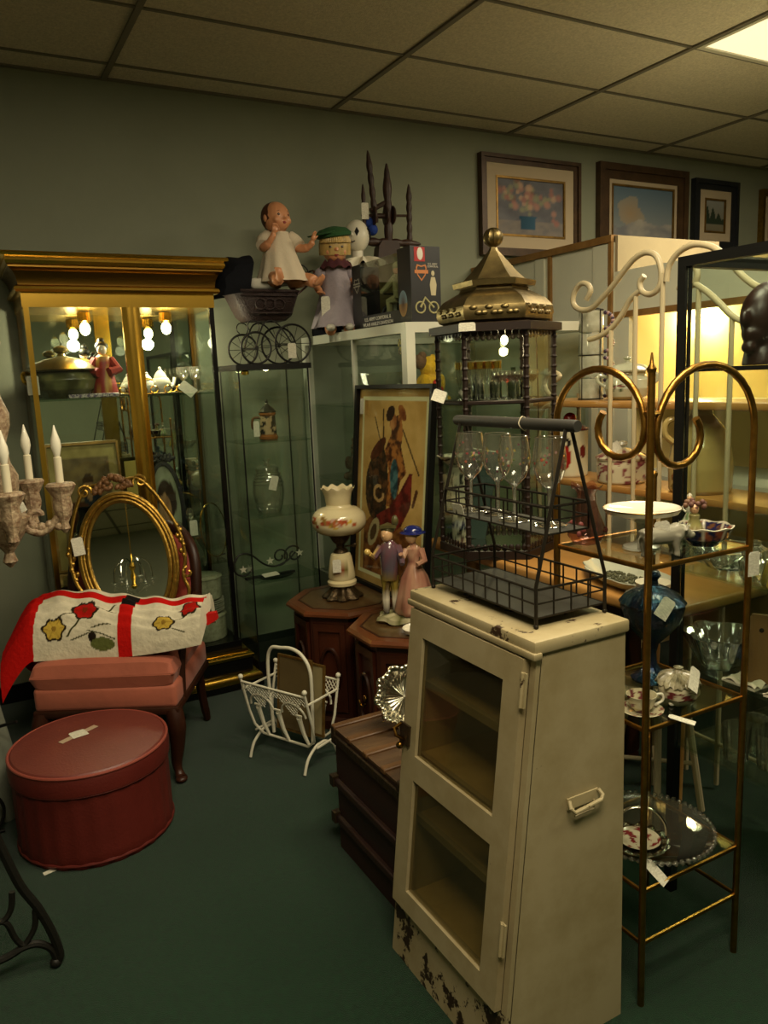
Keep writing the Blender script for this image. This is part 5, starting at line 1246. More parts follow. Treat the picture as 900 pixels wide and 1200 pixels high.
MB().lathe([(.026, 0), (.024, .02), (.017, .036), (.011, .05), (.013, .06), (.006, .066)], 24, mod=lambda r, z, a, i: (r*(1+.06*math.cos(9*a)), z)).build('skirt', 'vc_gloss', dl, vc=lambda c: hx('8a8450') if c.z > .03 else mixc(hx('a8a284'), hx('6a4a3a'), .5+.5*math.sin(9*math.atan2(c.y, c.x))))
small_head(T(0, -.002, .076), .011, '').build('head', 'porc_skin', dl)
g = MB(); q_ = random.Random(2)
for k in range(16): g.ball((q_.uniform(-.022, .022), q_.uniform(-.012, .012), .086+q_.uniform(-.008, .01)), .007, n=7, m=5)
g.build('flower_hat', mat('posy', '5a3038', .6, col2='7a5a34', vscale=60), dl)
# pink glass vase on the counter side of the etagere
q = P(690, 641, z=z1); q = Vector((1.366, 1.452, z1))
pv = lathe_thing('pink_glass_vase', 'pink glass vase with a ruffled rim on the etagere', 'vase', q, [(.024, 0), (.034, .004), (.046, .022), (.046, .045), (.034, .075), (.024, .105), (.022, .128), (.03, .142), (.040, .148)], 'glass_pink', 48, 'vase', mod=lambda r, z, a, i: (r*(1+(.10 if i == 8 else .03 if i == 7 else 0)*math.cos(5*a)), z+(.008 if i == 8 else 0)*math.cos(5*a)))
g = MB(); q_ = random.Random(8)
for k in range(12): an = q_.uniform(PI, TAU); zz = q_.uniform(.03, .06); g.ball((.046*math.cos(an), .046*math.sin(an), zz), .007, .003, .008, 7, 4)
g.build('painted_roses', mat('rose_paint', '7a3a34', .5), pv, kind='stuff')
# standing ladies: white and green one on the etagere, yellow one in the black case
def lady(label, loc, h, skirt, bodice, hairc, extra=0., group=None, name='lady_figurine'):
    t = thing(name, label, 'figurine', loc, face_cam(loc)+extra); s = h/.15; M = SC(s, s, s)
    MB().lathe([(.036, 0), (.038, .004), (.032, .03), (.02, .06), (.010, .08), (.009, .086)], 40, M, mod=lambda r, z, a, i: (r*(1+.07*math.cos(8*a)*(z < .06)), z)).build('skirt', 'vc_gloss', t, vc=lambda c: mixc(hx(skirt[0]), hx(skirt[1]), .5+.8*math.sin(6*math.atan2(c.y, c.x)+20*c.z)))
    g = MB().tube([(0, 0, .083), (0, 0, .10), (0, 0, .112), (0, 0, .12)], [.010, .014, .013, .005], 12, M=M)
    for sx in (-1, 1): g.tube([(sx*.013, 0, .112), (sx*.022, -.006, .095), (sx*.010, -.016, .086)], [.005, .0045, .0035], 7, M=M)
    g.build('bodice', mat('bod_'+bodice, bodice, .2, coat=.4), t)
    small_head(M @ T(0, -.001, .130), .0085, '').build('head', 'porc_skin', t)
    MB().ball((0, .002, .135), .0098, .0095, .010, 10, 7, M).ball((0, .007, .142), .005, n=8, m=6, M=M).build('hair', mat('hair_'+hairc, hairc, .3), t)
    return t
lady('small white and green porcelain lady beside the patterned bowl', Vector((1.622, 1.352, z1)), .115, ('b8b89a', '7f9a68'), 'b8b8a0', 'a39a80')
# --- second shelf
z2 = ES[1]
q = P(750, 850, z=z2); q = Vector((1.365, 1.262, z2))
tc = thing('teacup', 'flowered porcelain teacup and saucer on the etagere', 'teacup', q, R(-25))
rose = ['7a2f34', '5a1a24', '8a5a4a', '6a6a3a']
MB().lathe(dens([(.02, 0), (.022, .003), (.042, .008), (.052, .014), (.05, .015), (.03, .008), (.001, .006)], 10), 36).build('saucer', 'vc_gloss', tc, vc=lambda c: hx('c2b998') if fbm(c.x*60, c.y*60) < .2 else hx('7a4a40'))
MB().lathe(dens([(.016, .007), (.018, .010), (.028, .022), (.033, .04), (.036, .05), (.034, .05), (.026, .024), (.001, .014)], 10), 36).build('cup', 'vc_gloss', tc, vc=lambda c: hx('c6bd9c') if fbm(c.x*55+4, c.z*55+c.y*30) < .16 else hx('6a2f34'))
MB().tube(smooth([(.034, 0, .046), (.05, 0, .046), (.052, 0, .03), (.032, 0, .02)]), .003, 7).build('cup_handle', 'porcelain', tc)
q = P(804, 838, z=z2); q = Vector((1.49, 1.262, z2))
sg = thing('covered_dish', 'ruffled porcelain covered dish with roses beside the teacup', 'dish', q, R(-20))
MB().lathe(dens([(.03, 0), (.036, .006), (.046, .02), (.048, .04), (.046, .05)], 10), 48, mod=lambda r, z, a, i: (r*(1+.05*math.cos(6*a)), z)).build('dish', 'vc_gloss', sg, vc=lambda c: hx('bdb394') if not (c.y < 0 and fbm(c.x*50, c.z*60) > .15 and .015 < c.z < .04) else hx('6a2a2c'))
MB().lathe([(.047, .049), (.052, .052), (.046, .062), (.03, .072), (.012, .078), (.008, .084), (.012, .09), (.001, .094)], 72, mod=lambda r, z, a, i: (r*(1+.07*math.cos(12*a)*(i < 5)), z+.004*math.cos(18*a)*(i < 4))).build('lid', mat('frill', 'b7ad8e', .3, col2='5a5438', vscale=45, contrast=.35, coat=.3), sg)
for k in range(4): MB().ball((.03*math.cos(k*PI/2+.6), .03*math.sin(k*PI/2+.6), .004), .008, .008, .006, 8, 5).build('foot', 'porcelain', sg)
price_tag(sg, (.01, -.055, .078), (.034, .06), (R(60), R(40), R(10)))
price_tag(tc, (.075, -.055, .004), (.022, .06), (R(8), 0, R(55)))
q = P(763, 790, y=1.40); q = Vector((min(1.555, q.x), 1.40, z2))
def cmod(r, z, a, i): return r*(1+.02*math.cos(16*a)), z
cb = lathe_thing('carnival_compote', 'iridescent blue carnival glass compote with a domed lid', 'compote', q, [(.05, 0), (.052, .006), (.03, .02), (.014, .045), (.012, .075), (.018, .10), (.045, .13), (.072, .165), (.08, .20), (.078, .21)], 'carnival', 64, 'bowl', mod=cmod)
MB().lathe([(.082, .208), (.084, .214), (.07, .232), (.04, .25), (.014, .262), (.012, .272), (.02, .284), (.014, .296), (.001, .30)], 64, mod=cmod).build('lid', 'carnival', cb)
price_tag(cb, (.03, -.085, .222), (.034, .06), (R(50), R(35), 0))
# --- third shelf
z3 = ES[2]
q = Vector((1.49, 1.35, z3))
gp = thing('beaded_glass_platter', 'large clear glass platter with a beaded rim on the lowest shelf', 'platter', q)
MB().lathe([(.06, 0), (.10, .004), (.15, .016), (.165, .026), (.163, .029), (.10, .009), (.001, .005)], 56).build('plate', 'crystal', gp)
g = MB()
for k in range(60): g.ball((.166*math.cos(TAU*k/60), .166*math.sin(TAU*k/60), .029), .0075, n=7, m=5)
g.build('beaded_rim', 'crystal', gp)
q = P(758, 1003, z=z3+.03); q = Vector((1.405, 1.30, z3+.012))
bk = thing('silver_basket', 'silver handled basket with a flowered china bowl inside', 'basket', q, R(-35))
MB().lathe([(.03, 0), (.032, .006), (.024, .012), (.04, .022), (.064, .03)], 40, cap1=False).lathe([(.052, .030), (.066, .036), (.074, .034), (.073, .031)], 60, mod=lambda r, z, a, i: (r*(1+.05*math.cos(14*a)), z+.003*math.cos(14*a)), cap0=False, cap1=False).build('basket_body', 'silver', bk)
MB().lathe(dens([(.001, .026), (.03, .027), (.048, .034), (.053, .038)], 10), 40, cap1=False).build('china_bowl', 'vc_gloss', bk, vc=lambda c: hx('c9c1a2') if fbm(c.x*48+1, c.y*48) < .22 else hx('7a2a2a'))
MB().tube(smooth([(-.068, 0, .036), (-.062, 0, .08), (-.035, 0, .115), (0, 0, .125), (.035, 0, .115), (.062, 0, .08), (.068, 0, .036)]), .0035, 8, flat=2).build('basket_handle', 'silver', bk)
price_tag(bk, (.02, -.085, .005), (.03, .075), (R(40), R(-10), R(50)))

# ================================================================ black framed glass case at the right
cx0, cx1, cy0, cy1 = 1.705, 2.24, .55, 1.478
czs = [1.55+(z-1.55)*.967 for z in (1.831, 1.536, .972, .684, .437)]
bk_c = thing('black_glass_case', 'black framed glass case with glass shelves behind the etagere', 'display case', (cx0, cy0, 0))
CWX, CDY, ct_ = cx1-cx0, cy1-cy0, czs[0]
pw = .026
for x in (0, CWX-pw):
    for y in (0, CDY-pw): MB().box(x, x+pw, y, y+pw, 0, ct_-pw).build('post', 'black_satin', bk_c, smooth=False)
for y in (0, CDY-pw): MB().box(0, CWX, y, y+pw, ct_-pw, ct_).build('top_rail', 'black_satin', bk_c, smooth=False)
for x in (0, CWX-pw): MB().box(x, x+pw, pw, CDY-pw, ct_-pw, ct_).build('top_rail', 'black_satin', bk_c, smooth=False)
MB().box(pw, CWX-pw, pw, CDY-pw, ct_-.01, ct_-.005).build('top_glass', 'glass_pane', bk_c, smooth=False)
for y in (.008, CDY-.013): MB().box(pw, CWX-pw, y, y+.005, czs[4], ct_-pw).build('glass_side', 'glass_pane', bk_c, smooth=False)
MB().box(.008, .013, pw, CDY-pw, czs[4], ct_-pw).build('glass_side', 'glass_pane', bk_c, smooth=False)
for i, z in enumerate(czs[1:]):
    s = MB().box(.014, CWX-.014, .014, CDY-.014, z-.008, z).build('glass_shelf', 'glass_shelf', bk_c, smooth=False)
    MB().box(.006, .014, pw, CDY-pw, z-.01, z+.001).build('shelf_edge', 'black_satin' if i == 0 else 'glass_green', s, smooth=False)
# dark carved bust on the top shelf
q = Vector((1.86, 1.20, czs[1]+.001))
q = P(893, 428, x=1.83); q = Vector((1.83, q.y, czs[1]+.001))
bu = thing('carved_bust', 'dark brown carved head in the black glass case', 'bust', q, R(-90))
g = MB().tube([(0, 0, 0), (0, 0, .03), (0, .005, .06)], [.05, .045, .035], 14).ball((0, 0, .12), .052, .066, .078, 18, 12).ball((0, -.03, .08), .035, .035, .035).ball((0, -.072, .115), .012, .018, .022).ball((0, -.062, .082), .018, .012, .007).ball((0, -.06, .07), .016, .012, .006).ball((0, -.055, .045), .02, .018, .016)
for sx in (-1, 1): g.ball((sx*.052, 0, .11), .01, .018, .026)
remesh(g.build('head', mat('bust_wood', '2a120a', .4, var=.3, vscale=20), bu), .006, 3)
MB().lathe([(.056*math.sin(t), .085*math.cos(t)) for t in [max(.001, PI*.55*i/10) for i in range(11)]], 24, T(0, .012, .125) @ RX(R(-20)) @ SC(1, 1.25, 1), cap1=False).build('hair', 'bust_wood', bu)
MB().box(CWX-.012, CWX-.006, pw, CDY-pw, 0, .84).build('back_panel', 'black_satin', bk_c, smooth=False)  # black sheet added to darken the view behind the lower shelves
MB().box(pw, CWX-pw, .004, .010, 0, czs[4]-.01).build('lower_panel', 'black_satin', bk_c, smooth=False)
# crystal and china on its shelves
yl = lambda px, py, z: P(px, py, z=z)
lady('large porcelain lady in a yellow gown in the black glass case', Vector((1.775, 1.165, czs[2]+.001)), .27, ('b3a03a', '8a7a30'), '8a4a34', '5a3a20')
def crystal(name, label, cat, loc, prof, n=36, ribs=12, amp=.05, m='crystal', part='glass'):
    return lathe_thing(name, label, cat, loc, prof, m, n*2, part, mod=lambda r, z, a, i: (r*(1+amp*math.cos(ribs*a)), z))
g4 = czs[2]+.001
crystal('crystal_bowl', 'frosted glass bowl on the middle shelf of the black case', 'bowl', Vector((1.81, 1.375, g4)), [(.04, 0), (.06, .01), (.085, .04), (.092, .06), (.088, .06), (.055, .014)], amp=.04)
crystal('cut_glass_jar', 'cut glass jar with a patterned lid in the black case', 'jar', Vector((1.768, 1.262, g4)), [(.03, 0), (.038, .01), (.04, .05), (.03, .06), (.034, .066), (.03, .08), (.01, .09), (.012, .10), (.002, .105)], ribs=16)
g5 = czs[3]+.001
crystal('glass_basket', 'clear glass basket catching highlights in the black case', 'basket', Vector((1.79, 1.38, g5)), [(.04, 0), (.05, .008), (.07, .05), (.088, .09), (.095, .10), (.09, .098), (.06, .05)], ribs=6, amp=.10)
crystal('glass_candy_dish', 'clear cut glass candy dish beside the white napkins', 'dish', Vector((1.80, 1.05, g5)), [(.035, 0), (.05, .012), (.066, .04), (.062, .042), (.04, .012)], ribs=18)
bz_ = thing('gift_box', 'small patterned box tied with red ribbon in the black case', 'box', Vector((1.84, 1.14, g5)), R(12))
MB().rbox(-.05, .05, -.04, .04, 0, .075, .004, 2).build('box_body', mat('gift_paper', '8a845a', .6, col2='3a3a24', vscale=40, contrast=.3), bz_)
MB().rbox(-.053, .053, -.043, .043, .075, .098, .004, 2).build('box_lid', 'gift_paper', bz_)
MB().box(-.054, .054, -.006, .006, -.0, .0995).box(-.006, .006, -.044, .044, .0, .0995).build('ribbon', mat('ribbon_red', '5a1a18', .5), bz_, smooth=False)
for k, (yy, lab) in enumerate(((1.26, 'white folded lace napkin at the far end of the case shelf'), (1.14, 'white folded lace napkin under the patterned box'), (1.0, 'white folded lace napkin near the candy dish'))):
    q_ = random.Random(k)
    o = MB().grid(lambda u, v: ((u-.5)*.075, (v-.5)*.10, .008+.006*math.sin(u*14+k)+.006*math.sin(v*11)), 16, 16).box(-.036, .036, -.048, .048, 0, .006).build('lace_napkin', 'quilt_white', None, (1.75, yy, g5), (0, 0, R(8*k)))
    tag(o, lab, 'napkin', 'lace napkins in the black case')
g6 = czs[4]+.001
tumb = [(.026, 0), (.03, .004), (.033, .05), (.036, .10), (.0345, .10), (.031, .05), (.027, .008)]
tl = None
for k, (xx, yy, lab) in enumerate(((1.77, 1.30, 'clear cut glass tumbler standing at the far shelf end'), (1.80, 1.22, 'clear cut glass tumbler standing second on the low shelf'), (1.76, 1.14, 'clear cut glass tumbler standing third on the low shelf'), (1.85, 1.30, 'clear cut glass tumbler standing behind the first tumbler'))):
    if tl is None: tl = crystal('glass_tumbler', lab, 'glass', Vector((xx, yy, g6)), tumb, ribs=14, amp=.04); tl['group'] = 'tumblers on the low case shelf'
    else: clone(tl, (xx, yy, g6), 0, lab, 'tumblers on the low case shelf')
crystal('crystal_bowl', 'deep cut crystal bowl on the lowest shelf of the black case', 'bowl', Vector((1.80, 1.02, g6)), [(.04, 0), (.05, .01), (.075, .05), (.085, .085), (.08, .085), (.045, .012)], ribs=20, amp=.03)
dk = thing('green_fern_plate', 'dark green leaf shaped dish at the end of the case', 'dish', Vector((1.86, .92, g6)))
for k in range(7):
    an = -70+k*24; M = RZ(R(an)) @ RY(R(-35))
    MB().grid(lambda u, v: (.03+.10*u, (v-.5)*.04*math.sin(PI*(.12+.85*u)), .01+.012*math.cos(v*TAU)), 10, 6, M).build('leaf', mat('fern', '1c3a22', .4, var=.3, vscale=30), dk)
# ================================================================ cream wrought-iron baker's rack with maple shelves, long side to the aisle
rx0, rx1 = 2.30, 2.56
ry_f, ry_n = P(624, 470, x=rx0).y, 1.30
br = thing('bakers_rack', 'cream wrought iron bakers rack with maple shelves and scrolled top', 'shelf', (rx0, 0, 0))
rz1 = P(700, 470, x=rx0).z; rz2 = P(760, 575, x=rx0).z
for z in (rz1, rz2): MB().rbox(0, rx1-rx0, ry_n, ry_f, z-.028, z, .008, 2).build('maple_shelf', 'wood_maple', br)
def rp(px, py): q = P(px, py, x=rx0); return (0, q.y, q.z)
# left half of the top, traced: spiral start, sweep up, round arch, back curl
MB().tube(smooth([rp(687, 351), rp(692, 340), rp(688, 333), rp(680, 333), rp(673, 343), rp(672, 356), rp(680, 363), rp(692, 362), rp(703, 352), rp(718, 335), rp(733, 315), rp(745, 302), rp(757, 296), rp(768, 299), rp(774, 312), rp(775, 328), rp(770, 340), rp(761, 345), rp(752, 341), rp(750, 331), rp(755, 323)], 5), .011, 10).build('scroll_top', 'cream_metal', br)
MB().tube(smooth([rp(751, 340), rp(738, 352), rp(728, 370), rp(715, 386), rp(700, 395), rp(690, 398)], 5), .011, 10).build('scroll_brace', 'cream_metal', br)
MB().tube(smooth([rp(781, 330), rp(784, 312), rp(795, 296), rp(812, 287), rp(830, 288), rp(845, 296), rp(858, 310), rp(872, 325), rp(888, 336), rp(905, 340)], 5), .011, 10).build('scroll_top', 'cream_metal', br)
MB().tube(smooth([rp(795, 337), rp(805, 338), rp(815, 330), rp(817, 318), rp(812, 312)], 5), .011, 10).build('scroll_curl', 'cream_metal', br)
MB().tube(smooth([rp(814, 332), rp(830, 343), rp(845, 357), rp(858, 370), rp(875, 378), rp(895, 381)], 5), .011, 10).build('scroll_brace', 'cream_metal', br)
def rbar(px, ptop, zb=0.0, r=.009):
    q = P(px, ptop, x=rx0); MB().tube([(0, q.y, q.z), (0, q.y, zb)], r, 8).build('upright', 'cream_metal', br)
for px, py in ((777, 320), (745, 345), (716, 385), (819, 335), (858, 372)): rbar(px, py, .02 if px in (777,) else .02)
MB().tube(smooth([rp(650, 447), rp(656, 441), rp(650, 436), rp(642, 440), rp(638, 450), rp(643, 461), rp(652, 466)], 5), .010, 8).build('side_curl', 'cream_metal', br)
MB().tube(smooth([rp(632, 496), rp(633, 486), rp(640, 476), rp(652, 473)], 4), .010, 8).build('side_curl', 'cream_metal', br)
for x in (0.012, rx1-rx0-.012): MB().tube([(x, ry_f-.03, .02), (x, ry_f-.03, rz1+.02)], .010, 8).tube([(x, ry_n+.04, .02), (x, ry_n+.04, rz1+.02)], .010, 8).build('post_pair' if False else 'end_post', 'cream_metal', br)
for z in (.18,): MB().tube([(.0, ry_n+.04, z), (.0, ry_f-.03, z)], .008, 8).build('stretcher', 'cream_metal', br)
# --- things on the rack's upper shelf
zz = rz1+.001
q = P(684, 466, z=rz1); mg_y = P(684, 440, x=2.36).y
mg = thing('mug_stack', 'wire stand holding four stacked glass mugs with beaded handles', 'mugs', (2.40, mg_y, zz), face_cam((2.36, mg_y)))
mh = (P(684, 362, x=2.38).z-zz)/4.08
for k in range(4):
    m_ = MB().lathe([(.046, .002), (.050, .01), (.049, mh*.5), (.0505, mh*.95), (.0495, mh*.95), (.047, mh*.5), (.045, .012)], 40, T(0, 0, k*mh), mod=lambda r, z, a, i: (r*(1+.025*math.cos(8*a+z*30)), z), cap1=False).build('glass_mug', mat('milky', 'b9b7a4', .15, col2='8f917c', vscale=18, contrast=.5, coat=.5), mg)
    for j in range(11):
        an = R(-80+160*j/10); MB().ball((.052+.036*math.cos(an), -.01, k*mh+mh*.5+mh*.36*math.sin(an)), .0085, n=8, m=6).build('handle_bead', mat('bead_pink', '9a7a74', .3) if j % 2 else mat('bead_plum', '33203a', .3), m_)
for sx, sy in ((-1, -1), (1, -1), (1, 1), (-1, 1)): MB().tube([(sx*.037, sy*.037, 0), (sx*.037, sy*.037, 4*mh)], .0022, 5).build('stand_wire', 'iron_wire', mg)
for k in (0, 2, 4): MB().tube([(.0525*math.cos(TAU*i/28), .0525*math.sin(TAU*i/28), k*mh+(.003 if k == 0 else 0)) for i in range(28)], .0022, 5, True).build('stand_ring', 'iron_wire', mg)
MB().tube([(-.0525, 0, 4*mh), (0, 0, 4*mh+.012), (.0525, 0, 4*mh)], .0022, 5).build('stand_loop', 'iron_wire', mg)
tq_y = P(733, 455, x=2.42).y
tt = thing('soup_tureen', 'pale green lidded tureen printed with a small bouquet on the rack', 'tureen', (2.43, tq_y, zz), face_cam((2.42, tq_y)))
MB().lathe(dens([(.062, 0), (.078, .012), (.09, .045), (.084, .08), (.07, .098), (.074, .105), (.072, .115)], 10), 44).build('pot', 'vc_gloss', tt, vc=paint('aeb096', blossoms(3, 14, -.03, .05, .014, .010, ['5a5a3a', '6a3a34', '3a4a2c'], .003, .007)))
MB().lathe([(.088, .112), (.090, .118), (.07, .136), (.03, .146), (.010, .15), (.009, .158), (.018, .166), (.016, .172), (.001, .174)], 44).build('lid', mat('celadon', 'aeb096', .16, coat=.4), tt)
for sx in (-1, 1): MB().tube(smooth([(sx*.078, 0, .09), (sx*.11, 0, .10), (sx*.115, 0, .075), (sx*.088, 0, .055)]), .007, 8).build('handle', 'celadon', tt)
# --- second shelf
zz = rz2+.001
cy_ = P(668, 560, x=2.40).y
cn = thing('santa_canister', 'white cookie canister with red knob and painted red figure', 'canister', (2.40, cy_, zz), face_cam((2.40, cy_)))
MB().lathe(dens([(.075, 0), (.078, .006), (.078, .20), (.074, .205)], 24), 60).build('jar', 'vc_gloss', cn, vc=lambda c: (hx('8a1a14') if ell(c.x, c.z, -.03, .085, .036, .055) < 1 else hx('1c1614') if ell(c.x, c.z, -.03, .15, .034, .03) < 1 and ell(c.x, c.z, -.028, .14, .018, .022) > 1 else hx('6a1c1a') if ell(c.x, c.z, .055, .11, .012, .03) < 1 else hx('c4bc9c')) if c.y < 0 else hx('c4bc9c'))
MB().lathe([(.08, .203), (.082, .21), (.06, .222), (.02, .23)], 40).build('lid', mat('lid_red', '6a1814', .25, coat=.4), cn)
MB().ball((0, 0, .25), .03).build('knob', mat('knob_red', '8a1a1a', .2, coat=.5), cn)
fy_ = P(728, 565, x=2.40).y
ft = thing('floral_tureen', 'white covered china box printed with wine red flowers', 'tureen', (2.40, fy_, zz), face_cam((2.40, fy_)))
fl_v = lambda c: hx('bdb395') if fbm(c.x*34+2, c.z*34+c.y*9) < .16 else mixc(hx('6a2430'), hx('8a5a50'), .5+fbm(c.x*70, c.z*70))
MB().lathe(dens([(.092, 0), (.097, .006), (.10, .07), (.098, .095), (.092, .098)], 10), 72).build('box_body', 'vc_gloss', ft, vc=fl_v)
MB().lathe([(.102, .096), (.104, .104), (.098, .112), (.06, .132), (.02, .142), (.001, .144)], 72, mod=lambda r, z, a, i: (r*(1+.012*math.cos(30*a)*(i < 3)), z)).build('lid', 'vc_gloss', ft, vc=fl_v)
MB().lathe([(.01, .14), (.012, .148), (.024, .156), (.02, .168), (.001, .172)], 20).build('knob', 'porcelain_grey', ft)
price_tag(ft, (-.03, -.06, .145), (.04, .09), (R(35), R(60), 0))
jy_ = P(818, 572, x=2.41).y
jg = thing('stoneware_jug', 'large cream stoneware cider jug with handle and painted pansies', 'jug', (2.42, jy_, zz), face_cam((2.41, jy_)))
jh = P(815, 478, x=2.41).z-zz
MB().lathe(dens([(.105, 0), (.112, .01), (.115, jh*.30), (.105, jh*.55), (.078, jh*.78), (.04, jh*.92), (.036, jh*.98), (.042, jh), (.034, jh*.995)], 12), 80).build('jug_body', 'vc_gloss', jg, vc=paint('a8935a', blossoms(6, 7, -.075, .05, .018, .02, ['4a3416', '2a2014', '7a4a24', '6a5a2a'], .012, .022)))
MB().tube(smooth([(-.05, -.02, jh*.90), (-.115, -.035, jh*.86), (-.125, -.035, jh*.70), (-.095, -.03, jh*.60)]), .012, 9).build('jug_handle', mat('jug_cream', 'a8935a', .18, coat=.4), jg)
# wreath-handled white pitcher stand seen beside the jug
wy_ = P(872, 560, x=2.40).y
# --- on the maple counter
zc = CZ+.001
q = P(712, 672, z=zc+.02)
pl = thing('oval_platter', 'long oval white platter with a ruffled edge on the counter', 'platter', (1.86, 1.79, zc), R(78))
MB().lathe([(.09, 0), (.12, .006), (.15, .022), (.165, .036), (.163, .039), (.12, .012), (.001, .007)], 64, SC(1.25, .62, 1), mod=lambda r, z, a, i: (r*(1+.03*math.cos(12*a)*(r > .14)), z)).build('platter', mat('platter_pale', 'a9ab96', .2, coat=.4), pl)
g = MB(); q_ = random.Random(4)
for k in range(120): an = q_.uniform(0, TAU); rr_ = math.sqrt(q_.random())*.105; g.ball((1.1*rr_*math.cos(an), .5*rr_*math.sin(an), .014), .006, .006, .005, 5, 3)
g.build('dried_herbs', mat('herbs', '4a4a30', .9, var=.4, vscale=60), pl, kind='stuff')
q = P(713, 717, z=zc); q = Vector((1.775, max(1.60, q.y), zc))
wb = lathe_thing('white_mixing_bowl', 'plain white deep bowl at the front of the counter', 'bowl', q, [(.03, 0), (.034, .004), (.044, .03), (.052, .06), (.0505, .06), (.04, .02), (.001, .01)], 'porcelain', 40, 'bowl')
wbd = thing('wooden_board', 'small wooden paddle board with clipped corners on the case shelf', 'board', M=T(1.765, 1.235, czs[3]+.002) @ RZ(R(-58)) @ RX(R(-6)))
MB().prism([(-.042, 0), (.042, 0), (.042, .16), (.022, .185), (-.022, .185), (-.042, .16)], -.008, .008, RX(PI/2)).build('board', mat('board_wood', '7a5a30', .5, col2='5a3e1c', vscale=14, stretch=(1, 1, .2), contrast=.6), wbd, ang=20)
MB().lathe([(.006, -.009), (.006, .009)], 12, T(0, 0, .145) @ RX(PI/2)).build('dark_hole_plug', 'black_satin', wbd)  # black plug: the darkness inside the board's hole put into colour
stl = thing('cream_metal_stool', 'cream metal stool with crossed stretchers pushed under the counter', 'stool', (2.02, 1.80, 0))
MB().lathe([(.13, .44), (.14, .45), (.135, .465), (.001, .47)], 32).build('seat', 'cream_metal', stl)
for k in range(4):
    a_ = R(45+90*k); MB().tube([(.09*math.cos(a_), .09*math.sin(a_), .445), (.155*math.cos(a_), .155*math.sin(a_), .008)], .012, 8).build('leg', 'cream_metal', stl)
for k in range(2):
    a_ = R(45+90*k); MB().tube([(.13*math.cos(a_), .13*math.sin(a_), .17+.012*k), (-.13*math.cos(a_), -.13*math.sin(a_), .17+.012*k)], .008, 8).build('stretcher', 'cream_metal', stl)
sch = thing('backdrop_chest', 'low dark wooden chest added under the counter as a backdrop', 'chest', (2.20, 2.15, 0))  # chest added as a dark backdrop that hides the floor under the counter
MB().rbox(-.05, .07, -.05, .52, .02, .66, .01, 2).build('chest_body', 'wood_dark', sch)
MB().rbox(-.06, .08, -.06, .53, .66, .70, .008, 2).build('chest_lid', 'wood_dark', sch)
for y in (-.03, .50): MB().box(-.04, .06, y-.02, y+.0, 0, .02).build('foot', 'wood_dark', sch, smooth=False)
# ================================================================ inside the brass cabinet
zA = CSH1+.001; zB = CSH2+.001; zC = .236
q = P(76, 455, y=3.95); 
tu = thing('lidded_tureen', 'green and bronze lidded tureen on the brass cabinet shelf', 'tureen', (q.x, 3.95, zA), face_cam((q.x, 3.95)))
def tur_v(c): return mixc(hx('6a6a44'), hx('3a3a20'), .5+1.3*fbm(c.x*16, c.z*16, c.y*5))
MB().lathe(dens([(.085, 0), (.10, .006), (.135, .04), (.148, .085), (.135, .12), (.12, .13)], 8), 48).build('pot', 'vc_gloss', tu, vc=tur_v)
MB().lathe([(.158, .125), (.162, .132), (.13, .158), (.08, .18), (.035, .19), (.02, .195), (.016, .205), (.032, .215), (.034, .23), (.018, .24), (.001, .242)], 48).build('lid', 'vc_brass', tu, vc=lambda c: mixc(hx('8a7a4a'), hx('4a4428'), .5+fbm(c.x*12, c.y*12)))
for sx in (-1, 1): MB().tube(smooth([(sx*.135, 0, .11), (sx*.17, 0, .12), (sx*.17, 0, .085), (sx*.14, 0, .07)]), .009, 8).build('handle', 'brass', tu)
price_tag(tu, (-.13, -.11, .065), (.05, .085))
def kimono(label, px, y, h, c1):
    q = P(px, 458, y=y); t = thing('kimono_doll', label, 'doll', (q.x, y, zA), face_cam((q.x, y))); s = h/.24; M = SC(s, s, s)
    MB().lathe([(.05, 0), (.052, .006), (.045, .06), (.034, .11), (.036, .14), (.028, .165), (.012, .175)], 30, M).build('kimono', 'vc', t, vc=lambda c: mixc(hx(c1), hx('b38a3a'), 1 if fbm(c.x*40, c.z*40) > .15 else 0))
    for sx in (-1, 1): MB().tube([(sx*.03, 0, .155), (sx*.055, -.02, .11), (sx*.02, -.045, .10)], [.016, .022, .02], 8, M=M).build('sleeve', mat('kim_'+c1, c1, .7), t)
    small_head(M @ T(0, -.003, .195), .020, '').build('head', mat('doll_white', 'd8c8b0', .3), t)
    MB().ball((0, .006, .207), .026, .025, .022, 14, 9, M).ball((0, .01, .232), .014, .013, .012, 10, 7, M).build('hair', 'black_satin', t)
    return t
kimono('kimono doll in red brocade beside the bronze tureen', 124, 3.90, .27, '8a1a14')
kimono('smaller kimono doll in plum brocade behind the red one', 119, 4.10, .22, '4a1a34')
pb_ = P(110, 463, y=3.83)
o = MB().rbox(-.11, .11, -.03, .03, 0, .018, .003, 1).build('flat_box', mat('box_purple', '4a3a5a', .5, col2='b8b0a8', vscale=120, contrast=.12), None, (pb_.x, 3.845, zA)); tag(o, 'flat purple patterned box lying on the cabinet shelf', 'box')
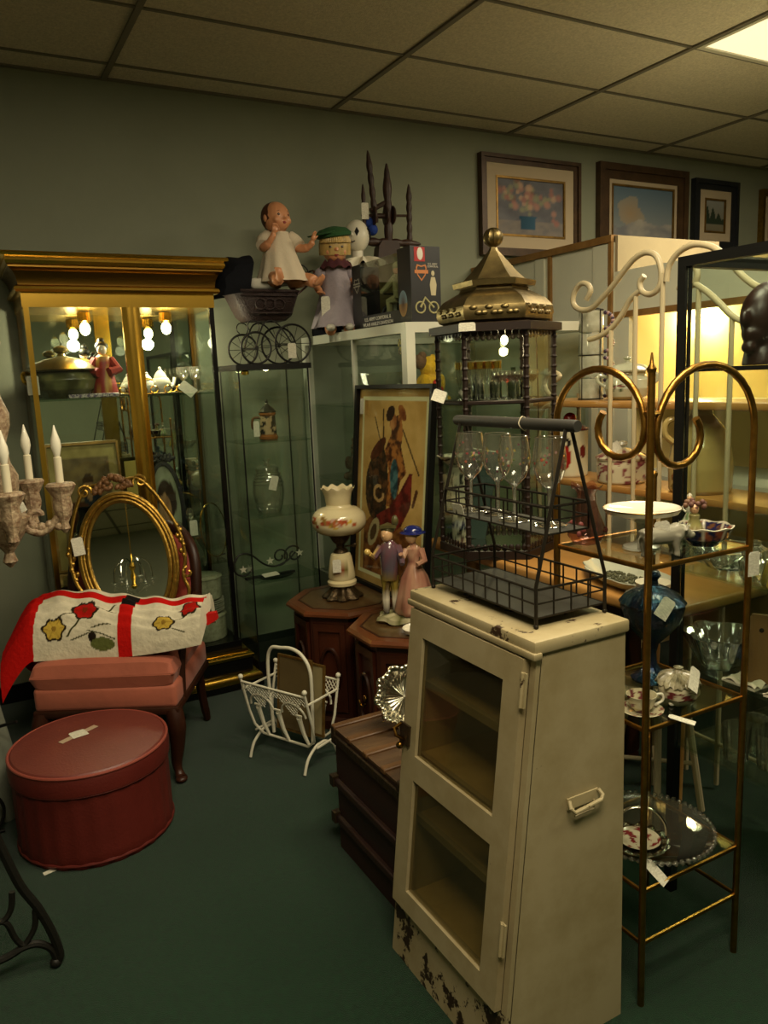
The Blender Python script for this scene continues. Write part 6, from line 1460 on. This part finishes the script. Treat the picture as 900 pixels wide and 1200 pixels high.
# silver tray of teapots
q = P(192, 455, y=3.93); tq = Vector((q.x, 3.93, zA))
ty = thing('serving_tray', 'silver gallery tray with scrolled rim in the brass cabinet', 'tray', tq)
MB().rbox(-.13, .13, -.09, .09, .0, .008, .003, 1).build('tray_base', 'silver', ty)
for k in range(12):
    an = TAU*k/12; MB().tube([(.125*math.cos(an)+.018*math.cos(t), .085*math.sin(an)-.0, .024+.016*math.sin(t)) for t in [TAU*i/10 for i in range(10)]], .003, 5, True).build('rim_scroll', 'brass', ty)
price_tag(ty, (.09, -.10, .02), (.05, .085), (R(60), R(-45), 0))
for k, (dx, s_, lab) in enumerate(((-.075, .9, 'small white teapot on the silver tray'), (-.01, 1.1, 'larger white teapot on the silver tray'))):
    t = thing('teapot', lab, 'teapot', tq+Vector((dx, .01, .009)), R(20)); t.scale = (s_,)*3
    MB().lathe([(.028, 0), (.04, .012), (.046, .035), (.036, .06), (.026, .066)], 28).build('pot', 'porcelain', t)
    MB().lathe([(.03, .066), (.02, .085), (.006, .10), (.008, .106), (.001, .112)], 20).build('lid', 'porcelain', t)
    MB().tube(smooth([(.04, 0, .02), (.065, 0, .035), (.075, 0, .062)]), [.012]*6+[.008]*7, 8).build('spout', 'porcelain', t)
    MB().tube(smooth([(-.042, 0, .055), (-.075, 0, .06), (-.075, 0, .025), (-.044, 0, .015)]), .004, 7).build('handle', 'brass', t)
def stem(label, x, y, z, h, m='crystal', name='stem_glass', group=None, s=1.):
    t = thing(name, label, 'glass', (x, y, z), 0, group)
    MB().lathe([(.030*s, 0), (.006, .006), (.004, h*.45), (.014*s, h*.52), (.030*s, h*.70), (.030*s, h)], 20, cap1=False).build('glass', m, t); return t
s0 = stem('clear stem glass at the end of the cabinet shelf', 1.10, 3.98, zA, .13, group='stem glasses in the brass cabinet')
clone(s0, (1.13, 4.06, zA), 0); clone(s0, (1.06, 4.05, zA), 0)
for o in bpy.data.objects:
    if o.get('label') == 'clear stem glass at the end of the cabinet shelf': o['label'] = 'clear stem glass at the right end of the tureen shelf'
# pictures on the lower shelf
def standing_picture(label, pxl, pxr, py_t, y, zb, fm, fw, fn, lean=7, arch=False, mw=0.):
    ql, qr = P(pxl, py_t, y=y), P(pxr, py_t, y=y); w, h = (qr.x-ql.x)/2, ql.z-zb
    t = thing('standing_picture', label, 'picture', M=T((ql.x+qr.x)/2, y, zb) @ RX(R(-lean)))
    if not arch:
        MB().frame(rect(-w, w, 0, h), rect(-w+fw, w-fw, fw, h-fw), -.006, .012, RX(PI/2)).build('frame', fm, t, ang=20)
        MB().grid(lambda u, v: (-w+fw+2*(w-fw)*u, 0, fw+(h-2*fw)*v), 44, 54).build('print', 'vc_matte', t, vc=lambda c: fn((c.x+w-fw)/(2*(w-fw)), (c.z-fw)/(h-2*fw)))
    else:
        out = [(w*math.cos(TAU*i/40), h/2+h/2*math.sin(TAU*i/40)) for i in range(40)]; inn = [((w-fw)*math.cos(TAU*i/40), h/2+(h/2-fw)*math.sin(TAU*i/40)) for i in range(40)]
        MB().frame(out, inn, -.006, .014, RX(PI/2)).build('frame', fm, t, ang=20)
        MB().lathe([((w-fw)*k/14+1e-4, 0) for k in range(15)], 40, T(0, 0, h/2) @ RX(PI/2) @ SC(1, (h/2-fw)/(w-fw), 1), cap1=False).build('print', 'vc_matte', t, vc=lambda c: fn((c.x+w)/(2*w), c.z/h))
        g = MB(); r_ = random.Random(6)
        for k in range(34): x = r_.uniform(-.07, .07); g.ball((x, -.01, h+.012-abs(x)*.25+r_.uniform(0, .03)), .009, .006, .011, 7, 5)
        g.build('carved_crest', 'black_satin', t)
    return t
def p_madonna(u, v):
    f = fbm(u*5, v*6)
    if min(u, 1-u) < .12 or min(v, 1-v) < .10: return mixc(hx('a3935c'), hx('8a7a48'), .5+f)
    c = mixc(hx('7a6844'), hx('544630'), .5+f)
    if ell(u, v, .58, .42, .15, .26) < 1: c = mixc(hx('2a3034'), hx('1a2024'), .5+f)
    if ell(u, v, .36, .38, .22, .16) < 1: c = mixc(hx('4a2c1c'), hx('34200f'), .5+f)
    if ell(u, v, .54, .64, .06, .10) < 1: c = hx('8a6a48')
    if ell(u, v, .54, .70, .08, .07) < 1 and v > .68: c = hx('3a2a1c')
    return c
standing_picture('cream framed print of a robed figure in the brass cabinet', 52, 141, 522, 4.08, zB, 'frame_gold', .012, p_madonna)
def p_portrait(u, v):
    c = mixc(hx('8a9078'), hx('6a7058'), .5+fbm(u*4, v*4))
    if ell(u, v, .46, .16, .36, .22) < 1: c = hx('2a2a24')
    if ell(u, v, .52, .60, .27, .20) < 1: c = hx('2c2016')
    if ell(u, v, .46, .50, .17, .17) < 1: c = mixc(hx('9a7a54'), hx('7a5a3c'), .5+fbm(u*8, v*8))
    return c
standing_picture('oval portrait in a dark carved frame in the brass cabinet', 171, 214, 543, 4.06, zB, 'black_satin', .02, p_portrait, arch=True)
q = P(158, 540, y=4.02); o = MB().box(-.05, .05, -.003, .003, 0, q.z-zB).build('yellow_card', mat('card_yellow', 'b3a04e', .8), None, (q.x+.005, 4.02, zB), (R(-5), 0, 0), smooth=False); tag(o, 'plain yellow card standing behind the brass stile', 'card')
# black vase with silver mounts, glass decanters, gold rimmed plate
def gthing(name, label, cat, px, y, z, prof, m, n=28, part='body'):
    q = P(px, 600, y=y); t = thing(name, label, cat, (q.x, y, z)); MB().lathe(prof, n, cap1=False).build(part, m, t); return t
t = gthing('black_vase', 'black vase with silver flower mounts in the brass cabinet', 'vase', 100, 3.96, zB, [(.05, 0), (.052, .01), (.02, .03), (.03, .08), (.055, .16), (.05, .24), (.03, .29), (.036, .33)], 'black_gloss')
for k in range(6): MB().ball((.05*math.cos(k*1.05), .05*math.sin(k*1.05), .20), .016, n=8, m=5).build('silver_mount', 'silver', t)
for i, (px, y, h, lab) in enumerate(((208, 3.90, .20, 'clear glass decanter with a wide base in the cabinet'), (222, 3.98, .26, 'tall clear glass decanter with stopper in the cabinet'))):
    t = gthing('glass_decanter', lab, 'decanter', px, y, zB, [(.05, 0), (.058, .008), (.055, .03), (.03, .08), (.014, .12), (.013, h*.8), (.022, h*.85)], 'crystal')
    MB().ball((0, 0, h*.85+.022), .018, rz=.024).build('stopper', 'crystal', t)
price_tag(t, (0, -.06, .17), (.04, .08))
q = P(252, 590, y=3.98)
t = thing('glass_plate', 'gold rimmed glass plate on a stand at the cabinet end', 'plate', M=T(q.x-.045, 3.93, zB+.145) @ RZ(R(48)) @ RX(R(82)))
MB().lathe([(.001, 0), (.09, .003), (.14, .014)], 44, cap1=False).build('plate', 'glass_shelf', t)
MB().tube([(.14*math.cos(TAU*i/44), .14*math.sin(TAU*i/44), .014) for i in range(44)], .003, 6, True).build('gold_rim', 'brass', t)
MB().tube([(-.04, -.138, .03), (0, -.142, .0), (.04, -.138, .03)], .004, 6).build('stand', 'iron_wire', t)
# two covered hat boxes / plate stacks on the cabinet floor
q = P(246, 745, y=3.92)
for k, (z, h, r, lab) in enumerate(((zC, .13, .105, 'quilted china keeper at the bottom of the cabinet stack'), (zC+.214, .12, .095, 'quilted china keeper at the top of the cabinet stack'))):
    t = thing('china_keeper', lab, 'plate case', (q.x-.012, 3.93, z), R(10), 'china keepers in the cabinet')
    MB().lathe([(r*.97, 0), (r, .008), (r*1.01, h*.5), (r, h-.008), (r*.9, h), (.001, h+.004)], 40, mod=lambda rr_, zz_, a, i: (rr_*(1+.01*math.cos(17*a)), zz_)).build('case', mat('quilt_print', '9a9a80', .8, col2='6a6a50', vscale=30, contrast=.5), t)
    MB().tube([(r*1.005*math.cos(TAU*i/36), r*1.005*math.sin(TAU*i/36), h-.01) for i in range(36)], .005, 6, True).build('piping', 'quilt_print', t)
for k in range(6):
    t = MB().lathe([(.06, 0), (.09, .006), (.102, .012), (.10, .013), (.06, .003)], 32).build('dinner_plate', 'porcelain_grey' if k % 2 else 'plate_print', None, (q.x-.012, 3.93, zC+.136+k*.0115)); tag(t, ('plain pale' if k % 2 else 'printed')+' china dinner plate stacked between the quilted keepers', 'plate', 'stacked dinner plates in the cabinet')
price_tag(bc, (.34-.56, -.012, .70), (.05, .065), (PI/2, R(6), 0))

# ================================================================ inside the glass tower
q = P(315, 512, z=TSH[0]); sx_ = P(315, 512, y=3.88).x
sn = thing('beer_stein', 'brown relief beer stein with pewter lid in the glass tower', 'stein', (sx_, 3.88, TSH[0]+.001), face_cam((sx_, 3.88)))
MB().lathe(dens([(.046, 0), (.05, .006), (.05, .018), (.044, .024), (.041, .10), (.04, .125), (.045, .13), (.044, .14)], 8), 40).build('mug', 'vc_gloss', sn, vc=lambda c: hx('7a4a22') if c.z < .025 or c.z > .122 else mixc(hx('2a2420'), hx('a08a68'), 1 if fbm(c.x*36, c.z*36, c.y*10) > .08 else 0))
MB().lathe([(.044, .14), (.046, .146), (.03, .165), (.012, .178), (.006, .19), (.010, .198), (.001, .21)], 24).build('lid', mat('pewter', '6a665a', .35, .9), sn)
MB().tube(smooth([(-.042, 0, .115), (-.075, 0, .11), (-.078, 0, .06), (-.044, 0, .04)]), .007, 8).build('handle', mat('stein_brown', '5a3a1c', .3), sn)
price_tag(sn, (-.06, -.03, .06), (.03, .08))
sx_ = P(316, 598, y=3.88).x
gj = thing('glass_jar', 'large clear barrel shaped glass jar with lid in the tower', 'jar', (sx_, 3.88, TSH[1]+.001), face_cam((sx_, 3.88)))
MB().lathe([(.06, 0), (.066, .008), (.078, .06), (.085, .11), (.08, .165), (.066, .205), (.06, .215), (.06, .225)], 48, mod=lambda r, z, a, i: (r*(1+.012*math.cos(6*z*100)), z), cap1=False).build('jar', 'crystal', gj)
for k in range(4): MB().tube([((.0815-.0042*k)*math.cos(TAU*i/40), (.0815-.0042*k)*math.sin(TAU*i/40), .155+.016*k) for i in range(40)], .003, 6, True).build('glass_ridge', 'crystal', gj)
MB().lathe([(.064, .225), (.06, .24), (.03, .252), (.012, .256), (.014, .27), (.022, .278), (.001, .288)], 32).build('lid', 'crystal', gj)
price_tag(gj, (.03, -.092, .165), (.04, .075), (PI/2, R(15), 0))
z = TSH[2]+.001; yq = 3.86
isx = P(318, 690, y=yq).x
isc = thing('iron_scroll', 'black iron scroll plaque with white metal stars in the tower', 'wall decor', (isx, yq, z))
MB().tube(XZ([(p.x, p.z) for p in smooth([(-.19, 0, .10), (-.16, 0, .14), (-.10, 0, .13), (-.03, 0, .07), (.03, 0, .05), (.10, 0, .07), (.15, 0, .11)])]), .005, 8).build('main_scroll', 'black_iron', isc)
MB().tube(XZ(spiral(-.14, .075, .065, .045, 120, 330, 24)), .005, 8).build('scroll', 'black_iron', isc)
MB().tube(XZ(spiral(.06, .10, .05, .012, -100, 380, 36)), .005, 8).build('scroll', 'black_iron', isc)
MB().tube(XZ(spiral(.14, .10, .055, .015, 200, -260, 36)), .005, 8).build('scroll', 'black_iron', isc)
MB().box(-.14, .14, -.01, .01, 0, .012).build('foot_bar', 'black_iron', isc, smooth=False)
for x, zz_ in ((-.15, .06), (.0, .085), (.17, .105)):
    st = [((.022 if k % 2 == 0 else .009)*math.cos(PI/2+k*PI/5), (.022 if k % 2 == 0 else .009)*math.sin(PI/2+k*PI/5)) for k in range(10)]
    MB().prism(st, -.003, .003, T(x, -.01, zz_) @ RX(PI/2)).build('star', 'white_metal', isc, smooth=False)
dp_ = thing('dark_plate', 'dark oval plate with a folded paper at the tower bottom shelf', 'plate', (isx+.01, 3.80, z))
MB().lathe([(.05, 0), (.085, .006), (.10, .014), (.08, .006), (.001, .003)], 32, SC(1, .45, 1)).build('plate', 'black_gloss', dp_)
price_tag(dp_, (-.03, -.0, .025), (.09, .04), (R(15), 0, R(8)))

# ================================================================ inside the white framed showcase
yy = P(492, 440, x=1.95)
yt = thing('yellow_plush', 'yellow plush toy with red spots behind the showcase front glass', 'plush toy', (1.955, 3.12, KSH[0]+.001), R(20))
g = MB().ball((0, 0, .075), .07, .06, .078).ball((.0, -.01, .175), .05, .045, .05)
for sx in (-1, 1): g.ball((sx*.06, -.03, .10), .022, .022, .045).ball((sx*.045, -.05, .025), .028, .045, .025).ball((sx*.04, 0, .215), .018, .012, .022)
remesh(g.build('body', 'plush_yellow', yt), .007, 2)
MB().ball((-.012, -.056, .10), .02, .01, .018).ball((.03, -.052, .07), .014, .01, .014).build('red_spots', 'red_cloth', yt, kind='stuff')
MB().ball((-.055, .0, .20), .035, .03, .035).ball((-.05, -.01, .225), .02).build('dark_hair', 'plush_brown', yt)
price_tag(yt, (.0, -.085, .035), (.085, .055), (R(75), R(6), 0))
bb = thing('glass_punch_bowl', 'large glass punch bowl on the upper showcase shelf', 'bowl', (1.98, 3.62, KSH[0]+.001))
MB().lathe([(.06, 0), (.07, .01), (.13, .06), (.16, .13), (.165, .16), (.16, .16), (.12, .06)], 44, cap1=False).build('bowl', 'crystal', bb)
cf = thing('covered_bin', 'brown striped covered tin on the upper showcase shelf', 'tin', (2.0, 3.34, KSH[0]+.001))
MB().lathe([(.05, 0), (.05, .10), (.054, .11), (.05, .12), (.001, .125)], 24).build('tin', mat('tin_brown', '4a3a2a', .4, col2='6a5a40', vscale=20), cf)
price_tag(cf, (-.06, -.01, .06), (.045, .07), (PI/2, R(10), R(-60)))
def bear(label, x, y, z, s, m, m2):
    t = thing('plush_bear', label, 'plush toy', (x, y, z), R(-62)); t.scale = (s,)*3
    g = MB().ball((0, 0, .08), .07, .06, .085).ball((0, -.01, .20), .058, .054, .054).ball((0, -.055, .185), .026, .022, .02)
    for sx in (-1, 1): g.ball((sx*.045, 0, .25), .02, .012, .022).ball((sx*.072, -.03, .11), .022, .03, .045).ball((sx*.05, -.06, .03), .028, .05, .028)
    remesh(g.build('body', m, t), .008, 2)
    for sx in (-1, 1): MB().ball((sx*.02, -.06, .21), .006).build('eye', 'black_gloss', t)
    MB().ball((0, -.077, .19), .008, .005, .006).build('nose', 'black_gloss', t)
    MB().tube([(.04*math.cos(TAU*i/20), -.008+.038*math.sin(TAU*i/20), .148) for i in range(20)], .009, 6, True).ball((0, -.055, .145), .018, .01, .014).build('bow', m2, t)
    return t
bear('brown plush bear in the showcase near the hurricane lamp', 1.90, 3.74, KSH[1]+.001, .85, 'plush_brown', 'plush_pink')
bear('pink bowed tan plush bear in the showcase beside the poster', 1.89, 3.58, KSH[1]+.001, .95, mat('plush_tan', '8a7458', .95, bump=.6, bscale=90), 'plush_pink')
bear('grey plush bear at the back of the showcase', 2.02, 3.88, KSH[1]+.001, 1.0, mat('plush_grey', '5a5444', .95, bump=.6, bscale=90), 'red_cloth')

# ================================================================ glassware in the hexagonal case
hz_ = hc.z+HSH+.001
flute = None; fr_r = random.Random(12); n_ = 0
tocam = Vector((-hc.x, -hc.y, 0)).normalized(); side = Vector((-tocam.y, tocam.x, 0))   # side points to the viewer's right
for r_ in range(2):
    for k in range(5):
        p = hc+side*(.125-.033*k+.016*r_)*-1+tocam*(.02-.055*r_); n_ += 1
        if flute is None:
            flute = thing('gold_flute', 'slender gold rimmed flute in the front row of the hexagonal case', 'glass', (p.x, p.y, hz_), 0, 'gold rimmed flutes in the hexagonal case')
            MB().lathe([(.018, 0), (.004, .005), (.003, .055), (.010, .07), (.015, .10), (.0155, .15)], 18, cap1=False).build('glass', 'crystal', flute)
            MB().lathe([(.0157, .118), (.016, .145)], 18, cap0=False, cap1=False).build('gold_band', 'brass', flute)
        else: clone(flute, (p.x, p.y, hz_), 0, 'slender gold rimmed flute in the %s of the hexagonal case' % ('front row' if r_ == 0 else 'rear row'))
coupe = None
for k in range(5):
    p = hc+side*(.012+.031*k)+tocam*(.05-.04*(k % 2))
    if coupe is None:
        coupe = thing('wine_coupe', 'ruby filled coupe glass in the hexagonal case', 'glass', (p.x, p.y, hz_), 0, 'ruby coupes in the hexagonal case')
        MB().lathe([(.024, 0), (.004, .005), (.003, .06), (.012, .068), (.026, .085), (.029, .108)], 24, cap1=False).build('glass', 'crystal', coupe)
        MB().lathe([(.004, .067), (.0135, .071), (.025, .086), (.026, .09), (.001, .091)], 24).build('ruby_bowl', 'glass_wine', coupe)
    else: clone(coupe, (p.x, p.y, hz_), 0)
for k in range(3):
    p = hc+side*(-.07+.07*k)+tocam*(-.10)
    t = thing('green_bottle', 'dark green bottle behind the flutes in the hexagonal case', 'bottle', (p.x, p.y, hz_), 0, 'green bottles in the hexagonal case')
    MB().lathe([(.024, 0), (.025, .06), (.012, .085), (.009, .115), (.011, .12)], 18).build('bottle', mat('bottle_green', '1c2414', .2, coat=.4), t)
pc_ = Vector((hc.x, hc.y, 0))+side*-.2+tocam*.12
price_tag(hxc, (pc_-hc.xyz*Vector((1, 1, 0)) if False else Vector((side.x*-.21+tocam.x*.13, side.y*-.21+tocam.y*.13, HSH+.025))), (.05, .05), (R(60), R(20), face_cam(hc)))
tp_ = hc+side*-.11+tocam*-.02
t = thing('teal_book', 'dark teal book leaning inside the lower hexagonal case', 'book', M=T(tp_.x, tp_.y, hc.z+.036) @ RZ(face_cam(hc)) @ RY(R(10)))
MB().rbox(-.06, .06, .0, .02, 0, .36, .003, 1).build('cover', mat('teal', '22342f', .6), t)
MB().box(-.056, .058, .003, .017, .004, .362).build('pages', 'paper', t, smooth=False)
# white bowl in the lower half of the case
p = hc+side*-.15+tocam*.03
t = lathe_thing('white_printed_bowl', 'shallow white bowl printed in black inside the hexagonal case', 'bowl', Vector((p.x, p.y, hc.z+.036)), [(.03, 0), (.034, .16), (.036, .30), (.05, .315), (.085, .345), (.083, .345), (.03, .31)], 'vc_gloss', 40, 'bowl', vc=lambda c: hx('b9b49c') if fbm(c.x*50, c.z*50) < .2 else hx('2a2a26'))

# ================================================================ carved cream chandelier hanging at the left
ccx = P(5, 600, y=2.78)
chl = thing('carved_chandelier', 'carved cream chandelier with candle arms hanging at the left', 'chandelier', (ccx.x, 2.78, 0))
zc_ = lambda py: P(20, py, y=2.78).z
zb_, zt2 = zc_(664), zc_(470)
H_ = zt2-zb_
MB().lathe([(.004, zb_), (.022, zb_+.02), (.014, zb_+.05), (.03, zb_+.075), (.055, zb_+.11), (.075, zb_+.15), (.08, zb_+.165), (.05, zb_+.18), (.036, zb_+.21), (.05, zb_+.26), (.055, zb_+.30), (.035, zb_+.34), (.028, zb_+.40), (.045, zb_+.46), (.05, zb_+.50), (.03, zb_+.55), (.02, zb_+.62), (.035, zb_+.68), (.05, zb_+.72), (.02, zb_+.78), (.008, zb_+.80)], 30, mod=lambda r, z, a, i: (r*(1+.06*math.cos(8*a)*(i % 2)), z)).build('column', 'carved_cream', chl)
g = MB()
for k in range(int((ZC-zb_-.80)/.03)): g.tube([(.010*math.cos(t)*(k % 2), .010*math.cos(t)*((k+1) % 2), zb_+.81+.03*k+.018*math.sin(t)) for t in [TAU*i/10 for i in range(10)]], .0025, 5, True)
g.lathe([(.05, ZC-.03), (.045, ZC-.02), (.02, ZC-.004)], 20); g.build('chain', 'brass_dark', chl, kind='stuff')
for k in range(5):
    an = R(-15+72*k); M = RZ(an); rr_ = .178
    ar = MB().tube(smooth([(.03, 0, zb_+.17), (.07, 0, zb_+.12), (.11, 0, zb_+.11), (.15, 0, zb_+.14), (rr_, 0, zb_+.18)]), [.013]*6+[.015]*6+[.013]*6+[.014]*7, 10, M=M).tube([(x, 0, z) for x, z in spiral(.10, zb_+.16, .036, .012, 270, 20, 16)], .010, 8, M=M)
    for j in range(5): ar.ball((.055+.026*j, 0, zb_+.125+.006*(j % 2)), .016, .014, .016, 8, 5, M)
    a_o = ar.build('arm', 'carved_cream', chl)
    Mk = M @ T(rr_, 0, zb_+.10)
    MB().lathe([(.004, 0), (.016, .015), (.012, .035), (.024, .06), (.030, .09), (.026, .12), (.040, .145), (.046, .158), (.040, .166), (.016, .168)], 22, Mk, mod=lambda r, z, a, i: (r*(1+.05*math.cos(9*a)), z)).build('candle_cup', 'carved_cream', a_o, M=Matrix())
    MB().lathe([(.0125, .166), (.0125, .25), (.010, .252)], 14, Mk).build('candle_sleeve', 'ivory_sleeve', a_o, M=Matrix())
    MB().lathe([(.007, .25), (.010, .258), (.0165, .285), (.015, .305), (.008, .33), (.002, .355)], 14, Mk).build('flame_bulb', 'bulb', a_o, M=Matrix())
price_tag(chl, (.035, -.07, zb_+.20), (.05, .035), (PI/2, R(-20), 0))

# ================================================================ cast iron bench end and grey cloth bundle at the lower left
fp = P(66, 1132, z=0.0)
ib = thing('iron_table_base', 'black cast iron treadle table end on the carpet', 'table base', (fp.x, fp.y, 0))
def ip(px, py): q = P(px, py, y=fp.y); return (q.x-fp.x, 0, max(.012, q.z))
MB().tube(smooth([ip(68, 1132), ip(70, 1118), ip(62, 1095), ip(45, 1065), ip(25, 1040), ip(10, 1012), ip(-5, 980), ip(-20, 940)], 5), .012, 8).build('outer_leg', 'black_iron', ib)
MB().tube(smooth([ip(68, 1130), ip(60, 1112), ip(45, 1106), ip(28, 1110), ip(8, 1122), ip(-15, 1130), ip(-40, 1128)], 5), .010, 8).build('foot_rail', 'black_iron', ib)
MB().tube(smooth([ip(41, 1066), ip(41, 1085), ip(34, 1100), ip(27, 1107), ip(18, 1100), ip(10, 1085), ip(2, 1080), ip(-10, 1085)], 5), .008, 8).build('scroll', 'black_iron', ib)
MB().tube(smooth([ip(14, 1045), ip(13, 1065), ip(5, 1078), ip(-8, 1082)], 5), .008, 8).build('scroll', 'black_iron', ib)
MB().ball(ip(66, 1131), .016).build('castor', 'black_iron', ib)
MB().rbox(-.50, -.10, -.25, .25, .70, .73, .008, 2).build('table_top', 'wood_dark', ib)
MB().tube([(-.30, 0, .70), (-.22, 0, .45), (-.13, 0, .26)], .012, 8).build('upright', 'black_iron', ib)
gq = P(8, 880, y=3.05)
gc = thing('grey_cloth_bundle', 'grey cloth draped bundle on the floor beside the armchair', 'cloth', (-.085, 3.13, 0))
MB().grid(lambda u, v: ((.16-.05*v)*(1+.10*math.cos(7*TAU*u)*(1-v))*math.cos(TAU*u)*(1 if v < .99 else .02), (.16-.05*v)*(1+.10*math.cos(7*TAU*u)*(1-v))*math.sin(TAU*u)*(1 if v < .99 else .02), .002+.42*v+(.03 if v >= .99 else 0)+.02*v*math.cos(3*TAU*u)), 60, 16, closed_u=True).build('draped_cloth', 'grey_cloth', gc)
MB().tube([(.10, -.12, .36), (.16, -.16, .38)], .006, 6).build('cloth_tie', 'black_satin', gc)
iq = P(4, 985, z=.0)
ic = thing('iron_scroll_stand', 'small black iron scroll stand behind the ottoman', 'stand', (iq.x-.03, iq.y+.05, 0))
MB().tube(smooth([(-.05, 0, .01), (.02, 0, .03), (.045, 0, .09), (.02, 0, .15), (-.03, 0, .13), (-.02, 0, .09), (.0, 0, .10)]), .006, 8).build('scroll', 'black_iron', ic)
MB().tube(smooth([(.04, 0, .012), (.0, 0, .012), (-.06, 0, .012)]), .006, 8).build('foot', 'black_iron', ic)
MB().tube(smooth([(-.05, 0, .01), (-.06, 0, .10), (-.05, 0, .22)]), .006, 8).build('stem', 'black_iron', ic)

# crystal chandelier of the shop behind the viewer, seen in the oval mirror
bpy.context.view_layer.update()
mm = mir.matrix_world; nrm = (mm.to_3x3() @ Vector((0, -1, 0))).normalized(); mp_ = mm @ Vector((0, 0, -.06))
vd = (mp_-CAM).normalized(); rd_ = vd-2*vd.dot(nrm)*nrm
cp_ = mp_+rd_*3.75
xc = thing('crystal_chandelier', 'brass crystal chandelier hanging in the aisle, mirrored in the oval glass', 'chandelier', cp_)
MB().lathe([(.01, -.14), (.03, -.12), (.012, -.08), (.025, -.03), (.012, .02), (.03, .06), (.01, .12), (.006, .18)], 16).build('column', 'brass', xc)
MB().tube([(0, 0, .18), (0, 0, ZC-cp_.z)], .004, 6).build('hanging_rod', 'brass', xc)
for k in range(6):
    M = RZ(TAU*k/6); a_o = MB().tube(smooth([(.01, 0, .10), (.08, 0, .13), (.15, 0, .06), (.16, 0, -.06)]), .006, 7, M=M).build('arm', 'chrome', xc)
    MB().lathe([(.02, -.075), (.03, -.06), (.012, -.05)], 12, M @ T(.16, 0, 0)).build('candle_pan', 'crystal', a_o, M=Matrix())
    g = MB()
    for j in range(7): g.ball((.16-.02*j, 0, -.10-.012*j), .010, n=6, m=4, M=M)
    g.ball((.16, 0, -.115), .014, rz=.026, n=6, m=4, M=M); g.build('crystal_drops', 'crystal', a_o, M=Matrix(), kind='stuff')
